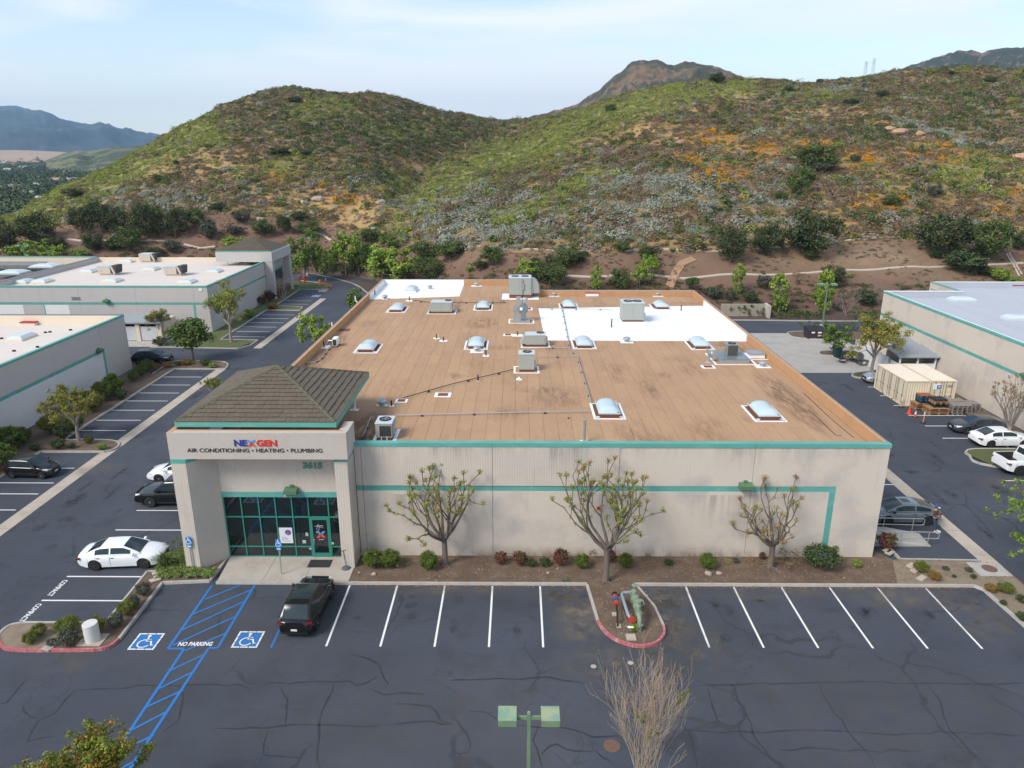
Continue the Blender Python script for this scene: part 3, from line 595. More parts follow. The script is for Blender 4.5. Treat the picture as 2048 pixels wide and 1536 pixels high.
# sandy dust washed over the asphalt near the planters
def dust_mat(nm='dust', c=(.20,.165,.125,1), sc=.9, st=(1,1,1)):
    m = bpy.data.materials.new(nm); m.use_nodes = True; nt = m.node_tree; b = nt.nodes['Principled BSDF']; b.inputs['Base Color'].default_value = c; b.inputs['Roughness'].default_value = .95
    tcn = nt.nodes.new('ShaderNodeTexCoord'); t = nt.nodes.new('ShaderNodeTexNoise'); t.inputs['Scale'].default_value = sc; t.inputs['Detail'].default_value = 7; t.inputs['Roughness'].default_value = .65
    mpp = nt.nodes.new('ShaderNodeMapping'); mpp.inputs['Scale'].default_value = st; nt.links.new(tcn.outputs['Object'], mpp.inputs[0]); nt.links.new(mpp.outputs[0], t.inputs['Vector'])
    at = nt.nodes.new('ShaderNodeAttribute'); at.attribute_name = 'Col'
    mu = nt.nodes.new('ShaderNodeMapRange'); mu.inputs['From Min'].default_value = .38; mu.inputs['From Max'].default_value = .66; nt.links.new(t.outputs[0], mu.inputs['Value'])
    mm = nt.nodes.new('ShaderNodeMath'); mm.operation = 'MULTIPLY'; nt.links.new(mu.outputs[0], mm.inputs[0]); nt.links.new(at.outputs['Fac'], mm.inputs[1]); nt.links.new(mm.outputs[0], b.inputs['Alpha'])
    return m
M_DUST = dust_mat()
def dust(cx, cy, rx, ry, amt=1., z=.014, m=None):
    n = 24; r_ = 6; vs = [(cx, cy, z)]; cs = [amt]
    for i in range(1, r_+1):
        for k in range(n): t = 6.283*k/n; vs.append((cx+rx*i/r_*math.cos(t), cy+ry*i/r_*math.sin(t), z)); cs.append(amt*(1-(i/r_)**2))
    fs = [(0, 1+k, 1+(k+1)%n) for k in range(n)]+[(1+(i-1)*n+k, 1+i*n+k, 1+i*n+(k+1)%n, 1+(i-1)*n+(k+1)%n) for i in range(1, r_) for k in range(n)]
    o = MB().add(vs, fs).build('dust_shade_patch', m or M_DUST, dusts); at = o.data.color_attributes.new('Col', 'FLOAT_COLOR', 'POINT')
    for i, c in enumerate(cs): at.data[i].color = (c, c, c, 1)
dusts = struct('dust_shade_patches')
for (x, y), rx, ry, a in [((3.51, 33.38), 1.9, 2.8, .9), ((7.53, 32.77), 2.2, 2.6, 1.), ((7.76, 35.48), 2.4, 1.6, .8), ((3.00, 35.69), 2.6, 1., .6), ((13.80, 36.01), 6, .9, .5), ((21.62, 35.83), 4, 1.5, .6), ((24.74, 33.98), 2, 3, .5), ((-3.81, 36.13), 5, .8, .45), ((5.28, 29.80), 4, 2, .5), ((9.04, 31.35), 2, 2.5, .5), ((-32.79, 52.43), 2.4, 1.6, .5), ((37.02, 50.24), 3, 2, .45), ((-22.11, 29.78), 2, 1, .35), ((-13.63, 30.79), 8, 3, .12), ((-2.90, 25.83), 12, 5, .16), ((14.67, 26.26), 12, 6, .16)]: dust(x, y, rx, ry, a)

M_OIL = dust_mat('oil_stain', (.012,.012,.013,1), 2.2); M_GRIME_SHADE = dust_mat('roof_grime_shade', (.22,.135,.085,1), 1.3, (2.2,.45,1)); M_PALE = dust_mat('roof_wear', (.58,.38,.22,1), .6, (1.6,.4,1)); M_SPL = dust_mat('splash', (.26,.19,.13,1), 1.2, (1,1,.5)); M_RUN = dust_mat('run_streak', (.20,.18,.16,1), 1.6, (2.2,1,.12))
_o = random.Random(8)
for x in [-8.3,-5.5,-2.8,-.05,2.6,8.3,11.1,13.8,16.6,19.3,22.1,25]:
    for k in range(_o.randint(1, 3)): dust(x+_o.uniform(-.6,.6), _o.uniform(31.8, 36.2), _o.uniform(.25,.7), _o.uniform(.2,.8), _o.uniform(.25,.6), .016, M_OIL)
for k in range(14): dust(_o.uniform(-30,32), _o.uniform(14,30), _o.uniform(.3,1.6), _o.uniform(.2,.7), _o.uniform(.15,.4), .016, M_OIL)
for k in range(12): dust(_o.uniform(30,37), _o.uniform(40,75), _o.uniform(.2,.7), _o.uniform(.4,1.6), _o.uniform(.4,.8), .016, M_OIL)
for k in range(16): dust(_o.uniform(-33,-26), _o.uniform(36,78), _o.uniform(.2,.7), _o.uniform(.4,1.6), _o.uniform(.3,.7), .016, M_OIL)

# ---- kerbs: short poured lengths with joints ----
def kerb(pts, m=None, w=.16, h=.15, step=2.6, name='kerb', curve=False, st=None):
    st = st or struct(name); P = [Vector((p[0], p[1])) for p in pts]
    if curve: P = spline(P, 5)
    for a, b in zip(P[:-1], P[1:]):
        L = (b-a).length; n = max(1, round(L/step)); d = (b-a)/L; nn = Vector((-d.y, d.x))*w/2
        for i in range(n):
            p, q = a+d*(L*i/n+.006), a+d*(L*(i+1)/n-.006)
            p0, p1, p2, p3 = p-nn, q-nn, q+nn, p+nn; i_ = .015
            e = nn.normalized()*i_
            MB().add([(*p0, 0), (*p1, 0), (*p2, 0), (*p3, 0), (*(p0+e), h), (*(p1+e), h), (*(p2-e), h), (*(p3-e), h)], [(4,5,6,7),(0,1,5,4),(1,2,6,5),(2,3,7,6),(3,0,4,7)]).build('kerb_section', m or M_CONC, st)
    return st
def spline(P, n=5):
    Q = []
    for i in range(len(P)-1):
        p0, p1, p2, p3 = P[max(i-1, 0)], P[i], P[i+1], P[min(i+2, len(P)-1)]
        for k in range(n):
            t = k/n; Q.append(.5*((2*p1)+(p2-p0)*t+(2*p0-5*p1+4*p2-p3)*t*t+(3*p1-p0-3*p2+p3)*t**3))
    return Q+[P[-1]]
def bed(pts, m, z=.11, name='planting_bed'):
    mb = MB(); n = len(pts); mb.add([(p[0], p[1], z) for p in pts], [tuple(range(n))])
    import bmesh
    me = mb.mesh(name, m); bm = bmesh.new(); bm.from_mesh(me); bmesh.ops.recalc_face_normals(bm, faces=bm.faces)
    for f in bm.faces:
        if f.normal.z < 0: f.normal_flip()
    bmesh.ops.triangulate(bm, faces=bm.faces); bm.to_mesh(me); bm.free()
    return obj(name, me, kind='structure')
YK = 36.68
IL = [(4.05,YK),(4.32,33.2),(4.6,32.3),(5.2,31.55),(6.15,31.15),(7.05,31.4),(7.6,32.1),(7.72,32.8),(7.55,34.5),(6.78,YK)]
kerb([(-17.4,YK),(4.05,YK)]); kerb([(6.78,YK),(26.25,YK),(26.6,36.3),(26.9,28)])
kerb([(4.05,36.6),(4.32,33.2)]); kerb([(7.72,32.8),(7.55,34.5),(6.85,36.6)])
kerb(IL[1:8], M_RED, curve=True, step=.6)
bed([(-9.75,36.72),(26.3,36.72),(26.55,36.2),(26.85,28),(29.2,28),(29.2,38.6),(27.7,39.3),(22.9,39.4),(21.9,41.2),(21.9,39.8),(-9.75,39.8)], M_SOIL, .12)
bed([(4.1,36.75)]+IL[1:9]+[(6.78,36.75)], M_SOIL, .124, 'planting_bed')
bed([(21.95,36.8),(26.3,36.8),(26.6,36.2),(26.85,30),(29.1,30),(29.1,38.6),(27.6,39.25),(22.9,39.35)], M_DRYSOIL, .126, 'planting_bed')
# left island
LI = [(-21.39, 37.82),(-21.93, 37.76),(-21.74, 32.89),(-22.99, 32.79),(-24.38, 32.80),(-26.13, 32.79),(-26.66, 32.55),(-26.74, 31.96),(-26.54, 31.48),(-26.06, 31.00),(-25.53, 30.70),(-24.47, 30.59),(-21.09, 30.65),(-20.54, 30.89),(-20.34, 31.48),(-20.50, 36.61),(-17.83, 36.84),(-17.75, 39.30)]
bed(LI[:16]+[LI[16],LI[17],(-17.6,39.3),(-19.6,40.5),(-20.6,40.2)], M_SOIL, .11)
bed(LI[5:12]+[(-22.39, 31.11),(-23.83, 32.24)], M_DRYSOIL, .115)
kerb(LI[0:3]); kerb(LI[2:6]); kerb(LI[5:9], curve=True, step=.5); kerb(LI[8:12], M_RED, curve=True, step=.5); kerb(LI[11:13], M_RED); kerb(LI[12:15], M_RED, curve=True, step=.5); kerb(LI[14:16]); kerb(LI[15:17]); kerb(LI[16:18])
# entrance walk
wk = struct('entrance_walk')
for a, b in ((-17.35, -14.75), (-14.73, -12.35), (-12.33, -9.74)):
    MB().prism([(a, 36.78), (b, 36.78), (b, 39.42), (a-.22*(a < -17), 39.42)], 0, .148).build('walk_slab', mat('walk', (.40,.36,.31), .85, noise=[(1.1,.6,(.27,.23,.19),None,.45,.68),(2.2,.5,(.47,.44,.40),None,.52,.7)], bump=(40,.15)), wk)
MB().box(-12.55, -11.2, 38.2, 39.05, .148, .165).build('door_mat', mat('rubber', (.025,.025,.027), .9, bump=(50, .5))); tag(bpy.data.objects['door_mat'], 'black rubber mat on the concrete walk before the glass door', 'door mat')
# drainage swales
def swale(x0, x1, y0, y1, step=3.1, name='concrete_swale'):
    st = struct(name); n = max(1, round((y1-y0)/step))
    for i in range(n):
        a, b = y0+(y1-y0)*i/n+.01, y0+(y1-y0)*(i+1)/n-.01; m = (x0+x1)/2
        MB().add([(x0,a,.012),(m,a,.006),(x1,a,.012),(x0,b,.012),(m,b,.006),(x1,b,.012)], [(0,1,4,3),(1,2,5,4)]).build('swale_slab', M_SWALE, st)
swale(28.27, 29.3, 28, 92); swale(-34.65, -33.6, 24, 81)
swale(-33.9, -32.8, 0, 0.1) if False else None
kerb([(23.46, 41.04),(23.45, 39.50),(28.27, 39.36)], w=.13)
# right island manhole pad
MB().box(27.2, 29.1, 37.6, 39.1, .1, .14).build('utility_pad', M_CONC, kind='structure')
M_RUST = mat('rust_iron', (.15,.085,.06), .8, noise=[(8,.5,(.09,.05,.04),None,.45,.7)])
tag(MB().lathe([(.42,.14),(.42,.155),(.38,.16),(0,.16)], (28.2,38.4,0), 20).build('manhole_cover', M_RUST), 'rusty round cover on the concrete pad beside the right swale', 'manhole cover')
p = (4.02, 24.70); tag(MB().lathe([(.36,.004),(.36,.014),(.33,.02),(0,.02)], (p[0],p[1],0), 24).build('manhole_cover', M_RUST), 'brown round manhole cover in the asphalt beside the bare tree', 'manhole cover')
for p, lb in [((3.74, 29.68), 'small pale valve cap in the asphalt below the island'), ((5.57, 29.95), 'small tan valve cap in the asphalt near the tree top')]:
    tag(MB().lathe([(.14,.004),(.14,.014),(0,.018)], (p[0],p[1],0), 14).build('valve_cap', M_SWALE), lb, 'valve cap')
# left lots: beds, kerbs, islands
bed([(-44.9,82.0),(-40.93, 78.09),(-41.07, 82.98),(-40.23, 83.64),(-35.44, 83.35),(-34.07, 82.39),(-33.51, 80.32),(-39.44, 80.28),(-39.36, 59.13),(-38.87, 58.44),(-37.42, 58.57),(-34.95, 58.36),(-33.95, 57.52),(-33.79, 56.47),(-34.29, 55.93),(-39.58, 55.89),(-39.60, 55.26),(-41.9,50),(-43.2,50)], M_SOIL, .12)
bed([(-39.51, 51.54),(-39.60, 55.26),(-40.54, 55.89),(-43,54),(-43,30),(-41.2,30)], M_SOIL, .118)
kerb([(-39.44, 80.28),(-39.36, 59.13)]); kerb([(-39.44, 80.28),(-33.51, 80.32)]); kerb([(-40.93, 78.09),(-41.07, 82.98),(-40.23, 83.64),(-35.44, 83.35),(-34.47, 82.82),(-33.91, 81.97),(-33.59, 80.52)], curve=True, step=.8)
kerb([(-39.36, 59.13),(-38.87, 58.44),(-37.42, 58.57),(-34.95, 58.36),(-33.95, 57.52),(-33.79, 56.47),(-34.29, 55.93)], curve=True, step=.8); kerb([(-34.29, 55.93),(-39.58, 55.89),(-39.60, 55.26),(-39.51, 51.54),(-41.6,40)])
kerb([(-41.6,40),(-41.6,24)])
# far left row beyond the cross lane
lw = [(-48.14, 92.47),(-39.59, 94.14),(-39.70, 113.33),(-39.43, 116.73),(-39.54, 131.73),(-41.85, 134.31),(-41.60, 126.33),(-42.05, 98.66),(-43.52, 96.33)]
bed([(-45.22, 90.43),(-35.58, 89.75),(-34.32, 93.37),(-39.52, 94.14),(-39.71, 113.37),(-34.38, 113.03),(-34.53, 115.56),(-39.43, 116.73),(-39.35, 131.73),(-41.41, 135.38),(-42.19, 98.66),(-43.05, 95.21),(-44.92, 94.10)], M_GRASS, .12, 'lawn')
bed([(-42.10, 134.84),(-39.83, 132.75),(-34.87, 132.79),(-34.55, 134.89),(-35.93, 137.04),(-42.09, 140.37),(-43.44, 140.36)], M_GRASS, .12, 'lawn')
kerb([(-46.91, 89.91),(-45.11, 90.17),(-35.49, 89.50),(-34.49, 91.01),(-34.39, 93.77)]); kerb([(-34.44, 93.91),(-39.48, 94.03),(-39.70, 113.33),(-34.35, 112.95),(-34.53, 115.56),(-39.43, 116.73),(-39.54, 131.73),(-34.43, 131.77)])
kerb([(-34.43, 131.77),(-34.42, 134.36),(-35.93, 137.04),(-37.78, 138.70)], M_REDB, curve=True, step=1.); kerb([(-37.78, 138.70),(-42.25, 140.94)])
swale(*sorted([(-33.69, 112.84)[0], (-32.67, 112.85)[0]]), (-27.68, 89.80)[1], (-37.18, 123.14)[1])
# lane kerb round the foot of the bank
kerb([(-46.61, 150.79),(-43.84, 150.15),(-40.08, 147.61),(-34.75, 142.17),(-29.91, 135.46),(-25.83, 126.45),(-19.53, 114.49),(-10.23, 108.62),(4.88, 106.99),(33.09, 106.52),(49.14, 105.97),(90,106)], M_CONC, curve=True, step=3)
bed([(-47.02, 151.45),(-40.08, 147.61),(-34.75, 142.17),(-29.91, 135.46),(-25.83, 126.45),(-19.53, 114.49),(-10.23, 108.62),(4.88, 106.99),(33.09, 106.52),(49.14, 105.97),(95,106.3),(95,113),(-10,124),(-30,140),(-50,156),(-150,158),(-150,151)], mat('mulch', (.085,.055,.042), .95, noise=[(1.3,.6,(.05,.035,.028),None,.45,.65),(25,.5,(.17,.12,.09),None,.55,.75)], bump=(20,.6)), .10)
# right side paving
MB().box(29.5, 43.5, 79.5, 98.5, -.1, .012).build('concrete_apron', mat('apron', (.36,.335,.30), .9, noise=[(.5,.6,(.25,.235,.22),None,.45,.7),(5,.3,(.42,.4,.37),None,.5,.8)]), kind='structure')
kerb([(41.63, 98.12),(40.57, 99.28),(37.82, 98.97),(37.10, 97.51),(37.94, 95.54),(43.40, 94.22)], curve=True, step=1.); bed([(41.98, 99.00),(40.57, 99.28),(37.82, 98.97),(37.10, 97.51),(37.94, 95.54),(44.06, 94.22),(54.00, 94.30),(56.70, 99.41)], M_SOIL, .11)
kerb([(41.56, 86.73),(37.75, 86.70),(37.48, 87.87),(38.29, 88.83),(39.86, 88.84)], curve=True, step=1.); bed([(41.56, 86.73),(37.75, 86.70),(37.48, 87.87),(38.29, 88.83),(42.50, 88.86)], M_SOIL, .11)
kerb([(40.35, 77.36),(37.87, 77.35),(37.40, 78.29),(38.27, 79.26),(40.12, 79.87)], curve=True, step=1.); bed([(40.35, 77.36),(37.87, 77.35),(37.40, 78.29),(38.27, 79.26),(40.12, 79.87),(42.97, 79.89)], M_GRASS, .11, 'lawn')
kerb([(41.79, 57.04),(38.43, 57.02),(37.36, 56.47),(37.18, 55.74),(37.75, 53.54),(48,50)], curve=True, step=1.); bed([(42.61, 57.16),(38.43, 57.02),(37.36, 56.47),(37.18, 55.74),(37.75, 53.54),(48,49.8),(48,56)], M_GRASS, .11, 'lawn')
bed([(42.6,76),(45.2,76),(45.2,40),(42.9,40)], M_SOIL, .09); bed([(42.0,92),(45.2,92),(45.2,79),(42.6,79)], M_CONC, .05, 'pavement')
# walkway edge behind the cross lane, left
bed([(-50.36, 90.39),(-45.22, 90.43),(-47.42, 95.18),(-52.81, 95.14)], M_CONC, .03, 'pavement')
kerb([(-47.64, 91.43),(-46.11, 90.67),(-45.94, 95.19)], w=.15); bed([(-47.45, 91.43),(-46.23, 90.93),(-45.95, 94.91),(-49.30, 96.29)], M_SOIL, .10)

M_WALL = mat('wall_paint', (.57,.495,.415), .85, noise=[(.28,.75,(.40,.365,.335),None,.48,.64),(1.2,.25,(.56,.52,.47),None,.5,.75),(22,.55,(.36,.32,.28),None,.55,.70),(3.,.35,(.36,.31,.27),(.9,.9,.12),.58,.8)], bump=(45,.25))
def ribs(nt, out, geo, b):
    s = nt.nodes.new('ShaderNodeSeparateXYZ'); nt.links.new(geo.outputs['Object'], s.inputs[0])
    ad = nt.nodes.new('ShaderNodeMath'); ad.operation = 'ADD'; nt.links.new(s.outputs['X'], ad.inputs[0]); nt.links.new(s.outputs['Y'], ad.inputs[1])
    m = nt.nodes.new('ShaderNodeMath'); m.operation = 'MULTIPLY'; m.inputs[1].default_value = 6.2832/.145; nt.links.new(ad.outputs[0], m.inputs[0])
    si = nt.nodes.new('ShaderNodeMath'); si.operation = 'SINE'; nt.links.new(m.outputs[0], si.inputs[0])
    bn = nt.nodes.new('ShaderNodeBump'); bn.inputs['Strength'].default_value = .3; bn.inputs['Distance'].default_value = .012
    nt.links.new(si.outputs[0], bn.inputs['Height']); nt.links.new(bn.outputs[0], b.inputs['Normal'])
    mr = nt.nodes.new('ShaderNodeMapRange'); mr.inputs['From Min'].default_value = -1; mr.inputs['From Max'].default_value = -.4; mr.inputs['To Min'].default_value = .08; mr.inputs['To Max'].default_value = 0
    nt.links.new(si.outputs[0], mr.inputs['Value']); x = nt.nodes.new('ShaderNodeMix'); x.data_type = 'RGBA'; nt.links.new(mr.outputs[0], x.inputs[0]); nt.links.new(out, x.inputs[6]); x.inputs[7].default_value = (.26,.23,.21,1); return x.outputs[2]
M_RIB = mat('ribbed_wall', (.55,.48,.405), .88, noise=[(.35,.6,(.42,.385,.355),None,.45,.7),(22,.6,(.33,.29,.26),None,.54,.70),(3.,.4,(.34,.29,.25),(.9,.9,.10),.58,.8)], extra=ribs)
M_TEAL = mat('teal_paint', (.10,.32,.275), .6, noise=[(1.6,.5,(.20,.47,.41),(.4,1,1),.5,.7),(.5,.5,(.045,.30,.25),(.5,1,1),.5,.7)])
M_GREEN = mat('lamp_green', (.075,.16,.085), .6, noise=[(4,.5,(.12,.22,.14),None,.5,.7)])
M_FRAME = mat('frame_green', (.03,.20,.16), .45)
M_GLASS = mat('dark_glass', (.006,.012,.013), .03, spec=.9)
M_DARK = mat('dark', (.01,.01,.011), .8)
M_METAL = mat('galvanised', (.42,.44,.45), .45, metal=.6, noise=[(6,.4,(.3,.32,.33),None,.5,.75)])
M_HVAC = mat('unit_paint', (.33,.35,.315), .6, noise=[(2,.35,(.33,.33,.30),None,.5,.75)])
M_HVACT = mat('unit_top', (.50,.55,.56), .5, noise=[(2,.3,(.42,.46,.47),None,.5,.75)])
def under(nt, out, geo, b):     # each roll has its own tone
    oi = nt.nodes.new('ShaderNodeObjectInfo'); hs = nt.nodes.new('ShaderNodeHueSaturation'); mr = nt.nodes.new('ShaderNodeMapRange'); mr.inputs['To Min'].default_value = .955; mr.inputs['To Max'].default_value = 1.045
    nt.links.new(oi.outputs['Random'], mr.inputs['Value']); nt.links.new(mr.outputs[0], hs.inputs['Value']); nt.links.new(out, hs.inputs['Color']); return hs.outputs[0]
M_ROLL = mat('roof_roll', (.385,.235,.128), .92, noise=[(.12,.5,(.43,.275,.16),None,.45,.65),(.25,.45,(.33,.20,.13),None,.5,.68),(.9,.5,(.35,.20,.125),(1,.35,1),.5,.7),(4,.45,(.22,.13,.09),(1.6,.22,1),.55,.75),(1.1,.5,(.56,.36,.21),None,.63,.75),(45,.35,(.52,.31,.19),None,.5,.7)], extra=under)
M_UNDER = mat('roof_underlay', (.17,.085,.05), .95)
M_PARA = mat('parapet_coating', (.47,.265,.13), .85, noise=[(.8,.5,(.36,.20,.10),None,.48,.7),(12,.3,(.60,.35,.17),None,.5,.75)])
M_BROWN = mat('curb_brown', (.16,.065,.035), .9)
M_MEMB = mat('white_membrane', (.80,.80,.80), .6, noise=[(.35,.4,(.64,.66,.70),None,.48,.68),(2.5,.4,(.50,.48,.45),(1,.5,1),.58,.75)])
M_COAT = mat('white_coating', (.82,.82,.82), .6)
M_DOME = mat('skylight_dome', (.46,.56,.58), .25, noise=[(3,.3,(.56,.62,.64),None,.4,.7)])
M_CAPM = mat('metal_cap', (.16,.17,.19), .5, metal=.3)
M_BLACK = mat('black_rubber', (.015,.015,.016), .8)
M_SHAKE = mat('shake', (.115,.092,.066), .92, noise=[(1.2,.5,(.15,.125,.09),None,.45,.7),(10,.5,(.075,.063,.048),(1,1,.3),.5,.72),(3,.35,(.11,.12,.05),None,.62,.8)], bump=(18,.7), extra=under)
M_MOSS = mat('mossy_shake', (.09,.08,.055), .95, noise=[(6,.6,(.17,.165,.09),None,.45,.7)], bump=(18,.7))

BX0, BX1, BY0, BY1, BY2, ZT, ZD = -18.12, 21.82, 39.67, 89.75, 97.6, 7.58, 6.86
bld = thing('commercial_building', 'wide tan commercial building with teal trim, orange brown flat roof and hip roofed entrance', 'building', (0, 0, 0))
# front wall panels: smooth lower field, ribbed upper field, recessed joints
js = [-9.6, -9.2, -1.46, 6.04, 13.97, BX1]
MB().box(BX0+.4, BX1-.05, BY0+.12, BY0+.3, 0, ZT-.25).build('wall_core', mat('joint_dark', (.13,.115,.10), .9), bld)
for i in range(5):
    a, b = js[i]+.012, js[i+1]-.012
    rb = i < 3
    MB().box(a, b, BY0, BY0+.12, .0, 4.5).build('wall_panel', M_WALL, bld)
    MB().box(a, b, BY0-(.03 if rb else .0), BY0+.12, 4.86, 7.35).build('wall_panel', M_RIB if rb else M_WALL, bld)
    x1 = min(b, 18.62)
    if b > 18.9:
        MB().box(18.98, b, BY0, BY0+.12, 4.5, 4.86).build('wall_panel', M_WALL, bld)
    MB().box(a, x1, BY0+.02, BY0+.12, 4.5, 4.88).build('teal_stripe', M_TEAL, bld)
MB().box(18.62, 18.98, BY0-.006, BY0+.1, .02, 4.88).build('teal_stripe', M_TEAL, bld)
for a, b in zip([-9.6, -1.46, 2.3, 13.97], [-1.46, 2.3, 13.97, BX1+.03]): MB().box(a+.004, b-.004, BY0-.05, BY0+.36, 7.35, 7.6).build('coping', M_TEAL, bld)
# side and back walls
MB().box(BX1-.22, BX1, BY0+.32, BY1, 0, ZT-.02).build('side_wall', M_WALL, bld)
MB().box(BX0, BX0+.22, BY0, BY2, 0, ZT-.02).build('side_wall', M_WALL, bld)
MB().box(2.2, BX1-.23, BY1-.22, BY1, 0, ZT-.02).build('back_wall', M_WALL, bld)
MB().box(BX0+.23, 2.0, BY2-.22, BY2, 0, ZT-.02).build('back_wall', M_WALL, bld)
MB().box(2.0, 2.2, BY1-.22, BY2, 0, ZT-.02).build('back_wall', M_WALL, bld)
# inner parapet faces (coated), white where the membrane turns up
yw0, yw1 = (22.11, 66.81)[1], (22.36, 83.46)[1]
yl0 = (-18.12, 87.08)[1]; xm = (-7.19, 100.49)[0]
def up(x0, x1, y0, y1, m): MB().box(x0, x1, y0, y1, ZD, ZT-.03).build('parapet_face', m, bld)
up(BX1-.30, BX1-.225, BY0+.37, yw0, M_PARA); up(BX1-.31, BX1-.225, yw0+.003, yw1, M_MEMB); up(BX1-.30, BX1-.225, yw1+.003, BY1-.23, M_PARA)
up(BX0+.225, BX0+.30, BY0, yl0, M_PARA); up(BX0+.225, BX0+.31, yl0+.003, BY2-.23, M_MEMB)
up(2.0, BX1-.31, BY1-.30, BY1-.225, M_PARA); up(BX0+.32, xm, BY2-.31, BY2-.225, M_MEMB); up(xm+.003, 1.99, BY2-.30, BY2-.225, M_PARA); up(1.92, 1.995, BY1-.29, BY2-.31, M_PARA)
MB().box(BX1-.31, BX1-.05, BY0+.37, BY1-.36, ZT-.02, ZT+.010).build('coping', M_PARA, bld); MB().box(BX1-.05, BX1+.03, BY0+.37, BY1+.03, ZT-.06, ZT+.015).build('metal_edge', M_CAPM, bld)
MB().box(BX0+.05, BX0+.31, BY0+1, BY2-.34, ZT-.02, ZT+.010).build('coping', M_PARA, bld); MB().box(BX0-.03, BX0+.05, BY0+1, BY2+.03, ZT-.06, ZT+.015).build('metal_edge', M_CAPM, bld)
MB().box(2.2, BX1-.35+.29, BY1-.10, BY1+.03, ZT-.02, ZT+.013).build('coping', M_CAPM, bld); MB().box(BX0+.06, 2.19, BY2-.10, BY2+.03, ZT-.02, ZT+.013).build('coping', M_CAPM, bld)
# the deck and its rolls of roofing
deck = MB().box(BX0+.23, BX1-.23, BY0+.3, BY1-.23, ZD-.3, ZD-.012).box(BX0+.23, 2.0, BY1-.23, BY2-.23, ZD-.3, ZD-.012).build('roof_deck', M_UNDER, bld)
gr = random.Random(3); x = BX0+.31; k = 0; skip = []
while x < BX1-.4:
    w = min(.93, BX1-.31-x); ytop = BY2-.32 if x+w < 1.95 else BY1-.32
    y = BY0+1.15
    ys = [BY0+.37, y]
    y += gr.uniform(2, 9)
    while y < ytop-2: ys.append(y); y += gr.uniform(5, 10.5)
    ys.append(ytop)
    for a, b in zip(ys[:-1], ys[1:]):
        dz = gr.uniform(-.002, .003)
        MB().box(x+.006, x+w-.010, a+.006, b-.008, ZD-.012, ZD+dz, bottom=False).build('roofing_sheet', M_ROLL, deck)
    x += w; k += 1
tr = lambda p, q, w: flat(MB(), p, q, w, ZD+.006).build('roof_seam', M_DARK, deck)
for P in [[(21.15, 51.38),(20.94, 46.05),(20.97, 42.46)],[(20.11, 47.63),(20.10, 45.19),(20.02, 42.87),(20.37, 42.87)]]:
    for p, q in zip(P[:-1], P[1:]): tr(p, q, .06)
_dz = dusts
for k in range(70):
    x, y = _o.uniform(-16,20), _o.uniform(41,88); dust(x, y, _o.uniform(.5,2.2), _o.uniform(.8,4.5), _o.uniform(.12,.34), ZD+.007+k*.0001, M_GRIME_SHADE)
for k in range(26): dust(_o.uniform(-16,20), _o.uniform(42,86), _o.uniform(.3,.9), _o.uniform(1,4), _o.uniform(.4,.9), ZD+.0145+k*.0001, M_PALE)
for a in [(-10.3+1.0,43.5,1.8,4,1.),(-8.7,41.5,1.6,1.4,1.),(19.5,50,1.4,8,.8),(19.8,66,1.2,9,.8),(-16.9,62,1,9,.8),(2,41,14,.9,.7)]: dust(*a, ZD+.0175, M_GRIME_SHADE)  # grime; the patches right of the portico also paint in its shade
def walldecal(x0, x1, z0, z1, m, amt, top):
    n = 30; vs, cs = [], []
    for j in range(5):
        for i in range(n+1): vs.append((x0+(x1-x0)*i/n, BY0-.035, z0+(z1-z0)*j/4)); f = j/4 if top else 1-j/4; cs.append(amt*f*f*min(1, 4*i/n, 4*(n-i)/n))
    o = MB().add(vs, [(j*(n+1)+i, j*(n+1)+i+1, (j+1)*(n+1)+i+1, (j+1)*(n+1)+i) for j in range(4) for i in range(n)]).build('wall_stain', m, bld); at = o.data.color_attributes.new('Col', 'FLOAT_COLOR', 'POINT')
    for i, c in enumerate(cs): at.data[i].color = (c, c, c, 1)
walldecal(-9.2, 21.7, .1, 1.1, M_SPL, .8, 0)
for i in range(9): walldecal(-9+i*3.4, -9+i*3.4+3.35, 5.2+(i*7%3)*.5, 7.34, M_RUN, [.15,.32,.2,.36,.18][i%5], 1)
for x0, x1, z0, z1, a in [(-8,-3,.4,4.3,.35),(3,9,.6,4.4,.3),(10,16,.5,4.3,.28)]: walldecal(x0, x1, z0, z1, M_RUN, a, 1)
# white membranes laid over the rolls
MB().prism([(2.62, 67.04),(22.07, 66.81),(21.5,yw1),(2.40, 81.89)], ZD+.003, ZD+.02).build('white_membrane', M_MEMB, bld)
MB().prism([(-17.8,yl0),(-7.15, 89.09),(xm,97.25),(-17.8,97.25)], ZD+.003, ZD+.021).build('white_membrane', M_MEMB, bld)

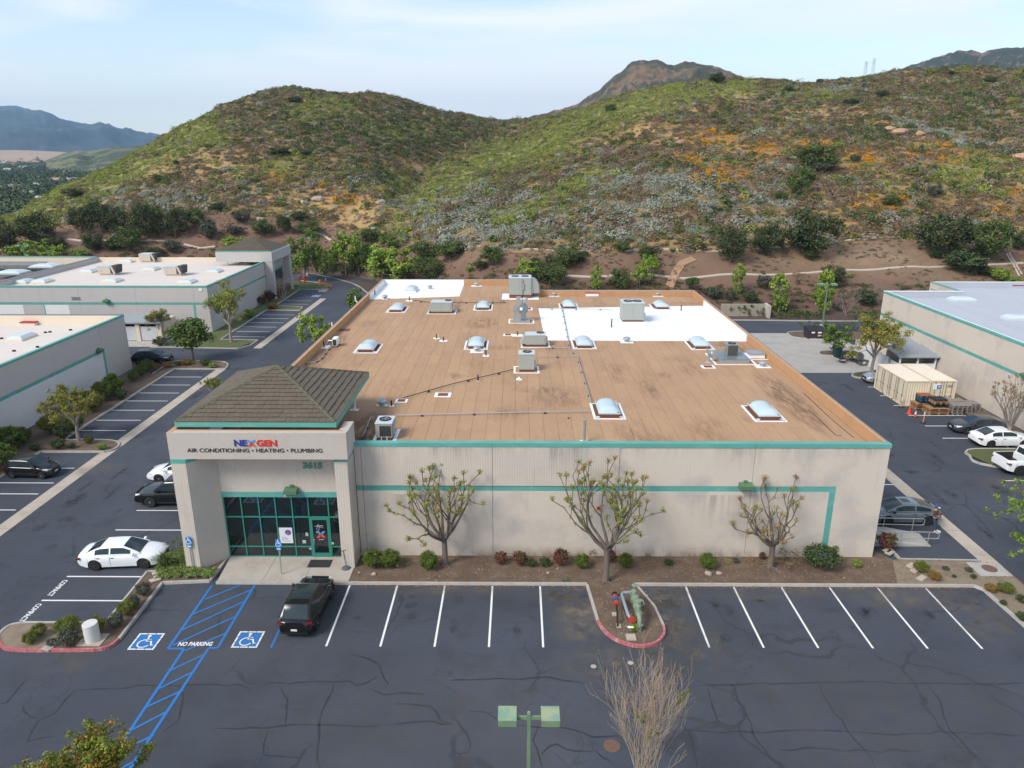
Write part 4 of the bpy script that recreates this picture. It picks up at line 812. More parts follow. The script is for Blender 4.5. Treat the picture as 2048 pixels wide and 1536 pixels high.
# skylights: barrel dome on a curb, in a white flashing border
def skylight(cx, cy, L=2.5, Wd=1.4, curb=M_BROWN, border=True):
    r = MB().box(-Wd/2, Wd/2, -L/2, L/2, 0, .25).build('skylight', curb, bld, (cx, cy, ZD+.02))
    mb = MB(); n, m_ = 8, 10; vs = []
    for i in range(m_+1):
        for j in range(n+1):
            u, v = -1+2*j/n, -1+2*i/m_
            h = .34*max(0, 1-abs(u)**2.3)**.7*max(0, 1-abs(v)**9)**.6
            vs.append((u*(Wd/2-.02), v*(L/2-.02), .31+h))
    fs = [(i*(n+1)+j, i*(n+1)+j+1, (i+1)*(n+1)+j+1, (i+1)*(n+1)+j) for i in range(m_) for j in range(n)]
    mb.add(vs, fs).build('dome', M_DOME, r, smooth=50)
    MB().box(-Wd/2-.03, Wd/2+.03, -L/2-.03, L/2+.03, .22, .31).build('dome_frame', M_HVACT, r)
    if border:
        bw, o = .17, .38; mb = MB(); X_, Y_ = Wd/2+o, L/2+o
        mb.box(-X_, X_, -Y_, -Y_+bw, -.02, .012); mb.box(-X_, X_, Y_-bw, Y_, -.02, .012); mb.box(-X_, -X_+bw, -Y_+bw, Y_-bw, -.02, .012); mb.box(X_-bw, X_, -Y_+bw, Y_-bw, -.02, .012)
        mb.build('flashing_border', M_COAT, r)
        mb = MB()
        for sx in (-1, 1):
            for sy in (-1, 1):
                c = (sx*Wd/2, sy*L/2); d = (sx*.30, sy*.30); q = Vector((-d[1], d[0])).normalized()*.12
                mb.add([(c[0]+q.x, c[1]+q.y, .08), (c[0]-q.x, c[1]-q.y, .08), (c[0]+d[0]-q.x*1.3, c[1]+d[1]-q.y*1.3, .006), (c[0]+d[0]+q.x*1.3, c[1]+d[1]+q.y*1.3, .006)], [(0,1,2,3),(3,2,1,0)])
        mb.build('corner_patch', M_COAT, r)
        MB().box(-X_+bw, X_-bw, -Y_+bw, Y_-bw, -.02, .004).build('curb_apron', M_BROWN, r)
for a, b, c, d in [((-14.53, 62.06),(-12.40, 62.25),(-14.51, 65.59),(-12.50, 65.79)),((-4.83, 63.33),(-2.68, 63.52),(-4.79, 66.79),(-2.73, 67.20)),((-14.55, 79.32),(-12.52, 79.46),(-14.54, 82.61),(-12.57, 82.91)),
    ((-4.94, 80.73),(-2.83, 80.86),(-4.94, 83.84),(-2.90, 83.85)),((4.99, 63.93),(7.21, 63.95),(5.07, 67.06),(7.20, 67.08)),((15.54, 63.66),(17.79, 63.67),(15.76, 66.95),(17.93, 66.97)),
    ((4.78, 81.63),(7.00, 81.65),(4.82, 84.50),(6.99, 84.52)),((15.29, 81.43),(17.50, 81.45),(15.39, 84.28),(17.61, 84.30)),((5.12, 45.36),(7.24, 45.37),(5.08, 49.22),(7.33, 49.12)),((15.66, 44.97),(17.78, 44.93),(15.67, 48.86),(17.95, 48.77))]:
    skylight((a[0]+b[0]+c[0]+d[0])/4, (a[1]+b[1]+c[1]+d[1])/4)
p = (-13.59, 92.79); skylight(p[0], p[1], curb=M_MEMB, border=False)
# small vents: white patch, pipe
def vent(px, patch=(.75,.75), pipe=.0, h=.3, kind='pipe', m=None):
    v = MB().box(-patch[0]/2, patch[0]/2, -patch[1]/2, patch[1]/2, 0, .025).build('roof_vent', M_COAT, bld, (px[0], px[1], ZD))
    if kind == 'pipe': MB().lathe([(.06,.02),(.055,h),(.0,h)], n=8).build('pipe', m or M_BLACK, v)
    if kind == 'cone': MB().lathe([(.16,.025),(.06,.18),(.05,h),(0,h)], n=10).build('pipe', M_COAT, v)
    if kind == 'turbine': MB().lathe([(.2,.025),(.2,.2),(.34,.26),(.36,.34),(.28,.44),(.12,.5),(0,.51)], n=14).build('hood', M_METAL, v, smooth=40)
    if kind == 'box': MB().box(-patch[0]*.3, patch[0]*.3, -patch[1]*.3, patch[1]*.3, .02, .06).build('hatch_lid', M_BROWN, v)
    return v
for a in [((-5.44, 50.71),(1.2,1.0),0,.3,'box'),((-8.27, 49.34),(.85,.75),0,.3,'box'),((-8.81, 48.25),(.35,.3),0,.4,'pipe'),((-9.49, 48.35),(.8,.35),0,.3,'turbine'),((-7.72, 67.74),(.6,.5),0,.4,'pipe'),((-6.96, 66.78),(.75,.6),0,.4,'pipe'),
    ((-3.60, 62.99),(1.2,1.0),0,.3,'turbine'),((-2.74, 61.57),(.55,.6),0,.5,'pipe'),((-12.94, 86.34),(.8,.9),0,.5,'pipe'),((-5.45, 96.54),(1.4,1.0),0,.4,'turbine'),((-0.91, 69.20),(.9,.8),0,.4,'box'),((0.02, 69.00),(1.0,.9),0,.4,'pipe'),((4.53, 89.51),(1.3,.9),0,.4,'turbine'),
    ((2.18, 89.82),(1.3,.9),0,.4,'turbine'),((1.26, 81.60),(.9,1.4),0,.4,'box'),((17.35, 89.60),(1.3,1.0),0,.4,'turbine'),((21.09, 90.30),(1.6,1.4),0,.4,'box'),((13.93, 89.91),(.5,.5),0,.8,'pipe'),((10.16, 90.05),(1.4,1.),0,.4,'box'),((10.92, 90.22),(.5,1.2),0,.4,'box'),
    ((10.24, 66.53),(1.2,1.0),0,.3,'turbine'),((15.80, 58.20),(1.1,.9),0,.3,'box'),((20.36, 58.38),(1.2,1.),0,.5,'turbine'),((-17.66, 64.47),(.9,1.2),0,.6,'pipe'),((0.14, 54.59),(.45,.4),0,.2,'cone'),((-11.23, 47.40),(.6,.35),0,.2,'cone'),((-16.06, 87.41),(.7,.6),0,.5,'turbine'),
    ((-17.76, 90.00),(.1,.1),0,.6,'pipe'),((-11.38, 94.25),(.7,.5),0,.6,'turbine'),((18.34, 80.63),(.1,.1),0,.7,'pipe'),((9.56, 72.47),(.15,.1),0,.9,'pipe'),((3.42, 45.72),(.1,.1),0,.1,'pipe'),((-3.05, 54.17),(.2,.2),0,.5,'pipe')]: vent(*a)
hat = MB().box(-.8,.8,-.8,.8,0,.35).build('roof_hatch', M_COAT, bld, (9.24, 90.21, ZD)); MB().box(-.85,.85,-.85,.85,.35,.48).build('lid', mat('hatch_red', (.42,.05,.07), .6), hat)
MB().box(-.75,.75,-.55,.55,0,.01).build('roof_patch', M_BROWN, bld, (-17.51, 71.17, ZD))
for px in [(-18.94, 84.62),(-18.25, 70.53)]: MB().tube([(0,0,.9),(0,0,.35),(.35,-.1,.05),(.5,-.1,.05)], .06, 6).build('vent_elbow', M_COAT, bld, (px[0]-.1, px[1], ZD))
v = MB().lathe([(.35,0),(.33,.04),(.1,.06),(.1,.1)], n=14).build('boiler_flue', M_COAT, bld, (4.10, 41.59, ZD)); MB().lathe([(.09,.05),(.09,1.35),(.11,1.36),(.11,1.5),(0,1.52)], n=10).build('pipe', M_METAL, v)

# ---- entrance portico ----
MB().prism([(-19.62,37.92),(-18.78,37.92),(-17.62,39.36),(-17.62,39.9),(-19.62,39.9)], 0, 7.0).build('portico_column', M_RIB, bld)
MB().prism([(-10.42,38.22),(-9.68,38.22),(-9.62,39.66),(-10.42,39.66)], 0, 7.0).build('portico_column', M_RIB, bld)
MB().prism([(-19.63,37.91),(-18.77,37.91),(-17.61,39.36),(-17.61,39.9),(-19.63,39.9)], 7.0, 7.24).build('teal_stripe', M_TEAL, bld)
MB().prism([(-10.43,38.21),(-9.67,38.21),(-9.61,39.66),(-10.43,39.66)], 7.0, 7.24).build('teal_stripe', M_TEAL, bld)
M_STUC = mat('beam_stucco', (.50,.44,.385), .9, noise=[(.4,.4,(.42,.37,.33),None,.45,.7),(14,.45,(.37,.32,.28),None,.53,.7),(3,.4,(.36,.30,.25),(.9,.9,.12),.58,.8)], bump=(22,.7))
zb = 7.24
MB().box(-19.66,-9.58,38.0,38.35,zb,8.84).build('beam', M_STUC, bld)
MB().box(-10.1,-9.57,38.353,40.0,zb,8.80).build('beam', M_STUC, bld); MB().box(-19.66,-19.36,38.353,49.4,zb,8.80).build('beam', M_STUC, bld)
MB().box(-19.35,-9.91,38.36,39.6,7.26,7.36).build('soffit', M_WALL, bld)
MB().prism([(-19.35,38.353),(-9.91,38.353),(-9.91,38.5),(-19.35,38.5)], 8.2, 8.845).build('parapet_face', M_PARA, bld)
MB().box(-19.64,-19.35,38.05,47.6,8.8,8.85).build('coping', M_PARA, bld)
# upper wall over the glass
MB().box(-17.62,-10.42,39.38,39.62,4.55,7.26).build('wall_panel', M_RIB, bld)
MB().box(-17.64,-10.41,39.33,39.60,4.22,4.55).build('teal_stripe', M_TEAL, bld)
# storefront
xs = [-17.58]; 
while xs[-1] < -11.6: xs.append(xs[-1]+1.125)
xs = xs[:7]+[-10.43]
sf = MB().box(-17.62,-10.42,39.75,39.85,.1,4.25).build('storefront', M_DARK, bld)
dl, dr = -12.50, -11.32
zr = [.16, .84, 2.85, 4.22]
xsv = [-17.58,-16.54,-15.5,-14.5,-13.5,-12.52,-11.32,-10.46]
for x_ in xsv: 
    MB().box(x_-.035, x_+.035, 39.40, 39.52, .15, 4.22).build('mullion', M_FRAME, sf)
for z_ in (.16, .84, 2.85, 4.19):
    for a, b in zip(xsv[:-1], xsv[1:]):
        if z_ in (.84,) and abs(a+12.52) < .01: continue
        MB().box(a+.036, b-.036, 39.41, 39.51, z_-.03, z_+.035).build('transom', M_FRAME, sf)
for a, b in zip(xsv[:-1], xsv[1:]):
    for z0, z1 in zip(zr[:-1], zr[1:]):
        if abs(a+12.52) < .01 and z1 < 3: continue
        MB().quad((a+.036,39.47+gr.uniform(0,.004),z0+.035),(b-.036,39.47+gr.uniform(0,.004),z0+.035),(b-.036,39.47+gr.uniform(0,.004),z1-.03),(a+.036,39.47+gr.uniform(0,.004),z1-.03)).build('pane', M_GLASS, sf)
dr_ = MB().box(-12.48,-12.36,39.39,39.46,.17,2.82).box(-11.48,-11.36,39.39,39.46,.17,2.82).box(-12.36,-11.48,39.39,39.46,2.68,2.82).box(-12.36,-11.48,39.39,39.46,.17,.42).build('door', M_FRAME, bld)
MB().quad((-12.36,39.43,.42),(-11.48,39.43,.42),(-11.48,39.43,2.68),(-12.36,39.43,2.68)).build('pane', M_GLASS, dr_)
MB().tube([(-12.32,39.36,1.0),(-12.32,39.3,1.05),(-12.32,39.3,1.35),(-12.32,39.36,1.4)], .015, 6).build('handle', M_METAL, dr_)
# writing on door and window
LW = mat('vinyl_white', (.75,.75,.77), .5); LB = mat('vinyl_blue', (.08,.25,.60), .5); LR = mat('vinyl_red', (.65,.08,.05), .5)
def script(pts, r, m, nm, y=39.41): 
    return MB().tube([(-12.0+x*.01, y, z*.01) for x, z in pts], r, 4).build(nm, m, dr_)
script([(-22,222),(-8,228),(12,226),(26,230)], .008, LW, 'signature'); script([(-14,200),(-6,226),(0,240),(3,228),(2,205),(-12,185),(-18,178)], .008, LW, 'signature'); script([(2,215),(6,222),(8,212),(12,222),(14,212),(19,221),(20,212),(28,222)], .008, LW, 'signature')
def xlogo(cx, cz, w, h, y, parent, t=.004):
    for i, (m, sgn, k) in enumerate([(LB, 1, 0), (LR, -1, 0)]):
        mb = MB()
        for o_ in (-.09, .09):
            if sgn > 0: P = [(-.5, .5), (-.22, .5), (.5, -.5), (.22, -.5)]
            else: P = [(.22, .5), (.5, .5), (-.22, -.5), (-.5, -.5)]
        # blue upper strokes, red lower strokes
        mb.add([(cx+x*w, y-t*(i+1), cz+z*h) for x, z in ([(-.5,.5),(-.2,.5),(.08,.08),(-.14,-.05)] if i == 0 else [(-.5,-.5),(-.2,-.5),(.10,-.06),(-.12,.06)])], [(0,3,2,1) if i == 0 else (0,1,2,3)])
        mb.add([(cx+x*w, y-t*(i+1), cz+z*h) for x, z in ([(.5,.5),(.2,.5),(-.10,.06),(.12,-.06)] if i == 0 else [(.5,-.5),(.2,-.5),(-.08,-.08),(.14,.05)])], [(0,1,2,3) if i == 0 else (0,3,2,1)])
        mb.build('emblem', m, parent)
xlogo(-11.9, 1.68, .58, .44, 39.425, dr_)
text('NEXGEN', .08, LW, 'door_lettering', dr_, (-11.9,39.41,1.34), (R(90),0,0), .002)
pw = MB().box(-14.42,-13.62,39.385,39.40,1.1,2.15).build('window_poster', mat('poster', (.62,.63,.66), .5), bld)
MB().lathe([(.19,0),(.0,.002)], (0,0,0), 20, 'y').build('poster_globe', mat('globe', (.10,.07,.22), .4, noise=[(5,.8,(.35,.15,.30),None,.45,.6)]), pw, (-13.88,39.378,1.83))
for i, (a, b) in enumerate([(-14.3,-14.0),(-14.3,-13.9),(-14.3,-13.95),(-14.3,-13.75)]): MB().box(a,b,39.378,39.384,1.5-i*.09,1.53-i*.09).build('poster_print', mat('poster_grey', (.30,.30,.33), .6), pw)
for p, s_ in [((-12.75,1.7),(.16,.22)),((-12.95,1.2),(.22,.22)),((-12.62,.72),(.14,.12)),((-11.22,1.1),(.14,.16))]: MB().box(p[0]-s_[0]/2,p[0]+s_[0]/2,39.39,39.40,p[1]-s_[1]/2,p[1]+s_[1]/2).build('window_sticker', mat('sticker', (.35,.42,.40), .5), bld)
# fascia lettering
BN, RN = mat('sign_blue', (.02,.045,.25), .45), mat('sign_red', (.62,.03,.02), .45)
BK = mat('sign_black', (.015,.015,.018), .45)
sg = text('NE', .52, BN, 'sign_lettering', bld, (-15.55,37.97,8.22), (R(90),0,0), .015, .016, 1.12)
text('GEN', .52, RN, 'sign_lettering', bld, (-14.06,37.97,8.22), (R(90),0,0), .015, .016, 1.12)
xlogo(-14.93, 8.22, .52, .40, 37.985, bld, .012)
text('AIR CONDITIONING \u2022 HEATING \u2022 PLUMBING', .335, BK, 'sign_lettering', bld, (-14.78,37.975,7.78), (R(90),0,0), .01, .0, 1.13)
text('3615', .52, mat('number_green', (.10,.26,.19), .6), 'number_lettering', bld, (-12.02,39.34,6.25), (R(90),0,0), .03, .02, 1.12)

# hip roof: plank sheathing, shakes laid in rows
E0, E1, F0, F1, ZE = -19.40, -10.33, 38.75, 48.35, 9.22
PK = Vector((-14.87, 43.5, 11.12))
hip = MB().add([(E0,F0,ZE),(E1,F0,ZE),(E1,F1,ZE),(E0,F1,ZE),(PK.x,PK.y,PK.z)], [(0,1,4),(1,2,4),(2,3,4),(3,0,4),(3,2,1,0)]).build('hip_roof', M_DARK, bld)
for a, b in [((E0-.06,F0-.06),(E1+.06,F0)),((E0-.06,F1),(E1+.06,F1+.06)),((E0-.06,F0+.003),(E0,F1-.003)),((E1,F0+.003),(E1+.06,F1-.003))]: MB().box(a[0],b[0],a[1],b[1],ZE-.30,ZE+.03).build('fascia', M_TEAL, hip)
MB().box(E0+.01,E1-.01,F0+.01,F1-.01,ZE-.28,ZE-.2).build('eave_soffit', M_CAPM, hip)
cnt = 0; stuffmb = MB()
def tiles(A, B, rows=14, tw=.34, order=True):
    global cnt
    A, B = Vector(A), Vector(B); mid = (A+B)/2; al = (B-A).normalized(); L = (B-A).length
    upv = PK-mid; foot = mid; sl = upv.length; ud = upv/sl; nrm = al.cross(ud).normalized()
    if nrm.z < 0: nrm = -nrm
    # position of the peak along the eave
    pu = (PK-A).dot(al); ud = (PK-(A+al*pu)); sl = ud.length; ud.normalize(); nrm = al.cross(ud).normalized(); nrm = nrm if nrm.z > 0 else -nrm
    for r in range(rows):
        t0, t1 = r/rows, (r+1)/rows+.012
        if t1 > 1: t1 = 1
        lo0, hi0 = pu*t0, L-(L-pu)*t0; lo1, hi1 = pu*t1, L-(L-pu)*t1
        x = lo0+gr.uniform(-tw, 0)
        while x < hi0:
            w = tw*gr.uniform(.8, 1.2); a, b = max(x, lo0), min(x+w-.012, hi0); x += w
            if b-a < .05: continue
            c, d = min(max(a, lo1), hi1), max(min(b, hi1), lo1)
            if d-c < .01 and c > (lo1+hi1)/2: c = d-.01
            lift = .08+gr.uniform(-.012, .02); dn = gr.uniform(-.025, .0) if r else 0
            f = lambda u, t, h: A+al*u+ud*(sl*t)+nrm*h
            e0 = t0-abs(dn)/sl-(.06/sl if r == 0 else 0)
            vs = [f(a,e0,.01),f(b,e0,.01),f(d,t1,.01),f(c,t1,.01),f(a,e0,lift),f(b,e0,lift),f(d,t1,.022),f(c,t1,.022)]
            fs = [(4,5,6,7),(0,1,5,4),(1,2,6,5),(3,0,4,7)]
            if cnt < 296 and order: MB().add(vs, fs).build('roof_tile', M_SHAKE, hip); cnt += 1
            else: stuffmb.add(vs, fs)
tiles((E0,F0,ZE), (E1,F0,ZE)); tiles((E1,F0,ZE), (E1,F1,ZE), order=False); tiles((E1,F1,ZE), (E0,F1,ZE), order=False); tiles((E0,F1,ZE), (E0,F0,ZE), order=False)
stuffmb.build('roof_tiles_joined', M_SHAKE, hip, kind='stuff')
for c in [(E0,F0),(E1,F0),(E1,F1),(E0,F1)]:
    a = Vector((*c, ZE)); n = 15; mb = MB()
    for i in range(n):
        p, q = a.lerp(PK, i/n), a.lerp(PK, (i+1.15)/n if i < n-1 else 1.0); d = (q-p).normalized(); s_ = d.cross(Vector((0,0,1))).normalized()*.13; u_ = s_.cross(d).normalized()
        mb.add([p-s_+u_*.03, p+s_+u_*.03, q+s_+u_*.02, q-s_+u_*.02, p+u_*.13, q+u_*.10], [(0,4,5,3),(4,1,2,5),(0,1,4)])
    mb.build('hip_ridge', M_MOSS, hip)
for q in ((-11.30, 47.92),): MB().tube([(q[0],q[1],ZD),(q[0],q[1],ZE-.28)], .06, 6).build('roof_post', M_COAT, bld)

M_WALLG = mat('wall_grey', (.47,.44,.41), .85, noise=[(.35,.45,(.40,.38,.36),None,.45,.7),(26,.3,(.37,.345,.325),None,.56,.72)], bump=(45,.25))
M_PINK = mat('cream_roof', (.60,.53,.475), .85, noise=[(.15,.5,(.66,.59,.53),None,.45,.65),(1.2,.3,(.50,.44,.39),(1,.4,1),.5,.72)])
M_CREAM = mat('cream_parapet', (.68,.58,.45), .85, noise=[(1.2,.3,(.55,.47,.38),None,.5,.75)])
M_GROOF = mat('grey_white_roof', (.42,.44,.48), .75, noise=[(.12,.5,(.37,.39,.43),(4,.3,1),.45,.65),(1,.3,(.33,.34,.37),(5,.2,1),.5,.72)])
M_WDOOR = mat('rollup_white', (.72,.70,.66), .6)
M_SKYW = mat('white_dome', (.52,.58,.60), .3)
M_RHATCH = mat('hatch_red2', (.35,.03,.05), .6)
def lowsky(par, x, y, z, L=2.4, Wd=1.3, rz=0):
    r = MB().box(-Wd/2,Wd/2,-L/2,L/2,0,.22).build('skylight', M_CREAM if par.get('warm') else M_SKYW, par, (x,y,z), (0,0,rz))
    MB().add([(-Wd/2,-L/2,.22),(Wd/2,-L/2,.22),(Wd/2,L/2,.22),(-Wd/2,L/2,.22),(-Wd*.3,-L*.36,.48),(Wd*.3,-L*.36,.48),(Wd*.3,L*.36,.48),(-Wd*.3,L*.36,.48)], [(4,5,6,7),(0,1,5,4),(1,2,6,5),(2,3,7,6),(3,0,4,7)]).build('dome', M_SKYW, r); return r
def walls_panels(par, pts, top, stripe, m, m2, cap=M_TEAL, gap=.02, th=.25):
    """pts: list of (x0,y0,x1,y1) panels, outer face to the right-hand side of the direction"""
    for x0, y0, x1, y1 in pts:
        d = Vector((x1-x0, y1-y0)); L = d.length; ang = math.atan2(d.y, d.x); g = gap/2
        def slab(a, b, y0_, y1_, z0, z1, nm, mm):
            o = MB().box(a, b, y0_, y1_, z0, z1).build(nm, mm, par, (x0,y0,0), (0,0,ang)); return o
        slab(g, L-g, 0, th, 0, stripe-.17, 'wall_panel', m); slab(g, L-g, .0, th, stripe+.17, top-.2, 'wall_panel', m2); slab(g, L-g, .015, th, stripe-.17, stripe+.17, 'teal_stripe', cap)
        slab(.003, L-.003, -.04, th+.05, top-.2, top, 'coping', cap)
M_WALLW = mat('wall_pale', (.60,.60,.59), .85, noise=[(.35,.45,(.50,.50,.49),None,.45,.7),(22,.5,(.43,.42,.41),None,.55,.7)], bump=(45,.25))
# left building beside the long row of stalls
L1 = thing('warehouse_building', 'grey warehouse at the far left with pale roof and teal band, beside the clipped shrubs', 'building', (0,0,0)); L1['warm'] = 1
ex = -44.28
walls_panels(L1, [(ex,y0,ex,y1) for y0, y1 in ((24,32.5),(32.5,41.2),(41.2,50),(50,58.7),(58.7,66.9))], 6.45, 3.6, M_WALLW, M_WALLG)
walls_panels(L1, [(ex,66.9,ex,75)], 6.45, 3.6, M_WALLW, M_WALLG)
MB().box(ex-.25,ex,75.02,80.27,0,6.25).build('wall_panel', M_WALLG, L1); MB().box(ex-.3,ex+.04,75.003,80.3,6.25,6.45).build('coping', M_TEAL, L1); MB().box(ex-.2,ex+.012,75.0,75.35,.05,3.77).build('teal_stripe', M_TEAL, L1)
MB().box(-95,ex-.26,80.0,80.27,0,6.40).build('back_wall', M_WALLG, L1); MB().box(-95,ex-.3,79.92,79.997,5.3,6.41).build('parapet_face', M_CREAM, L1); MB().box(-95,ex-.05,79.9,80.3,6.411,6.45).build('coping', M_CAPM, L1)
MB().box(-95,ex-.26,24,79.92,5.0,5.35).build('roof_deck', M_PINK, L1)
lowsky(L1, *((-51.54, 73.47)), 5.35, 2.6, 1.7, 0); lowsky(L1, *((-47.24, 61.78)), 5.35, 2.6, 1.7)
hh = MB().box(-.8,.8,-.7,.7,0,.3).build('roof_hatch', M_CREAM, L1, (-54.71, 80.02, 5.35)); MB().box(-.85,.85,-.75,.75,.3,.42).build('lid', M_RHATCH, hh)
for p in [(-50.60, 75.91),(-50.26, 76.15),(-48.94, 68.27),(-47.62, 69.81),(-53.53, 73.24),(-48.59, 77.09)]: MB().box(-.12,.12,-.1,.1,0,.15).build('pipe_block', M_BLACK, L1, (p[0],p[1],5.35))
# second building: behind the cross lane
L2 = thing('warehouse_building', 'pale roofed warehouse at left with three boxy roof units and its own hip roofed entrance', 'building', (0,0,0)); L2['warm'] = 1
wy, wx = 98.3, -42.24
jx = [-72.9,-69.5,-65.4,-60,-52.2,-44.2]
for a, b in zip(jx[:-1], jx[1:]):
    door = a in (-69.5,) or a == -72.9
    walls_panels(L2, [(a,wy,b,wy)], 6.5, 4.05, M_WALLG, M_WALLG)
walls_panels(L2, [(-44.2,wy,wx,wy)], 6.5, 4.05, M_WALLG, M_WALLG)
MB().box(-44.2,-42.2,wy-.004,wy+.2,3.8,4.3).build('wall_panel', M_WALLG, L2) if False else None
MB().box(-44.45,-44.15,wy-.02,wy,.05,3.88).build('teal_stripe', M_TEAL, L2)
for a, b in ((-71.08, 3.70),(-67.69, 3.70)),((-65.35, 3.71),(-61.90, 3.71)):
    if not isinstance(a, tuple): pass
for x0, x1 in ((-72.6,-67.9),(-64.9,-61.6)):
    d = MB().box(x0,x1,wy-.012,wy+.02,.05,3.86).build('rollup_door', M_WDOOR, L2)
    MB().box(x0-.14,x0-.002,wy-.03,wy+.02,.05,3.86).build('door_trim', M_TEAL, L2)
text('3805', .6, mat('number_grey', (.2,.22,.21), .6), 'number_lettering', L2, (*((-60.41, 4.69)[:1]), wy-.04, 4.75), (R(90),0,0), .02, .01, 1.1)
MB().box(-.25,.25,-.05,0,-.2,.2).build('wall_sign', mat('sign_white', (.7,.7,.7), .6), L2, (*((-43.16, 6.43)[:1]), wy-.01, 6.0))
walls_panels(L2, [(wx,98.32,wx,106.2),(wx,106.2,wx,114),(wx,114,wx,121.7)], 6.5, 4.1, M_WALLG, M_WALLG)
MB().box(-72.9,-42.5,98.56,126.4,5.4,5.75).build('roof_deck', M_PINK, L2); MB().box(-72.9,-50.2,126.41,126.65,0,6.5).build('back_wall', M_CREAM, L2); MB().box(-72.9,-72.55,98.56,126.40,5.751,6.5).build('parapet_face', M_WALLG, L2); MB().box(-73.15,-72.91,98.3,126.65,0,6.5).build('side_wall', M_WALLG, L2); MB().box(-73.2,-72.5,98.58,126.7,6.501,6.54).build('coping', M_CAPM, L2)
for p in [(-59.31, 106.08),(-69.29, 105.56),(-71.90, 105.27),(-67.81, 115.04),(-67.34, 126.27),(-58.99, 117.20),(-59.00, 128.20),(-48.02, 115.19),(-48.02, 105.29)]: lowsky(L2, p[0], p[1], 5.75, 2.4, 2.2)
# its portico
MB().box(-42.2,-40.9,121.8,122.8,0,6.4).build('portico_column', M_WALLG, L2); MB().box(-42.2,-40.9,131.2,132.2,0,6.4).build('portico_column', M_WALLG, L2)
MB().box(-50.2,-40.85,121.75,122.1,6.4,8.0).build('beam', M_WALLG, L2); MB().box(-41.2,-40.85,122.103,132.2,6.4,8.0).build('beam', M_WALLG, L2); MB().box(-50.2,-41.25,131.9,132.2,5.7,8.0).build('beam', M_CREAM, L2)
MB().box(-50.2,-49.95,122.1,131.8,5.7,7.6).build('enclosure_wall', M_CREAM, L2) if False else MB().box(-47.5,-41.3,128.5,128.7,5.7,8.1).build('enclosure_wall', M_CREAM, L2)
MB().box(-42.5,-42.24,122.9,131.1,0,4.2).build('storefront', M_GLASS, L2); MB().box(-42.5,-42.2,122.9,131.1,4.2,4.6).build('teal_stripe', M_TEAL, L2); MB().box(-42.5,-42.24,122.9,131.1,4.6,6.4).build('wall_panel', M_WALLG, L2)
h2 = MB().add([(-50.3,122.3,8.15),(-41.2,122.3,8.15),(-41.2,131.6,8.15),(-50.3,131.6,8.15),(-45.75,126.95,9.9)], [(0,1,4),(1,2,4),(2,3,4),(3,0,4),(3,2,1,0)]).build('hip_roof', M_SHAKE, L2)
stx = MB(); pk = Vector((-45.75,126.95,9.92))
for A_, B_ in (((-50.3,122.3),(-41.2,122.3)),((-41.2,122.3),(-41.2,131.6))):
    A_, B_ = Vector((*A_,8.15)), Vector((*B_,8.15)); nn = (B_-A_).cross(pk-A_).normalized()
    for r in range(12):
        t0, t1 = r/12, (r+1)/12; a, b, c, d = A_.lerp(pk,t0), B_.lerp(pk,t0), B_.lerp(pk,t1), A_.lerp(pk,t1)
        stx.add([a+nn*.10,b+nn*.10,c+nn*.02,d+nn*.02,a,b], [(0,1,2,3),(4,5,1,0)])
stx.build('shake_rows', M_SHAKE, h2)
MB().box(-50.36,-41.14,122.24,122.3,7.9,8.17).box(-41.2,-41.14,122.303,131.6,7.9,8.17).build('fascia', M_TEAL, h2)
for x, y in ((-48.9,123.2),): MB().tube([(x,y,5.7),(x,y,8.1)],.1,6).build('roof_post', M_COAT, L2)
# third, dark roofed, with raised solar panels
L3 = thing('warehouse_building', 'dark roofed building at the left edge carrying raised solar racks', 'building', (0,0,0))
MB().box(-125,-74,99,127,0,5.2).build('roof_deck', mat('dark_roof', (.12,.105,.08), .9), L3); MB().box(-125,-73.3,127,127.3,0,6.5).build('back_wall', M_CREAM, L3); MB().box(-125,-73.3,126.93,127.36,6.5,6.6).build('coping', M_TEAL, L3)
for i, (x, y, l) in enumerate([(-92,104,14),(-90,109.5,12),(-88,115,11),(-84,120,12)]):
    s = thing('solar_rack', ['front raised solar rack on the dark roof at the left edge','second raised solar rack on the dark roof','third raised solar rack on the dark roof','rearmost raised solar rack on the dark roof'][i], 'solar rack', (x,y,5.2), group='solar racks on the dark roof')
    for k in range(int(l//2)): MB().add([(-l/2+k*2,-1,1.0),(-l/2+k*2+1.95,-1,1.0),(-l/2+k*2+1.95,1.2,1.35),(-l/2+k*2,1.2,1.35),(-l/2+k*2,-1,.93),(-l/2+k*2+1.95,-1,.93),(-l/2+k*2+1.95,1.2,1.28),(-l/2+k*2,1.2,1.28)], [(0,1,2,3),(7,6,5,4),(0,4,5,1),(1,5,6,2),(2,6,7,3),(3,7,4,0)]).build('solar_panel', mat('solar', (.14,.135,.12), .3), s)
    for k in (-l/2+.4, 0, l/2-.6): MB().box(k-.05,k+.05,-.8,-.7,0,.95).build('leg', M_METAL, s)
for p in [(-77.57, 119.77),(-78.58, 112.94)]: lowsky(L3, p[0], p[1], 5.9, 2.8, 4.0)
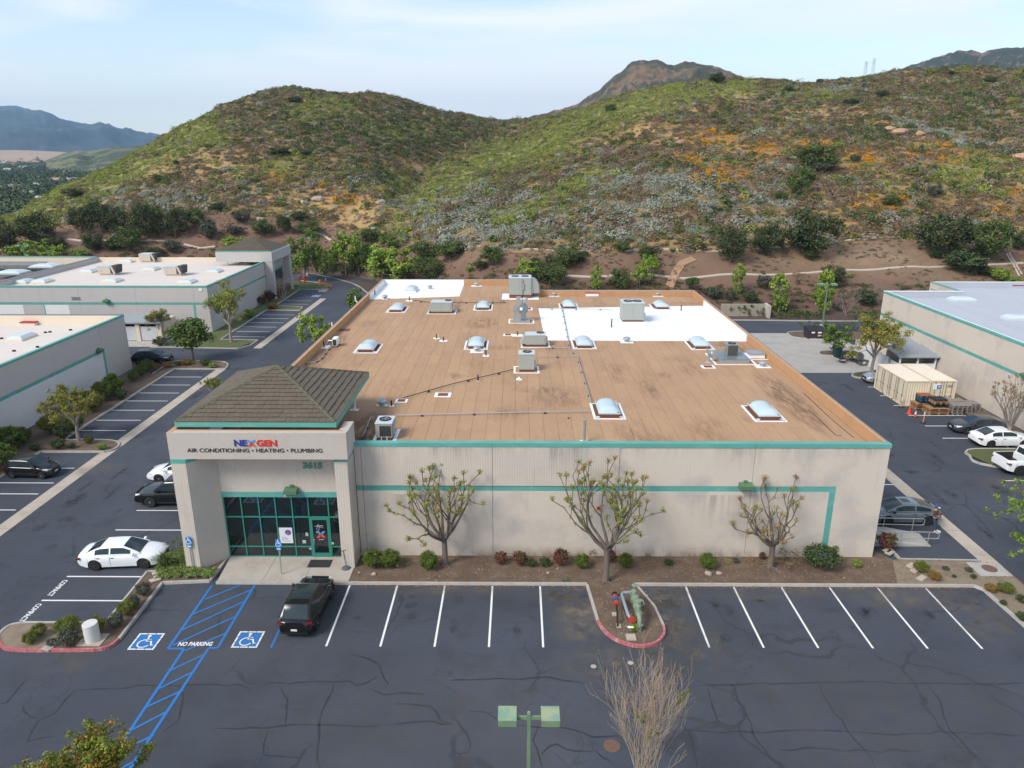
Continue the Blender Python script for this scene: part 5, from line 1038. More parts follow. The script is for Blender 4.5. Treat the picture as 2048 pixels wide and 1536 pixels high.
# right building
RB = thing('warehouse_building', 'warehouse at the right edge with pale grey roof and teal trim behind the containers', 'building', (0,0,0))
rx = 45.5
walls_panels(RB, [(rx,b,rx,a) for a, b in ((44,52.5),(52.5,61),(61,69.4),(69.4,78),(78,86),(86,90.2))], 7.4, 4.55, M_WALL, M_WALL)
MB().box(rx+.26,55.2,90.0,90.25,0,7.38).build('back_wall', M_GROOF, RB); MB().box(54.9,55.15,90.26,97,0,7.38).build('side_wall', M_WALL, RB); MB().box(55.16,120,96.8,97.05,0,7.38).build('back_wall', M_GROOF, RB)
MB().box(rx-.05,55.2,89.95,90.3,7.385,7.43).build('coping', M_COAT, RB); MB().box(54.85,55.25,90.303,97.1,7.39,7.44).build('coping', M_TEAL, RB); MB().box(55.253,120,96.75,97.1,7.385,7.43).build('coping', M_COAT, RB); MB().box(rx+.305,rx+.40,44,89.9,7.36,7.42).build('coping', M_COAT, RB)
MB().box(rx+.26,120,44,89.99,6.2,6.62).build('roof_deck', M_GROOF, RB); MB().box(55.3,120,90.0,96.79,6.2,6.62).build('roof_deck', M_GROOF, RB)
for i in range(40):
    x = rx+.3+i*1.0
    if i%1 == 0: MB().box(x,x+.95,44.1,(89.9 if x < 54 else 96.7),6.62,6.635,bottom=False).build('roofing_sheet', M_GROOF, RB)
for p in [(54.01, 88.13),(54.05, 77.75)]: lowsky(RB, p[0], p[1], 6.63, 1.3, 3.0)
hh = MB().box(-1,1,-.8,.8,0,.3).build('roof_hatch', M_COAT, RB, (66.74, 97.61, 6.63)); MB().box(-1.05,1.05,-.85,.85,.3,.42).build('lid', M_RHATCH, hh)

# box lamps on the walls
def wall_lamp(loc, rz, label):
    t = thing('wall_lamp', label, 'wall lamp', loc, rz, 'green box lamps on the walls')
    MB().add([(-.38,-.5,-.12),(.38,-.5,-.12),(.38,-.02,-.2),(-.38,-.02,-.2),(-.38,-.5,.12),(.38,-.5,.12),(.38,-.02,.2),(-.38,-.02,.2)], [(4,5,6,7),(0,1,5,4),(1,2,6,5),(2,3,7,6),(3,0,4,7),(3,2,1,0)]).build('lamp_housing', M_GREEN, t)
    MB().box(-.3,.3,-.44,-.1,-.215,-.2).build('lens', mat('lens', (.35,.36,.33), .3), t)
    MB().box(-.1,.1,-.12,.01,.2,.32).build('bracket', M_GREEN, t); return t
wall_lamp((-13.35,39.33,4.72), 0, 'green box lamp over the glass entrance below the number 3615')
wall_lamp((13.55,39.66,4.95), 0, 'green box lamp on the front wall left of the third tree')
wall_lamp((ex,74.2,3.85), R(90), 'green box lamp on the grey left wall at the end of the teal band')
wall_lamp((-56.2,wy,4.45), 0, 'green box lamp on the pale left warehouse facing the lane')
wall_lamp((rx,62.6,4.85), R(-90), 'green box lamp on the right warehouse above the containers')
def cam_(loc, rz, label):
    t = thing('security_camera', label, 'camera', loc, rz)
    MB().lathe([(.0,-.0),(.06,0),(.06,.28),(0,.28)], (0,-.3,0), 10, 'y').build('camera_body', mat('cam_white', (.75,.75,.75), .4), t); MB().tube([(0,0,.05),(0,-.12,.0)], .02, 6).build('bracket', M_METAL, t); MB().lathe([(.045,0),(0,.004)], (0,-.31,0), 10, 'y').build('lens', M_DARK, t); return t
cam_((-13.72,39.33,4.38), 0, 'small white camera beside the lamp over the glass entrance')
cam_((6.2,39.65,3.5), 0, 'pair of tiny white cameras on the front wall behind the middle tree'); cam_((rx,59.8,4.7), R(-90), 'small white camera on the right warehouse wall')
al = thing('alarm_bell', 'round red alarm bell on the front wall behind the middle tree', 'alarm bell', (4.9,39.65,3.45)); MB().lathe([(.11,-.05),(.12,0),(.08,.06),(0,.08)], (0,-.1,0), 16, 'y').build('gong', mat('bell_red', (.35,.03,.03), .4), al); MB().box(-.07,.07,-.06,.01,-.07,.07).build('back_box', M_RED, al)
# trash enclosures
def slats(par, x0, x1, y, z0, z1, m, w=.09, gap=.03, name='slat'):
    x = x0
    while x < x1-w+.001: MB().box(x,x+w,y,y+.025,z0,z1,bottom=False).build(name, m, par); x += w+gap
M_WMET = mat('white_metal', (.68,.70,.72), .5)
te = thing('trash_enclosure', 'trash enclosure with white slatted gates and grey sloping roof between the left buildings', 'trash enclosure', (0,0,0))
y_ = 93.6
for a, b in ((-53.7,-53.1),(-50.3,-49.75),(-47.45,-46.9)): MB().box(a,b,y_-.2,y_+.2,0,2.45).build('post', M_CREAM, te)
MB().box(-53.7,-46.9,y_+.25,y_+.45,0,2.2).build('wall', M_DARK, te); MB().box(-53.7,-46.9,y_+4,y_+4.2,0,2.5).build('wall', M_CREAM, te); MB().box(-47.1,-46.9,y_+.21,y_+4,0,2.5).build('wall', M_CREAM, te)
MB().add([(-53.9,y_-.5,2.46),(-46.7,y_-.5,2.46),(-46.7,y_+2.4,3.0),(-53.9,y_+2.4,3.0),(-53.9,y_-.5,2.6),(-46.7,y_-.5,2.6),(-46.7,y_+2.4,3.1),(-53.9,y_+2.4,3.1)], [(4,5,6,7),(0,1,5,4),(1,2,6,5),(2,3,7,6),(3,0,4,7),(3,2,1,0)]).build('roof', mat('grey_sheet', (.27,.29,.31), .6), te)
g1 = MB().box(-49.70,-47.5,y_-.06,y_-.03,1.85,1.95).box(-49.70,-47.5,y_-.06,y_-.03,.15,.22).build('gate', M_WMET, te); slats(g1, -49.68, -47.5, y_-.09, .1, 1.95, M_WMET)
g1 = MB().box(-53.05,-50.35,y_-.06,y_-.03,1.85,1.95).box(-53.05,-50.35,y_-.06,y_-.03,.15,.22).build('gate', M_WMET, te); slats(g1, -53.0, -50.35, y_-.09, .1, 1.95, M_WMET)
te = thing('trash_enclosure', 'white walled trash enclosure with grey roof behind the two beige containers', 'trash enclosure', (0,0,0))
MB().box(41.0,41.2,78.2,86.2,0,2.2).build('side_gate', M_WMET, te)
for y in (80.1,82.2,84.3): MB().box(40.97,41.23,y-.1,y+.1,0,2.25).build('post', M_CREAM, te)
MB().box(41.21,45.4,86,86.2,0,2.2).build('wall', M_CREAM, te)
for x in (41.3,43.2,45.1): MB().box(x,x+.15,76.2,76.35,0,2.7).build('post', M_WMET, te)
MB().box(41.3,45.25,76.36,76.42,0,2.0).build('wall', M_WMET, te); MB().box(41.3,41.36,76.42,79.5,0,2.0).build('wall', M_WMET, te); MB().box(41.45,45.1,79.5,79.6,0,2.7).build('wall', M_WALL, te)
MB().add([(41.1,75.9,2.75),(45.45,75.9,2.75),(45.45,79.8,3.1),(41.1,79.8,3.1),(41.1,75.9,2.87),(45.45,75.9,2.87),(45.45,79.8,3.22),(41.1,79.8,3.22)], [(4,5,6,7),(0,1,5,4),(1,2,6,5),(2,3,7,6),(3,0,4,7),(3,2,1,0)]).build('roof', mat('grey_sheet', (.27,.29,.31), .6), te)
MB().add([(42.6,79.85,2.9),(45.45,79.85,2.9),(45.45,83,3.3),(42.6,83,3.3),(42.6,79.85,3.0),(45.45,79.85,3.0),(45.45,83,3.4),(42.6,83,3.4)], [(4,5,6,7),(0,1,5,4),(1,2,6,5),(2,3,7,6),(3,0,4,7),(3,2,1,0)]).build('roof', mat('grey_sheet', (.27,.29,.31), .6), te)
# retaining wall behind the lane
rw = thing('retaining_wall', 'low ivy covered retaining wall behind the back lane', 'wall', (0,0,0))
p0, p1 = (30.94, 109.64), (37.89, 108.28)
for i in range(10):
    x0 = p0[0]+(p1[0]-p0[0])*i/10; x1 = p0[0]+(p1[0]-p0[0])*(i+1)/10
    for j in range(4): MB().box(x0+.01,x1-.01,109.0+j*.12,109.4+j*.12,.1+j*.45,.1+(j+1)*.45-.02).build('block', mat('block_stone', (.33,.29,.23), .9, noise=[(2,.5,(.24,.2,.15),None,.45,.7)]), rw)
MB().box(p1[0]-.3,p1[0],107.6,109.8,.05,2.0).build('end_wall', M_WALL, rw)

def fan(par, x, y, z, r=.3, n=16):
    f = MB().lathe([(r,0),(r+.03,.02),(r+.03,.07),(r-.02,.07),(r-.02,.01),(0,.01)], (x,y,z), n).build('fan_guard', M_DARK, par)
    mb = MB()
    for k in range(5):
        a = k*1.2566; c_, s_ = math.cos(a), math.sin(a); mb.add([(x+.05*c_,y+.05*s_,z+.03),(x+r*.85*math.cos(a-.25),y+r*.85*math.sin(a-.25),z+.025),(x+r*.85*math.cos(a+.35),y+r*.85*math.sin(a+.35),z+.05)], [(0,1,2)])
    mb.lathe([(.07,.02),(.07,.06),(0,.06)], (x,y,z), 8).build('blades', M_METAL, f)
    mb = MB()
    for rr in (.4,.7,.97): 
        for k in range(12): t0, t1 = k*.5236, (k+1)*.5236; mb.tube([(x+r*rr*math.cos(t0),y+r*rr*math.sin(t0),z+.08),(x+r*rr*math.cos(t1),y+r*rr*math.sin(t1),z+.08)], .006, 3, cap=False)
    mb.build('grille_rings', M_METAL, f); return f
def louvre(par, x0, x1, y, z0, z1, n=10, m=M_DARK):
    b = MB().box(x0,x1,y-.012,y,z0,z1).build('louvre', m, par); mb = MB()
    for i in range(n):
        z = z0+(z1-z0)*(i+.5)/n; mb.box(x0+.01,x1-.01,y-.03,y-.014,z-.012,z+.008,bottom=False)
    mb.build('louvre_fins', mat('fin_grey', (.10,.105,.105), .5), b)
def border(par, X_, Y_, m=None):
    mb = MB(); bw = .16
    mb.box(-X_,X_,-Y_,-Y_+bw,0,.02).box(-X_,X_,Y_-bw,Y_,0,.02).box(-X_,-X_+bw,-Y_+bw,Y_-bw,0,.02).box(X_-bw,X_,-Y_+bw,Y_-bw,0,.02).build('flashing_border', m or M_COAT, par)
def unit(px, W_, D_, H_, label, rz=0, z=ZD, curb=.2, fans=((0,0,.28),), grille=None, panel=True, brd=(.35,.35), hood=False):
    t = thing('roof_air_conditioner', label, 'air conditioner', (px[0],px[1],z), rz, 'air conditioners on the roofs')
    MB().box(-W_/2+.05,W_/2-.05,-D_/2+.05,D_/2-.05,0,curb).build('curb', M_BROWN, t)
    MB().box(-W_/2,W_/2,-D_/2,D_/2,curb,curb+H_).build('cabinet', M_HVAC, t)
    MB().box(-W_/2-.03,W_/2+.03,-D_/2-.03,D_/2+.03,curb+H_,curb+H_+.05).build('top_cover', M_HVACT, t)
    for x, y, r in fans: fan(t, x, y, curb+H_+.05, r)
    if grille: louvre(t, -W_/2+grille[0], -W_/2+grille[1], -D_/2, curb+.08, curb+H_-.12)
    if panel:
        for a, b in ((.06,.46),(.5,.94)): 
            if not grille: MB().box(-W_/2+W_*a,-W_/2+W_*b,-D_/2-.018,-D_/2,curb+.08,curb+H_-.08).build('access_panel', M_HVAC, t)
        MB().box(W_/2,W_/2+.02,-D_/2+.1,D_/2-.1,curb+.08,curb+H_-.08).build('access_panel', M_HVAC, t)
    MB().box(W_/2+.02,W_/2+.17,-D_/2+.1,-D_/2+.4,curb+.2,curb+.7).build('disconnect_box', M_METAL, t)
    if brd: border(t, W_/2+brd[0], D_/2+brd[1])
    if hood: MB().extr([(-W_/2-.5,curb+.05),(-W_/2,curb+.05),(-W_/2,curb+H_-.1),(-W_/2-.1,curb+H_-.1)], -D_/2+.1, D_/2-.1).build('intake_hood', M_HVAC, t)
    return t
f1 = lambda a, b: ((a[0]+b[0])/2, a[1]+.0)
q = (-8.20, 41.74); unit((q[0],q[1]+.75), 1.0, 1.35, .88, 'roof air conditioner with dark front grille nearest the hip roof', fans=((.0,.05,.33),), grille=(.25,.95), brd=None)
for sx in (-1,1): 
    o = MB().box(q[0]+sx*.62-.11,q[0]+sx*.62+.11,q[1]-.3,q[1]+2.0,ZD,ZD+.025).build('flashing_strip', M_COAT, bld)
for sx in (-.12,.22): MB().lathe([(.14,0),(.03,.1),(.02,.35),(0,.35)], (q[0]+sx,q[1]-.15,ZD), 10).build('roof_vent', M_COAT, bld)
q = (0.75, 56.64); unit((q[0],q[1]+.62), 1.25, 1.2, 1.25, 'tall boxy roof air conditioner with plain front near the roof centre', fans=((.05,.1,.33),), panel=False, brd=(.42,.42))
q = (1.57, 64.61); unit((q[0]+.1,q[1]+.75), 1.85, 1.35, .85, 'long low roof air conditioner just behind the tall boxy one', fans=((.45,.25,.32),), brd=(.42,.35), hood=True)
q = (-8.38, 79.10); unit((q[0],q[1]+.75), 2.3, 1.5, 1.0, 'wide roof air conditioner between two domes at the left rear', fans=((.7,.3,.35),), brd=(.45,.35), hood=True)
q = (12.05, 74.54); t = unit((q[0],q[1]+1.1), 2.25, 2.2, 1.75, 'big boxy roof air conditioner standing on the white roof patch', fans=((-.45,0,.45),(.5,0,.45)), curb=.3, brd=None)
MB().box(-1.5,1.5,-1.5,1.5,0,.12).build('base_frame', M_COAT, t)
q = (0.31, 87.53); t = unit((q[0],q[1]+1.6), 2.7, 2.5, 2.0, 'largest roof air conditioner at the rear with curved side hood', fans=((-.6,0,.42),(.6,0,.42)), curb=.45, brd=None)
MB().box(-2.2,2.3,-2.0,1.8,0,.03).build('base_pad', M_COAT, t)
mb = MB(); pr = [(1.35,.5),(1.35,2.3)]+[(1.35+1.0*math.sin(k*.262), 1.3+1.0*math.cos(k*.262)) for k in range(0, 7)]+[(2.35,.7)]
mb.extr([(1.36,.6),(2.35,.6)]+[(1.36+.99*math.cos(k*.2618), 1.3+.99*math.sin(k*.2618)) for k in range(0,7)], -1.0, 1.0).build('intake_hood', M_METAL, t)
for k, (x, z0, z1) in enumerate(((.1,.5,2.4),(.28,1.1,1.9))): MB().box(x,x+.2,-1.42,-1.27,z0,z1).build('conduit_box', M_METAL, t)
# exhaust blower with tall ducts
q = (0.43, 74.46); t = thing('exhaust_blower', 'grey exhaust blower with tall duct standing before the largest roof unit', 'exhaust fan', (q[0],q[1]+.8,ZD), 0)
MB().box(-.9,.9,-.7,.7,0,.18).build('curb', M_METAL, t); border(t, 1.35, 1.05)
MB().box(-.55,-.1,-.2,.25,.18,2.6).build('duct', M_METAL, t); MB().lathe([(.5,-.22),(.55,-.2),(.55,.2),(.5,.22)], (.15,-.1,1.35), 18, 'y').build('blower_housing', mat('blower_grey', (.16,.20,.22), .5), t)
MB().box(-.05,.5,-.35,.2,.25,1.2).build('motor_housing', mat('blower_grey', (.16,.20,.22), .5), t); MB().lathe([(.26,0),(.3,.1),(.3,.5),(.2,.62),(0,.65)], (.35,0,1.9), 16).build('rain_cap', M_METAL, t)
MB().box(-.18,.12,-.42,-.36,1.25,1.55).build('label_plate', M_COAT, t); MB().box(-.8,-.62,-.2,-.05,.18,1.6).build('support_post', M_METAL, t); MB().box(-.95,-.62,-.3,-.05,1.2,1.6).build('switch_box', M_METAL, t)
# condenser on a platform
q = (18.34, 59.27); t = thing('condenser_unit', 'dark louvred condenser on a grey platform at the right of the roof', 'air conditioner', (q[0],q[1]+1.4,ZD), 0)
MB().box(-1.25,1.25,-1.3,1.5,.0,.30).build('platform', M_METAL, t); MB().box(-1.3,1.3,-1.35,1.55,.3,.335).build('platform_top', mat('sheet_teal_grey', (.20,.245,.26), .35, metal=.3, noise=[(1.5,.5,(.28,.33,.34),None,.45,.65)]), t)
MB().box(-.45,.45,-.45,.45,.335,1.35).build('cabinet', mat('condenser_grey', (.22,.215,.20), .6), t); louvre(t, -.41, .42, -.45, .4, 1.28, 14, mat('coil', (.07,.065,.06), .6)); MB().box(-.48,.48,-.48,.48,1.35,1.39).build('top_cover', M_METAL, t); fan(t, 0, 0, 1.39, .3)
border(t, 1.75, 1.85); MB().tube([(-.45,-.1,1.0),(-1.1,-.1,1.0),(-1.1,-.1,.35)], .03, 6).build('pipe', M_METAL, t)
q = (16.22, 59.71); v = thing('duct_vent', 'shiny bent vent pipe left of the roof condenser platform', 'vent', (q[0],q[1],ZD), 0); MB().lathe([(.3,0),(.28,.05),(.12,.1),(.12,.5)], n=12).build('flue', M_METAL, v); MB().lathe([(.0,-.15),(.26,-.1),(.3,0),(.26,.12),(0,.14)], (.2,0,.75), 14, 'x').build('hood', M_METAL, v, smooth=40); MB().tube([(0,0,.45),(-.1,0,.8),(-.2,0,1.2)],.09,8).build('elbow', M_METAL, v)
q = (20.74, 61.34); v = thing('roof_hatch', 'low grey square roof hatch right of the condenser platform', 'hatch', (q[0],q[1]+.2,ZD), 0); MB().box(-.65,.65,-.6,.6,0,.3).build('curb', M_COAT, v); MB().box(-.7,.7,-.65,.65,.3,.4).build('lid', M_METAL, v); border(v, 1.15, 1.1)
q = (-16.65, 64.84); v = thing('mini_split_condenser', 'small white condenser by the left roof edge', 'air conditioner', (q[0],q[1],ZD), 0); MB().box(-.2,.2,-.45,.45,.1,.8).build('cabinet', M_COAT, v); MB().box(-.25,.25,-.5,-.3,0,.1).box(-.25,.25,.3,.5,0,.1).build('rails', M_BLACK, v); louvre(v, -.17,.17,-.45,.15,.72,8)
MB().tube([(-.2,0,.5),(-.7,.1,.5),(-.9,.1,.1)], .05, 6).build('pipe', M_METAL, v)
# pipe runs on rubber blocks
def run(pts, r, m, label, blk=2.6, z=.14):
    t = thing('roof_pipe', label, 'pipe', (0,0,0), 0, 'pipe runs on the roof'); P = [Vector((p[0],p[1],ZD+z)) for p in pts]
    MB().tube(P, r, 6).build('pipe', m, t)
    for a, b in zip(P[:-1], P[1:]):
        n = max(1, round((b-a).length/blk))
        for i in range(n):
            p = a.lerp(b, (i+.5)/n); MB().box(p.x-.09,p.x+.09,p.y-.07,p.y+.07,ZD,ZD+z-r).build('support_block', mat('block_brown', (.06,.045,.04), .9), t)
run([(-8.14, 46.02),(-1.16, 46.57),(4.97, 46.91)], .035, M_METAL, 'straight pipe from the hip roof air conditioner across to the near dome', 4.2)
run([(5.08, 81.91),(4.74, 63.58),(5.21, 60.90),(5.24, 49.00)], .04, M_METAL, 'long pipe running from the rear dome to the nearest one', 3.0)
run([(-8.18, 49.67),(-4.94, 53.00),(-0.31, 56.91)], .03, M_BLACK, 'black cable sloping across the roof to the tall boxy unit', 4.0)
run([(1.83, 60.87),(5.13, 61.06)], .03, M_METAL, 'short pipe joining the tall boxy unit to the long pipe', 3.)
run([(-9.75, 45.62),(-9.59, 42.06)], .035, M_METAL, 'short grey conduit left of the hip roof air conditioner', 1.4)
run([(-18.63, 58.69),(-17.04, 59.00),(-16.81, 59.78),(-16.98, 64.12)], .03, M_METAL, 'pipe leading to the small white condenser at the left edge', 1.5)
run([(-7.58, 84.70),(-1.34, 84.75)], .03, M_BLACK, 'black line between the wide unit and the blower', 4.)
run([(-12.61, 86.18),(-10.29, 84.68)], .03, M_BLACK, 'short black line left of the wide unit', 2.)
run([(2.56, 81.34),(10.70, 80.85)], .03, M_METAL, 'pipe along the rear edge of the white roof patch', 2.6)
run([(1.83, 64.08),(4.63, 63.93)], .025, M_METAL, 'thin pipe from the long low unit to a dome', 3.)
# units on the left warehouse
for i, (px, lb) in enumerate([((-63.19, 111.70), 'beige roof unit with slanted dark intake, nearest on the left warehouse'), ((-52.81, 111.30), 'beige roof unit with slanted dark intake, right one on the left warehouse'), ((-63.69, 125.63), 'beige roof unit with slanted dark intake, rear one on the left warehouse')]):
    t = thing('roof_air_conditioner', lb, 'air conditioner', (px[0],px[1]+1.1,5.75), 0, 'beige units on the left warehouse roof'); mb_ = mat('beige_unit', (.50,.44,.36), .7, noise=[(2,.4,(.36,.3,.24),None,.5,.7)])
    MB().box(-1.4,.55,-1.0,1.0,.25,1.35).build('cabinet', mb_, t); MB().extr([(.55,.3),(1.35,.3),(1.5,1.5),(.8,1.5)], -1.0, 1.0).build('intake_louvre', mat('coil_dark', (.05,.045,.04), .7), t); MB().extr([(.56,1.35),(1.0,.3),(1.3,.3),(.9,1.4)], -1.02, -1.001).build('side_panel', mb_, t); MB().box(-1.45,.6,-1.05,1.05,1.35,1.42).build('top_cover', M_HVACT, t); MB().box(-1.2,1.1,-.8,.8,0,.25).build('curb', M_CREAM, t)
t = thing('roof_air_conditioner', 'dark roof unit sheltered under the far left hip roof', 'air conditioner', (-46.2,124.4,5.75), 0, 'beige units on the left warehouse roof'); MB().box(-.9,.9,-.7,.7,.15,1.25).build('cabinet', mat('coil_dark', (.05,.045,.04), .7), t); MB().box(-.1,.1,-.72,-.7,.15,1.25).build('side_panel', M_METAL, t); MB().box(-.95,.95,-.75,.75,1.25,1.3).build('top_cover', M_METAL, t); MB().box(-.8,.8,-.6,.6,0,.15).build('curb', M_CREAM, t)

M_TYRE = mat('tyre', (.014,.014,.015), .85); M_RIM = mat('rim_silver', (.42,.43,.44), .3, metal=.8); M_RIMD = mat('rim_dark', (.06,.06,.065), .35, metal=.6)
M_CGLASS = mat('car_glass', (.020,.034,.038), .06, spec=.45); M_TRIM = mat('car_trim', (.012,.012,.013), .5); M_CHROME = mat('chrome', (.6,.6,.62), .15, metal=1.)
M_TAIL = mat('tail_lamp', (.14,.012,.015), .25); M_HEAD = mat('head_lamp', (.50,.53,.56), .12); M_PLATE = mat('plate', (.65,.65,.66), .5)
def paint(name, c, r=.25, met=0.): return mat(name, c, r, metal=met, coat=.6 if max(c) > .02 else .25)
P_WHITE = paint('paint_white', (.76,.77,.78)); P_BLACK = paint('paint_black', (.007,.007,.008), .2); P_GREY = paint('paint_grey', (.15,.175,.20), .3, .35); P_DGREY = paint('paint_dark_grey', (.045,.05,.058), .28, .3); P_SILV = paint('paint_silver', (.38,.40,.43), .3, .5)
def wheel(par, x, y, r, side, rim, nsp=5):
    w = MB().lathe([(r*.62,-.11),(r*.9,-.115),(r*.99,-.08),(r,0),(r*.99,.08),(r*.9,.115),(r*.62,.11)], n=24, axis='y').build('wheel', M_TYRE, par, (x,y,r), smooth=40)
    mb = MB(); s = side*.085
    mb.lathe([(r*.66,0),(r*.60,.02)] if side > 0 else [(r*.60,-.02),(r*.66,0)], (0,s,0), 24, 'y')
    for k in range(nsp):
        a = k*2*math.pi/nsp+.3
        for da in (-.13,.13):
            c_, s_ = math.cos(a+da*.3), math.sin(a+da*.3); c2, s2 = math.cos(a+da*1.5), math.sin(a+da*1.5); t_ = .022
            mb.add([(r*.1*c_-t_*s_,s*1.1,r*.1*s_+t_*c_),(r*.1*c_+t_*s_,s*1.1,r*.1*s_-t_*c_),(r*.63*c2+t_*s2,s*1.2,r*.63*s2-t_*c2),(r*.63*c2-t_*s2,s*1.2,r*.63*s2+t_*c2)], [(0,1,2,3),(3,2,1,0)])
    mb.lathe([(r*.16,-.02),(r*.16,.02),(0,.03)] if side > 0 else [(0,-.03),(r*.16,-.02),(r*.16,.02)], (0,s*1.2,0), 10, 'y')
    mb.build('rim', rim, w); MB().lathe([(r*.64,-.004),(0,0)], (0,side*.05,0), 18, 'y').build('brake_disc', mat('rim_back', (.02,.02,.021), .7), w)
def car(kind, p, label, cat, loc, rz, group=None, rim=None, scale=1.):
    t = thing(kind, label, cat, loc, rz, group, scale)
    L, W_, r, wb, xo, cl = p['L'], p['W'], p['r'], p['wb'], p.get('xo', 0), p.get('cl', .17)
    xw = [xo-wb/2, xo+wb/2]; Ra = r+.055; hw = W_/2
    xs = set(np.round(np.linspace(-L/2, L/2, 42), 3))
    for c in xw:
        for k in range(13): xs.add(round(c-Ra*math.cos(math.pi*k/12), 3))
        xs.add(round(c-Ra-.012, 3)); xs.add(round(c+Ra+.012, 3))
    xs |= {round(-L/2+.04, 3), round(-L/2+.12, 3), round(L/2-.04, 3), round(L/2-.12, 3)}
    bed = p.get('bed')
    if bed: xs |= {bed[0], bed[0]+.001+.05, bed[1]-.05, bed[1]}
    xs = sorted(xs)
    top = lambda x: float(np.interp(x, *zip(*p['top'])))
    bot = lambda x: float(np.interp(x, [-L/2, -L/2+.5, L/2-.5, L/2], [cl+.14, cl, cl, cl+.09]))
    mb = MB(); rings = []
    for x in xs:
        u = abs(x)/(L/2); w = hw*(1-p.get('tap', .20)*max(0, (u-.55)/.45)**2.4)
        zt = top(x); zb_ = bot(x); sh = p.get('sh', .10)
        zs = zt-sh*min(1, 1) if not bed or x > bed[1] else zt-.02
        endf = max(0, 1-(L/2-abs(x))/.12); w *= 1-.06*endf; zb2 = zb_+.05*endf
        dist = min(abs(x-c) for c in xw); c = min(xw, key=lambda c: abs(x-c))
        arch = dist < Ra+.001
        lip = r+math.sqrt(max(0, Ra*Ra-dist*dist)) if arch else zb2+.05
        fl = .012 if dist < Ra+.1 else 0
        inb = bed and bed[0] < x < bed[1]
        zmid = max(lip+.03, zb2+(zs-zb2)*.55)
        ring = [(0, zb2), (w*.68, zb2), (w*.68, lip), (w*.955+fl, lip), (w*1.0+fl, min(zmid, zs-.06)), (w*.985, zs-.05), (w*.955, zs)]
        if inb: ring += [(w*.87, zs), (w*.865, p['bedz']), (0, p['bedz'])]
        else: ring += [(w*.86, zs+sh*.55 if not bed else zs+.01), (w*.5, zt-.008), (0, zt+.012)]
        rings.append((x, ring, inb))
    n = len(rings[0][1]); vs = []
    for x, ring, _ in rings:
        vs += [(x, -y, z) for y, z in ring]+[(x, y, z) for y, z in ring[1:-1][::-1]]
    m = 2*n-2; mb.v = vs
    for i in range(len(rings)-1):
        for k in range(m):
            a, b = i*m+k, i*m+(k+1)%m
            kk = k if k < n-1 else m-1-k
            dark = kk in (0, 1, 2) or (rings[i][2] and rings[i+1][2] and kk >= 7)
            mb.f.append((a, b, b+m, a+m)); mb.mi.append(1 if dark else 0)
    mb.f.append(tuple(range(m-1, -1, -1))); mb.mi.append(0); mb.f.append(tuple((len(rings)-1)*m+k for k in range(m))); mb.mi.append(0)
    body = mb.build('body', [p['paint'], M_TRIM], t, smooth=38)
    # greenhouse
    c0, c1, c2, c3 = p['cab']; belt = p['belt']; H = p['H']; wbs, wr = hw*p.get('wbs', .93), hw*p.get('wr', .70)
    cx = sorted(set([c0, c0+.03, c3-.03, c3]+list(np.round(np.linspace(c0, c1, 6), 3))+list(np.round(np.linspace(c1, c2, 9), 3))+list(np.round(np.linspace(c2, c3, 7), 3))+[q for s in p['win'] for q in s]))
    def zr(x):
        if x < c1: u = (x-c0)/(c1-c0); return belt+.01+(H-.03-belt)*(u**.86 if p.get('rearcurve', 1) else u)
        if x > c2: u = (c3-x)/(c3-c2); return belt+.01+(H-.015-belt)*u**.90
        u = (x-c1)/(c2-c1); return H-.03*(1-u)**2-.015*u**2+.015*math.sin(math.pi*u)
    def ring(x):
        z = zr(x); q = (z-belt)/(H-belt); wx_ = wbs*(1-.05*((x-(c0+c3)/2)/((c3-c0)/2))**2); we = wx_+(wr-wx_)*q
        if x < c1: we *= 1-.10*(c1-x)/(c1-c0)*(1 if c1-c0 > .3 else .4)
        f = lambda s: (wx_+(we-wx_)*s)
        return [(f(0), belt-.02), (f(.12), belt+(z-belt)*.10), (f(.85), belt+(z-belt)*.82), (we*.955, belt+(z-belt)*.945), (we*.86, z-.012*q), (we*.45, z), (0, z+.008)]
    R_ = [(x, ring(x)) for x in cx]; parts = {}
    def addf(nm, quad): parts.setdefault(nm, []).append(quad)
    for i in range(len(R_)-1):
        x0, r0 = R_[i]; x1, r1 = R_[i+1]; xm = (x0+x1)/2
        for sd in (-1, 1):
            for k in range(6):
                q = [(x0, sd*r0[k][0], r0[k][1]), (x1, sd*r1[k][0], r1[k][1]), (x1, sd*r1[k+1][0], r1[k+1][1]), (x0, sd*r0[k+1][0], r0[k+1][1])]
                if sd > 0: q = q[::-1]
                nm = 'cabin'
                if k == 1:
                    for wi, (a, b) in enumerate(p['win']):
                        if a <= xm <= b: nm = 'side_window%d%d' % (wi, sd)
                if k >= 4 and c2+.04 < xm < c3-.02: nm = 'windscreen'
                if k >= 4 and c0+.02 < xm < c1-.03 and p.get('rearglass', 1): nm = 'rear_window'
                if k >= 4 and p.get('moon') and p['moon'][0] < xm < p['moon'][1] and (k == 5 or p.get('pano')): nm = 'roof_glass'
                addf(nm, q)
    for nm, qs in parts.items():
        b_ = MB()
        for q in qs: b_.add(q, [(0, 1, 2, 3)])
        me = b_.mesh(nm.rstrip('0123456789-'), p.get('roofpaint', p['paint']) if nm == 'cabin' else M_CGLASS)
        import bmesh
        bm = bmesh.new(); bm.from_mesh(me); bmesh.ops.remove_doubles(bm, verts=bm.verts, dist=1e-4); bm.to_mesh(me); bm.free()
        me.polygons.foreach_set('use_smooth', [True]*len(me.polygons)); me.set_sharp_from_angle(angle=R(40))
        obj(nm.rstrip('0123456789-'), me, t)
    for sx in xw:
        for sd in (-1, 1): wheel(t, sx, sd*(hw-.115), r, sd, rim or M_RIM)
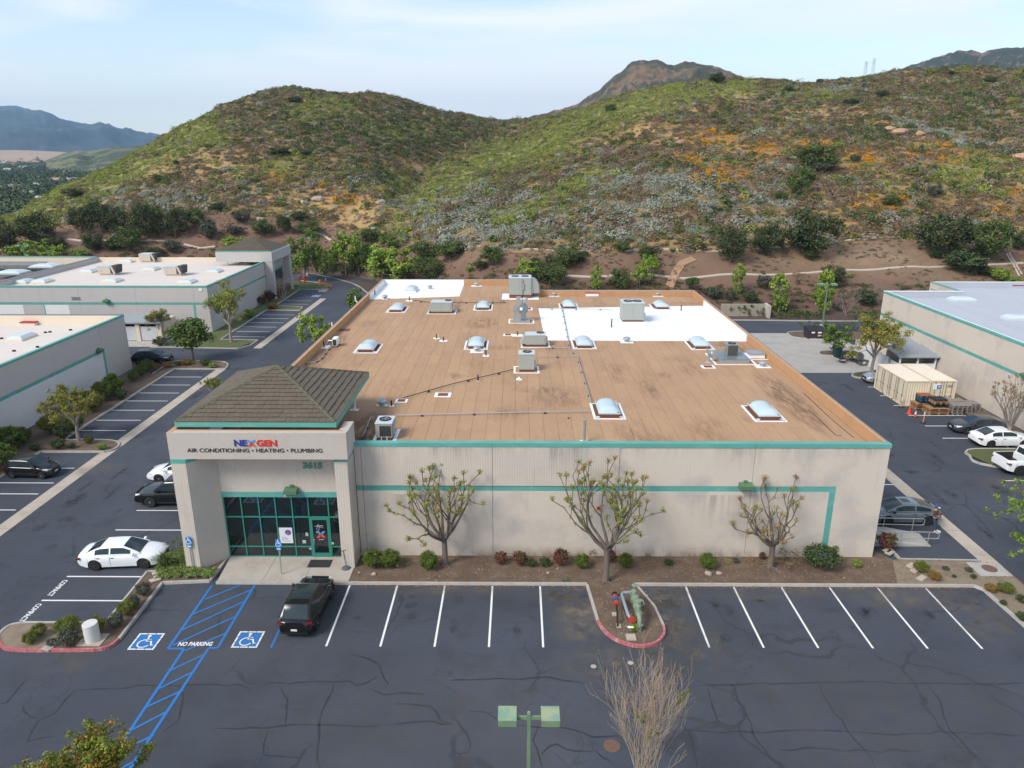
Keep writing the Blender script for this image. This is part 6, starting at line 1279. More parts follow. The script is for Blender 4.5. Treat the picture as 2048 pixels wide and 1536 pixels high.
    f = L/2; hz_ = p.get('hz', .66); tz_ = p.get('tz', .82); wE = hw*(1-p.get('tap', .2)*.8)
    for sd in (-1, 1):
        hl = MB().add([(f-.05,sd*(wE*.62),hz_-.05),(f-.20,sd*(wE+.035),hz_-.03),(f-.55,sd*(hw*.975),hz_+.08),(f-.50,sd*(hw*.93),hz_+.13),(f-.16,sd*(wE*.90),hz_+.09),(f-.03,sd*(wE*.62),hz_+.04)], [(0,1,4,5),(1,2,3,4),(5,4,1,0),(4,3,2,1)]).build('headlight', M_HEAD, t)
        tl = MB().box(-.07,.14,-.20,.10,-.045,.045).build('tail_light', M_TAIL, t, (-f+.07, sd*(wE-.05), tz_), (0,0,-sd*.35))
        mr = MB().lathe([(0,-.1),(.08,-.06),(.1,0),(.09,.08),(0,.1)], n=10, axis='y').build('mirror', p.get('mir', p['paint']), t, (c3-.35, sd*(hw+.08), belt+.06), smooth=50)
        for a, b in p['doors']:
            MB().box(a-.006,a+.006,-.004,.004,cl+.16,belt-.06).build('door_seam', M_TRIM, t, (0, sd*(hw*.998+.003), 0))
            MB().box(a+.07,a+.25,-.015,.015,belt-.17,belt-.135).build('door_handle', p.get('hnd', M_TRIM), t, (0, sd*(hw+.002), 0))
    MB().box(f-.05,f+.012,-wE*.60,wE*.60,p.get('gz',.42),hz_+.02).build('grille', M_TRIM, t); MB().box(f-.2,f+.006,-wE*.8,wE*.8,cl+.06,cl+.16).build('front_intake', M_TRIM, t)
    MB().box(f+.013,f+.02,-.16,.16,.40,.50).build('number_plate', M_PLATE, t); MB().box(-f-.012,-f-.002,-.16,.16,p.get('pz',.62),p.get('pz',.62)+.11).build('number_plate', M_PLATE, t)
    MB().box(-f-.012,-f+.1,-wE*.85,wE*.85,cl+.14,cl+.24).build('rear_bumper_trim', p.get('bump', M_TRIM), t)
    return t
def P(**k): return k
sedan = P(L=4.88, W=1.84, r=.335, wb=2.82, xo=.0, top=[(-2.44,.78),(-2.38,.98),(-2.25,1.05),(-1.9,1.07),(-1.5,1.03),(-1.,1.0),(.95,1.0),(1.3,.99),(1.9,.88),(2.25,.75),(2.4,.62),(2.44,.5)], belt=.98, H=1.44, cab=(-2.0,-1.05,.28,1.25), win=[(-1.35,-.52),(-.44,.72)], doors=[(-.50,0),(.62-.12,0),(-1.25,0)], paint=P_WHITE)
dsed = [(-1.28,0),(-.49,0),(.74,0)]
sedan['doors'] = [(-1.30,0),(-.49,0)]
C1 = car('parked_car', sedan, 'white sedan with black alloy wheels parked nose to the groundcover left of the entrance', 'car', (-23.81,38.98,0), R(5.0), rim=M_RIMD)
s2 = dict(sedan); C2 = car('parked_car', s2, 'white sedan seen from behind on the right, beside the tree on the grass strip', 'car', (41.35,58.35,0), R(2), rim=M_RIMD)
s3 = dict(sedan, paint=P_DGREY, L=4.87, cab=(-1.95,-.95,.35,1.3)); car('parked_car', s3, 'dark grey sedan beside the pallets with its nose towards the lane', 'car', (41.25,61.3,0), R(176), rim=M_RIM)
s4 = dict(sedan, paint=P_GREY, L=4.55, wb=2.73, H=1.42, cab=(-2.1,-.75,.35,1.4), top=[(-2.275,.75),(-2.22,.98),(-2.0,1.03),(-1.5,1.0),(1.0,.99),(1.4,.97),(1.9,.87),(2.15,.74),(2.24,.6),(2.275,.5)], win=[(-1.5,-.5),(-.42,.85)], moon=(-.35,.25), mir=M_TRIM)
car('parked_car', s4, 'metallic blue grey hatchback with sunroof parked by the ramp at the right corner', 'car', (26.12,44.80,0), R(180), rim=M_RIMD)
s5 = dict(sedan, paint=P_SILV); car('parked_car', s5, 'silver car whose nose shows behind the beige container', 'car', (40.1,76.1,0), R(180))
s6 = dict(sedan, paint=P_WHITE); car('parked_car', s6, 'white sedan whose nose shows behind the black pickup', 'car', (-25.6,51.0,0), R(180), rim=M_RIM)
hatch = P(L=3.75, W=1.62, r=.30, wb=2.38, top=[(-1.875,.85),(-1.82,1.0),(-1.6,1.04),(.75,1.0),(1.05,.99),(1.5,.88),(1.75,.74),(1.84,.6),(1.875,.5)], belt=.98, H=1.49, cab=(-1.82,-1.45,.15,1.05), win=[(-1.25,-.42),(-.35,.65)], doors=[(-1.15,0),(-.4,0)], paint=P_BLACK, hz=.72, tz=.92, wr=.74)
car('parked_car', hatch, 'small black hatchback alone in the left stalls beside the hedge', 'car', (-37.42,51.5,0), R(-3))
suv = P(L=4.69, W=1.92, r=.37, wb=2.82, top=[(-2.345,.80),(-2.30,1.02),(-2.1,1.10),(1.0,1.08),(1.2,1.07),(1.8,.96),(2.1,.83),(2.3,.66),(2.345,.5)], belt=1.06, H=1.67, cab=(-2.16,-1.66,.20,1.20), win=[(-1.55,-.48),(-.40,.70)], doors=[(-1.3,0),(-.46,0)], paint=P_BLACK, hz=.76, tz=.93, pz=.52, cl=.2, wr=.72, moon=(-1.25,.15), pano=1, bump=M_TRIM)
C = car('parked_car', suv, 'black SUV seen from behind in the first stall right of the accessible one', 'car', (-11.28,33.95,0), R(88), rim=M_RIM)
suvb = dict(suv, L=4.4, W=1.85, top=[(-2.2,.80),(-2.15,1.02),(-2.,1.08),(1.0,1.06),(1.2,1.04),(1.7,.95),(2.0,.8),(2.15,.66),(2.2,.5)], cab=(-2.0,-1.4,.2,1.15), H=1.6, moon=None, wb=2.65)
car('parked_car', suvb, 'black hatchback half hidden by the corner of the grey left warehouse', 'car', (-43.3,83.2,0), R(4))
truck = P(L=5.82, W=2.03, r=.41, wb=3.6, xo=-.05, top=[(-2.91,1.02),(-2.87,1.27),(-1.05,1.27),(-1.0,1.24),(1.2,1.20),(1.4,1.19),(2.3,1.12),(2.7,1.02),(2.85,.85),(2.91,.6)], belt=1.2, H=1.92, cab=(-1.12,-.95,.65,1.45), win=[(-.78,-.05),(.03,1.0)], doors=[(-.75,0),(-.02,0)], paint=P_WHITE, hz=.92, tz=1.0, pz=.55, cl=.27, tap=.10, wr=.77, wbs=.92, bed=(-2.80,-1.12), bedz=.75, sh=.08, gz=.55, rearcurve=0, bump=M_CHROME)
car('pickup_truck', truck, 'white pickup truck with black bed at the right edge beside the grass strip', 'pickup truck', (40.55,52.95,0), R(3), rim=M_RIMD)
tb = dict(truck, paint=P_BLACK, bump=M_CHROME); t = car('pickup_truck', tb, 'black pickup truck whose front shows left of the entrance column', 'pickup truck', (-24.0,47.1,0), R(180), rim=M_RIM)
car('parked_car', dict(sedan, paint=P_BLACK), 'black car just entering at the right edge below the white pickup', 'car', (40.9,49.4,0), R(178))

# shipping containers
M_BEIGE = mat('container_beige', (.66,.57,.42), .6, noise=[(1.2,.35,(.48,.39,.27),None,.48,.7),(6,.3,(.42,.33,.22),(1,1,.2),.6,.8)])
M_BROOF = mat('container_roof', (.74,.66,.55), .65, noise=[(.8,.35,(.56,.49,.39),None,.48,.7)])
def container(loc, label, sidedoors, logo):
    t = thing('shipping_container', label, 'shipping container', loc, 0); L, Wd, H = 6.06, 2.44, 2.59
    # corner posts and rails
    fr = MB()
    for x in (0, Wd-.14):
        for y in (0, L-.14): fr.box(x, x+.14, y, y+.14, 0, H)
    for x in (0, Wd-.1): fr.box(x, x+.1, .143, L-.143, 0, .17).box(x, x+.1, .143, L-.143, H-.12, H)
    for y in (0, L-.1): fr.box(.143, Wd-.143, y, y+.1, 0, .17).box(.143, Wd-.143, y, y+.1, H-.12, H)
    fr.build('frame', M_BEIGE, t)
    for y in (1.9, 3.9): MB().box(-.004, .0, y, y+.28, .04, .14).build('fork_pocket', M_DARK, t)
    mb = MB(); mb.box(.1, Wd-.1, .1, L-.1, H-.06, H-.02)
    for i in range(24): mb.box(.15, Wd-.15, .2+i*.235, .2+i*.235+.12, H-.019, H+.0, bottom=False)
    mb.build('roof', M_BROOF, t)
    def corr(p0, p1, n, dep=.036):
        p0, p1 = Vector(p0), Vector(p1); d = (p1-p0); nn = Vector((d.y, -d.x)).normalized(); vs = []
        for i in range(n):
            for f, o in ((0, 0), (.3, 0), (.5, -dep), (.8, -dep)): q = p0+d*((i+f)/n)+nn*o; vs.append(q)
        vs.append(p1); m = MB(); V = [(v.x, v.y, .17) for v in vs]+[(v.x, v.y, H-.12) for v in vs]; k = len(vs)
        return m.add(V, [(i, i+1, k+i+1, k+i) for i in range(k-1)]).build('side_panel', M_BEIGE, t)
    corr((Wd-.02, .15), (Wd-.02, L-.15), 18); corr((Wd-.15, L-.02), (.15, L-.02), 8)
    def door(x, y, w, ax, nm='door'):
        f = (lambda u, v: (x+u, y-v)) if ax == 'x' else (lambda u, v: (x-v, y+u))
        def bb(u0, u1, v0, v1, z0, z1, m=MB()):
            a, b = f(u0, v0), f(u1, v1); return (min(a[0],b[0]), max(a[0],b[0]), min(a[1],b[1]), max(a[1],b[1]), z0, z1)
        d = MB().box(*bb(.015, w-.015, -.05, -.02, .18, H-.13)).build(nm, M_BEIGE, t)
        mb = MB()
        for k in range(4): z = .30+k*.55; mb.box(*bb(.12, w-.12, -.02, -.004, z, z+.40))
        mb.build('door_panel', M_BEIGE, d)
        mb = MB()
        for u in (.25, w-.25): mb.box(*bb(u-.02, u+.02, -.003, .035, .1, H-.05))
        mb.build('lock_rod', mat('rod_grey', (.15,.15,.14), .5), d)
        mb = MB()
        for u in (.25, w-.35): mb.box(*bb(u-.1, u+.2, .0, .045, 1.0, 1.05))
        mb.build('handle', mat('rod_grey', (.15,.15,.14), .5), d)
        MB().box(*bb(0, .013, -.05, .0, .18, H-.13)).build('gasket', M_DARK, d)
        return d
    if sidedoors:
        for k in range(4): door(.03, .15+k*(L-.3)/4, (L-.3)/4, 'y')
        corr((.15, .03), (Wd-.15, .03), 9)
    else:
        for k in range(2): door(.15+k*(Wd-.3)/2, .03, (Wd-.3)/2, 'x')
        corr((.02, L-.15), (.02, .15), 18)
        lp = MB().box(.18, .98, -.012, .022, 1.72, 2.22).build('logo_panel', M_COAT, t); MB().box(.55, .97, -.018, -.013, 1.78, 2.16).build('logo_print', mat('logo_blue', (.03,.10,.35), .5), lp)
        text('O', .3, mat('logo_pale', (.35,.45,.65), .5), 'logo_print', lp, (.37, -.016, 1.97), (R(90),0,0), .002); text('SEA BOX', .1, M_COAT, 'logo_print', lp, (.76, -.020, 2.02), (R(90),0,0), .002) if False else MB().box(.62,.9,-.021,-.0185,2.02,2.07).box(.66,.9,-.021,-.0185,1.92,1.96).build('logo_print', M_COAT, lp)
        for z in (2.1, 1.96): MB().box(1.6, 2.1, -.006, -.002, z, z+.05).build('container_marking', mat('rod_grey', (.15,.15,.14), .5), t)
    return t
container((37.85,68.05,.02), 'left beige container with a long row of side doors facing the lane', True, 0)
container((40.42,68.15,.02), 'right beige container showing end doors with a blue logo panel', False, 1)
# pallets
M_WOOD = mat('pallet_wood', (.33,.20,.095), .9, noise=[(2,.5,(.24,.15,.08),(1,6,1),.45,.7)]); M_WGREY = mat('weathered_wood', (.25,.22,.195), .9, noise=[(2,.5,(.17,.15,.13),(1,6,1),.45,.7)])
M_PBLUE = mat('pallet_blue', (.02,.09,.16), .8); M_PBLK = mat('pallet_black', (.02,.022,.025), .8); M_PRED = mat('pallet_red', (.30,.10,.05), .85)
_pm = {}
def pallet(x, y, z, m, label, w=1.2, d=1.0, rz=0.):
    key = (m.name, w, d)
    if key not in _pm:
        mb = MB(); n = 7
        for i in range(n): a = -w/2+i*(w/n); mb.box(a+.008, a+w/n-.03, -d/2, d/2, .115, .138)
        for yy in (-d/2, -.05, d/2-.1):
            for xx in (-w/2, -.06, w/2-.13): mb.box(xx, xx+.11, yy, yy+.1, .022, .1149)
        for i in (0, 3, 6): a = -w/2+i*(w/n); mb.box(a+.008, a+w/n-.03, -d/2, d/2, 0, .0215)
        _pm[key] = mb.mesh('pallet', m)
    o = obj('pallet', _pm[key], None, (x, y, z), (0, 0, rz)); return tag(o, label, 'pallet', 'stacked pallets beside the containers')
pr_ = random.Random(4)
def pstack(x, y, items, where, w=1.2, d=1.0, z0=.01):
    z = z0; n = len(items)
    for i, m in enumerate(items):
        cn = {'pallet_wood':'tan wooden', 'weathered_wood':'weathered grey', 'pallet_blue':'blue painted', 'pallet_black':'black', 'pallet_red':'reddish'}[m.name]
        pos = 'bottom' if i == 0 else 'topmost' if i == n-1 else ['second','third','fourth','fifth','sixth','seventh','eighth','ninth'][i-1]+' from bottom'
        pallet(x+pr_.uniform(-.04,.04), y+pr_.uniform(-.04,.04), z, m, '%s pallet, %s of the %s' % (cn, pos, where), w, d, pr_.uniform(-.03,.03)); z += .158
    return z
q = (40.09, 65.88); q2 = (40.81, 67.75)
za = pstack(q[0]-.0, q[1]+.3, [M_WOOD,M_WOOD,M_PRED,M_WOOD], 'near front low stack', 1.9, 1.25); zb = pstack(q[0]-.75, q[1]+1.85, [M_WOOD,M_WOOD,M_PRED,M_WOOD], 'near rear low stack', 1.5, 1.5)
pstack(q[0]+.2, q[1]+.55, [M_PBLK,M_PBLK,M_WOOD,M_WOOD,M_PBLK], 'stack piled on the front low stack', 1.25, 1.05, za+.01); pstack(q[0]-.5, q[1]+1.75, [M_PBLK,M_PBLUE,M_PBLUE,M_PBLUE,M_PRED], 'stack piled on the rear low stack', 1.2, 1.1, zb+.01)
for i, (dx, dy, n) in enumerate([(1.75,.3,6),(1.8,1.65,6),(2.9,.75,5),(3.0,2.1,5),(3.95,1.2,5)]): pstack(q[0]+dx, q[1]+dy, [M_WGREY]*n, ['foremost grey stack','grey stack behind the foremost','grey middle front stack','grey middle rear stack','grey stack by the wall'][i], 1.05, 1.25)
# cones and posts
M_OR = mat('cone_orange', (.75,.07,.02), .5); M_PINK2 = mat('post_orange', (.62,.20,.12), .6)
def cone(px, h, label, bands=0, m=None):
    t = thing('traffic_cone', label, 'traffic cone', (px[0],px[1],.01)); MB().box(-.19*h/.7,.19*h/.7,-.19*h/.7,.19*h/.7,0,.035).build('base', m or M_OR, t)
    MB().lathe([(.15*h/.7,.035),(.035,h),(.0,h+.004)], n=16).build('cone_body', M_OR, t, smooth=40)
    for a, b in ([] if not bands else [(.45,.62),(.72,.85)]):
        r = lambda f: .15*h/.7+(.035-.15*h/.7)*f+.004; MB().lathe([(r(a),.035+(h-.035)*a),(r(b),.035+(h-.035)*b)], n=16).build('reflective_band', M_COAT, t)
cone((37.41, 65.86), .75, 'plain bright orange cone nearest the container'); cone((37.56, 65.03), .62, 'smaller orange cone with white bands on a black base', 1, M_BLACK)
def post(px, label):
    t = thing('delineator_post', label, 'traffic post', (px[0],px[1],.01)); MB().lathe([(.24,0),(.22,.05),(.06,.07)], n=8).build('base', M_BLACK, t); MB().lathe([(.055,.05),(.05,1.1),(.03,1.14),(0,1.14)], n=10).build('pole', M_PINK2, t)
    for a in (.72, .92): MB().lathe([(.057,a),(.056,a+.12)], n=10).build('reflective_band', M_COAT, t)
post((37.58, 67.72), 'faded orange post at the container corner'); post((37.46, 63.42), 'faded orange post before the pallets')
# dumpsters, bins, picnic table
def dumpster(px, m, label, w=2.0, d=1.5):
    t = thing('dumpster', label, 'dumpster', (px[0],px[1],.012))
    MB().add([(-w/2,0,.2),(w/2,0,.2),(w/2,d*.8,.2),(-w/2,d*.8,.2),(-w/2-.05,-.12,1.15),(w/2+.05,-.12,1.15),(w/2+.05,d,1.45),(-w/2-.05,d,1.45)], [(0,1,5,4),(1,2,6,5),(2,3,7,6),(3,0,4,7),(3,2,1,0)]).build('bin_body', m, t)
    for s in (-1, 1): MB().add([(s*w/4-w/4+.01,-.16,1.17),(s*w/4+w/4-.01,-.16,1.17),(s*w/4+w/4-.01,d+.02,1.48),(s*w/4-w/4+.01,d+.02,1.48),(s*w/4-w/4+.01,-.16,1.22),(s*w/4+w/4-.01,-.16,1.22),(s*w/4+w/4-.01,d+.02,1.53),(s*w/4-w/4+.01,d+.02,1.53)], [(4,5,6,7),(0,1,5,4),(1,2,6,5),(2,3,7,6),(3,0,4,7)]).build('lid', M_BLACK, t)
    for sx in (-.8, .8): MB().lathe([(.09,-.03),(.09,.03)], (sx*w/2, .15, .09), 10, 'x').build('caster', M_TYRE, t); MB().box(sx*w/2-.04,sx*w/2+.04,.1,.2,.1,.22).build('caster_fork', M_METAL, t)
    return t
d = dumpster((39.88, 95.01), mat('dumpster_dark', (.035,.030,.038), .6), 'large black dumpster with white stickers on the concrete apron', 2.4, 1.6)
for x0, z0, w, m in ((-.75,.85,.45,M_COAT),(.1,.85,.5,M_COAT),(.1,.45,.5,mat('sticker_pink', (.65,.35,.36), .5))): MB().quad((x0,-.105-.0*z0,z0),(x0+w,-.105,z0),(x0+w,-.135,z0+.22),(x0,-.135,z0+.22)).build('sticker', m, d)
dumpster((42.93, 95.30), mat('dumpster_blue', (.02,.07,.22), .5), 'blue dumpster half hidden by the small tree on the apron', 1.8, 1.3)
q = (39.07, 86.48); t = thing('wheeled_bin', 'dark green wheeled bin beside the small tree', 'bin', (q[0],q[1],.01)); mg = mat('bin_green', (.012,.05,.045), .6)
MB().add([(-.38,-.3,.05),(.38,-.3,.05),(.38,.3,.05),(-.38,.3,.05),(-.45,-.4,1.15),(.45,-.4,1.15),(.45,.4,1.15),(-.45,.4,1.15)], [(0,1,5,4),(1,2,6,5),(2,3,7,6),(3,0,4,7),(3,2,1,0)]).build('bin_body', mg, t); MB().box(-.48,.48,-.45,.42,1.15,1.24).build('lid', mg, t); MB().lathe([(.12,-.4),(.12,.4)], (0,.33,.12), 10, 'x').build('wheels', M_TYRE, t)
q = (39.84, 83.38); t = thing('picnic_table', 'black metal picnic table with attached seats by the white gates', 'picnic table', (q[0],q[1]+.6,.02), R(15), scale=1.45); mk = mat('table_black', (.012,.013,.017), .5)
MB().lathe([(.78,.72),(.80,.74),(.80,.76),(0,.765)], n=8).build('table_top', mk, t); MB().lathe([(.06,.1),(.06,.72)], n=8).build('pedestal', mk, t)
for k in range(4):
    a = k*math.pi/2; c_, s_ = math.cos(a), math.sin(a); MB().tube([(.05*c_,.05*s_,.3),(.6*c_,.6*s_,.08),(1.15*c_,1.15*s_,.12),(1.2*c_,1.2*s_,.42)], .04, 6).build('leg', mk, t)
    MB().box(-.22,.22,-.45,.45,.42,.46).build('seat', mk, t, (1.2*c_,1.2*s_,0), (0,0,a))
# ramp with rails by the right corner
rp = thing('wheelchair_ramp', 'pale concrete ramp with two steel handrails at the right corner of the building', 'ramp', (0,0,0))
P0, P1, P2, P3 = (23.74, 41.16), (26.24, 41.18), (26.35, 42.84), (24.61, 43.16)
MB().add([(21.95,P0[1],.0),(P1[0],P1[1],.0),(P2[0],P2[1],.0),(21.95,P3[1],.0),(21.95,P0[1],.32),(23.9,P0[1],.30),(P1[0],P1[1],.02),(P2[0],P2[1],.02),(24.2,P3[1],.30),(21.95,P3[1],.32)], [(4,5,8,9),(5,6,7,8),(0,1,6,5),(0,5,4),(2,3,9,8),(2,8,7),(1,2,7,6)]).build('ramp_slab', M_CONC, rp)
M_STEEL = mat('steel_rail', (.42,.40,.37), .4, metal=.5)
for (y, x0, x1, px_) in ((P0[1]+.12, 22.4, P1[0]+.45, 0), (P3[1]-.1, 21.9, P2[0]+.35, 1)):
    r_ = MB().tube([(x0,y,1.05),(x1-.1,y,.95),(x1,y,.88),(x1,y,.58),(x1-.1,y,.5),(x0,y,.6)], .028, 6).build('handrail', M_STEEL, rp)
    for f in (.05,.45,.85): x = x0+(x1-x0)*f; MB().tube([(x,y,.02),(x,y,1.02-.08*f)], .028, 6).build('rail_post', M_STEEL, r_)
# stepping stones by the corner
for i, q in enumerate([(23.14, 40.43),(23.12, 40.13),(23.69, 38.65),(23.67, 38.16),(23.61, 37.31),(-21.20, 37.55),(-20.89, 37.13),(-20.98, 36.76)]):
    tag(MB().box(-.3,.3,-.18,.18,0,.08).build('paving_stone', M_SWALE, None, (q[0],q[1],.13), (0,0,.6)), ['upper flat stone beside the red shrub at the corner','lower flat stone beside the red shrub at the corner','left flat stone near the round bush in the dry bed','second flat stone near the round bush in the dry bed','flat stone on the kerb of the dry bed','top flat stone beside the leafy groundcover','middle flat stone beside the leafy groundcover','lowest flat stone beside the leafy groundcover'][i], 'paving stone')
# accessible parking signs
def psign(px, z0, h, label):
    t = thing('parking_sign', label, 'sign', (px[0],px[1],z0)); MB().box(-.03,.03,-.02,.02,0,h).build('post', mat('post_grey', (.30,.32,.33), .5, metal=.3), t)
    p_ = MB().box(-.16,.16,-.035,-.022,h-.55,h-.05).build('sign_plate', mat('sign_blue2', (.02,.20,.50), .4), t); MB().box(-.15,.15,-.035,-.022,h-.72,h-.58).build('lower_plate', mat('sign_blue2', (.02,.20,.50), .4), t)
    w = wheelchair(p_, 'wheelchair_symbol', 0, M_COAT); w.location = (0,-.040,h-.29); w.rotation_euler = (R(90),0,0); w.scale = (.42,.42,.42)
    MB().box(-.1,.1,-.0375,-.0355,h-.68,h-.62).build('sign_text', M_COAT, t); return t
psign((-13.83, 37.45), .15, 2.35, 'blue accessible parking sign on a post before the glass entrance'); psign((-19.22, 37.84), .12, 2.3, 'blue accessible parking sign in the groundcover by the left column')
# twin head parking lot lamps
def lotlamp(loc, h, label, rz=0, s=1.):
    t = thing('parking_lot_lamp', label, 'lamp post', loc, rz, 'green parking lot lamps', s); g = mat('lamp_green_light', (.14,.22,.12), .55, noise=[(2,.4,(.24,.36,.22),None,.5,.7)])
    MB().box(-.06,.06,-.06,.06,0,h).build('pole', g, t); MB().box(-.04,.04,-.04,.04,h,h+.06).build('pole_cap', M_METAL, t); MB().lathe([(.3,0),(.3,.5),(.26,.55),(0,.55)], n=16).build('footing', M_CONC, t)
    tp = mat('lamp_top', (.18,.30,.21), .6, noise=[(2.2,.8,(.34,.35,.20),None,.42,.6)])
    for sd in (-1, 1):
        MB().box(min(sd*.065,sd*.42),max(sd*.065,sd*.42),-.04,.04,h-.24,h-.12).build('arm', g, t)
        hd = MB().box(sd*.73-.31,sd*.73+.31,-.34,.34,h-.26,h-.02).build('lamp_head', g, t); MB().box(sd*.73-.315,sd*.73+.315,-.345,.345,h-.02,h-.0).build('lamp_top', tp, hd); MB().box(sd*.73-.26,sd*.73+.26,-.26,.26,h-.27,h-.261).build('lens', M_COAT, hd)
    return t
lotlamp((.42,20.25,0), 5.65, 'twin headed green lamp post in the foreground')
q = (43.22, 101.42); lotlamp((q[0],q[1],0), 6.4, 'twin headed green lamp post behind the black dumpster', s=(1.2,1.2,1)); lotlamp((-93,138,0), 7.2, 'distant twin headed lamp post behind the dark roofed building', s=(1.2,1.2,1)); lotlamp((-42.5,147.5,0), 7.6, 'twin headed lamp post behind the far left hip roofed portico', s=(1.2,1.2,1))
# concrete cylinder on the left island
q = (-21.58, 31.35); t = thing('concrete_bollard', 'squat white cylinder on a square pad on the left island', 'bollard', (q[0],q[1],.12)); MB().lathe([(.36,.03),(.36,1.0),(.34,1.02),(0,1.02)], n=28).build('cylinder', mat('bollard_white', (.58,.57,.54), .8, noise=[(2,.4,(.45,.44,.41),None,.5,.7)]), t, smooth=40); MB().box(-.6,.6,-.5,.5,-.0,.03).build('pad', M_SWALE, t)
q = (-23.43, 30.95); tag(MB().box(-.25,.25,-.45,.45,0,.04).build('utility_box', M_CONC, None, (q[0],q[1],.12), (0,0,-.3)), 'small concrete utility lid beside the red kerb on the left island', 'utility box')
# tall tool leaning stand by right column
q = (-10.08, 38.12); t = thing('water_key_stand', 'thin black T handled rod in a grey bucket foot by the right column', 'tool', (q[0]-.1,q[1],.13)); MB().tube([(0,0,.1),(-.12,.1,1.15)], .018, 6).build('rod', M_BLACK, t); MB().tube([(-.3,.1,1.1),(.05,.1,1.2)], .018, 6).build('t_handle', M_BLACK, t); MB().lathe([(.28,0),(.24,.1),(.1,.16),(0,.16)], n=12).build('foot', mat('foot_grey', (.08,.09,.11), .6), t)
for i, (q, r) in enumerate([((-9.31, 37.69),.07),((-8.41, 37.49),.15),((-9.71, 39.19),.1),((2.43, 38.22),.07),((1.79, 38.54),.09),((1.84, 37.72),.1),((11.30, 37.69),.2),((11.91, 37.75),.15),((15.49, 38.26),.05),((-7.17, 38.42),.1),((-2.42, 39.65),.06),((19.08, 37.32),.06)]):
    me = rock_mb(r, i+20); me.materials.append(M_ROCK); tag(obj('stone', me, None, (q[0],q[1],.13+r*.2)), ['small pale stone by the tool foot','round grey stone near the kerb left of the hedge','stone against the wall behind the hedge','tiny stone under the red tipped shrubs','small stone between the red tipped shrubs','dark stone near the kerb below the red tipped shrubs','flat grey stone left of the round lid near the kerb','round pale lid like stone near the kerb','tiny white stone at the roots of the third tree','pale stone between hedge and round bush','reddish stone at the foot of the wall','tiny white stone on the front kerb bed'][i], 'stone')
# fire backflow assembly on the island
def flange(mb, c, r, ax): mb.lathe([(r,-.03),(r,.03)], c, 16, ax)
bf = thing('backflow_preventer', 'pale green backflow valve assembly on the centre island', 'backflow preventer', (6.35,32.3,.13)); mgv = mat('valve_green', (.17,.24,.17), .6, noise=[(5,.6,(.30,.28,.18),None,.45,.65)])
mb = MB(); mb.tube([(0,0,0),(0,0,.55),(0,.12,.72),(0,.3,.78),(0,2.3,.78),(0,2.5,.7),(0,2.6,.5),(0,2.6,0)], .13, 14); mb.build('pipe', mgv, bf, smooth=50)
mb = MB()
for y in (.35,.75,1.05,1.45,1.75,2.15): flange(mb, (0,y,.78), .20, 'y')
flange(mb, (0,0,.4), .2, 'z'); flange(mb, (0,2.6,.4), .2, 'z'); mb.build('flanges', mgv, bf)
for y in (.55, 1.95): MB().lathe([(.15,.85),(.13,1.15),(.05,1.2),(.03,1.5),(0,1.5)], (0,y,0), 12).build('gate_valve', mgv, bf); MB().lathe([(.02,1.42),(.17,1.44),(.17,1.47),(.02,1.49)], (0,y,0), 14).build('handwheel', mgv, bf)
MB().lathe([(.0,.78),(.22,.8),(.2,1.02),(0,1.06)], (0,.92,0), 14).build('check_valve', mgv, bf); MB().lathe([(.0,.78),(.22,.8),(.2,1.02),(0,1.06)], (0,1.6,0), 14).build('check_valve', mgv, bf)
mb = MB(); mb.tube([(0,1.1,.78),(.35,1.1,.78),(.42,1.2,.78),(.42,1.55,.78),(.35,1.65,.78),(0,1.65,.78)], .035, 8).build('bypass_pipe', mgv, bf)
fd = thing('fire_connection', 'grey fire pipe with red valve caps beside the green backflow assembly', 'fire connection', (5.7,32.9,.13)); mgp = mat('pipe_bluegrey', (.30,.37,.43), .45, metal=.3); mrv = mat('valve_red', (.38,.045,.025), .5, noise=[(9,.5,(.25,.08,.06),None,.5,.7)])
MB().tube([(.25,-.5,0),(.2,-.5,.7),(.1,-.3,.75),(.0,1.5,.75),(.1,1.7,.75),(.55,1.75,.75)], .085, 12).build('pipe', mgp, fd, smooth=50); MB().lathe([(.05,-.12),(.2,-.1),(.2,.02),(.1,.1)], (.24,-.62,.7), 14, 'y').build('siamese_head', mrv, fd)
MB().tube([(-.42,-.3,0),(-.40,.2,.6),(-.38,.9,.75),(-.35,1.4,.75),(.0,1.55,.75)], .05, 10).build('riser', M_DARK, fd)
for y in (.72, 1.28): MB().lathe([(.12,-.1),(.15,-.08),(.15,.08),(.12,.1)], (-.38,y,.78), 14, 'y').build('valve_cap', mrv, fd)
MB().lathe([(.17,-.12),(.19,0),(.17,.12)], (-.38,1.0,.78), 14, 'y').build('valve_body', mat('valve_blue', (.03,.09,.20), .4), fd); MB().lathe([(.16,-.03),(.16,.03)], (-.38,1.5,.78), 14, 'y').build('flange', M_DARK, fd)
MB().box(.02,.32,-.86,-.72,.35,.38).build('tag_plate', M_COAT, fd)
for i, (x, y, w, d_) in enumerate([(5.25,33.7,.26,.3),(5.35,32.7,.24,.35),(5.85,31.75,.5,.5)]): tag(MB().box(-w/2,w/2,-d_/2,d_/2,0,.05).build('utility_box', M_SWALE, None, (x,y,.125)), ['upper small concrete lid left of the fire pipe','lower small concrete lid left of the fire pipe','larger concrete lid at the tip of the centre island'][i], 'utility box')
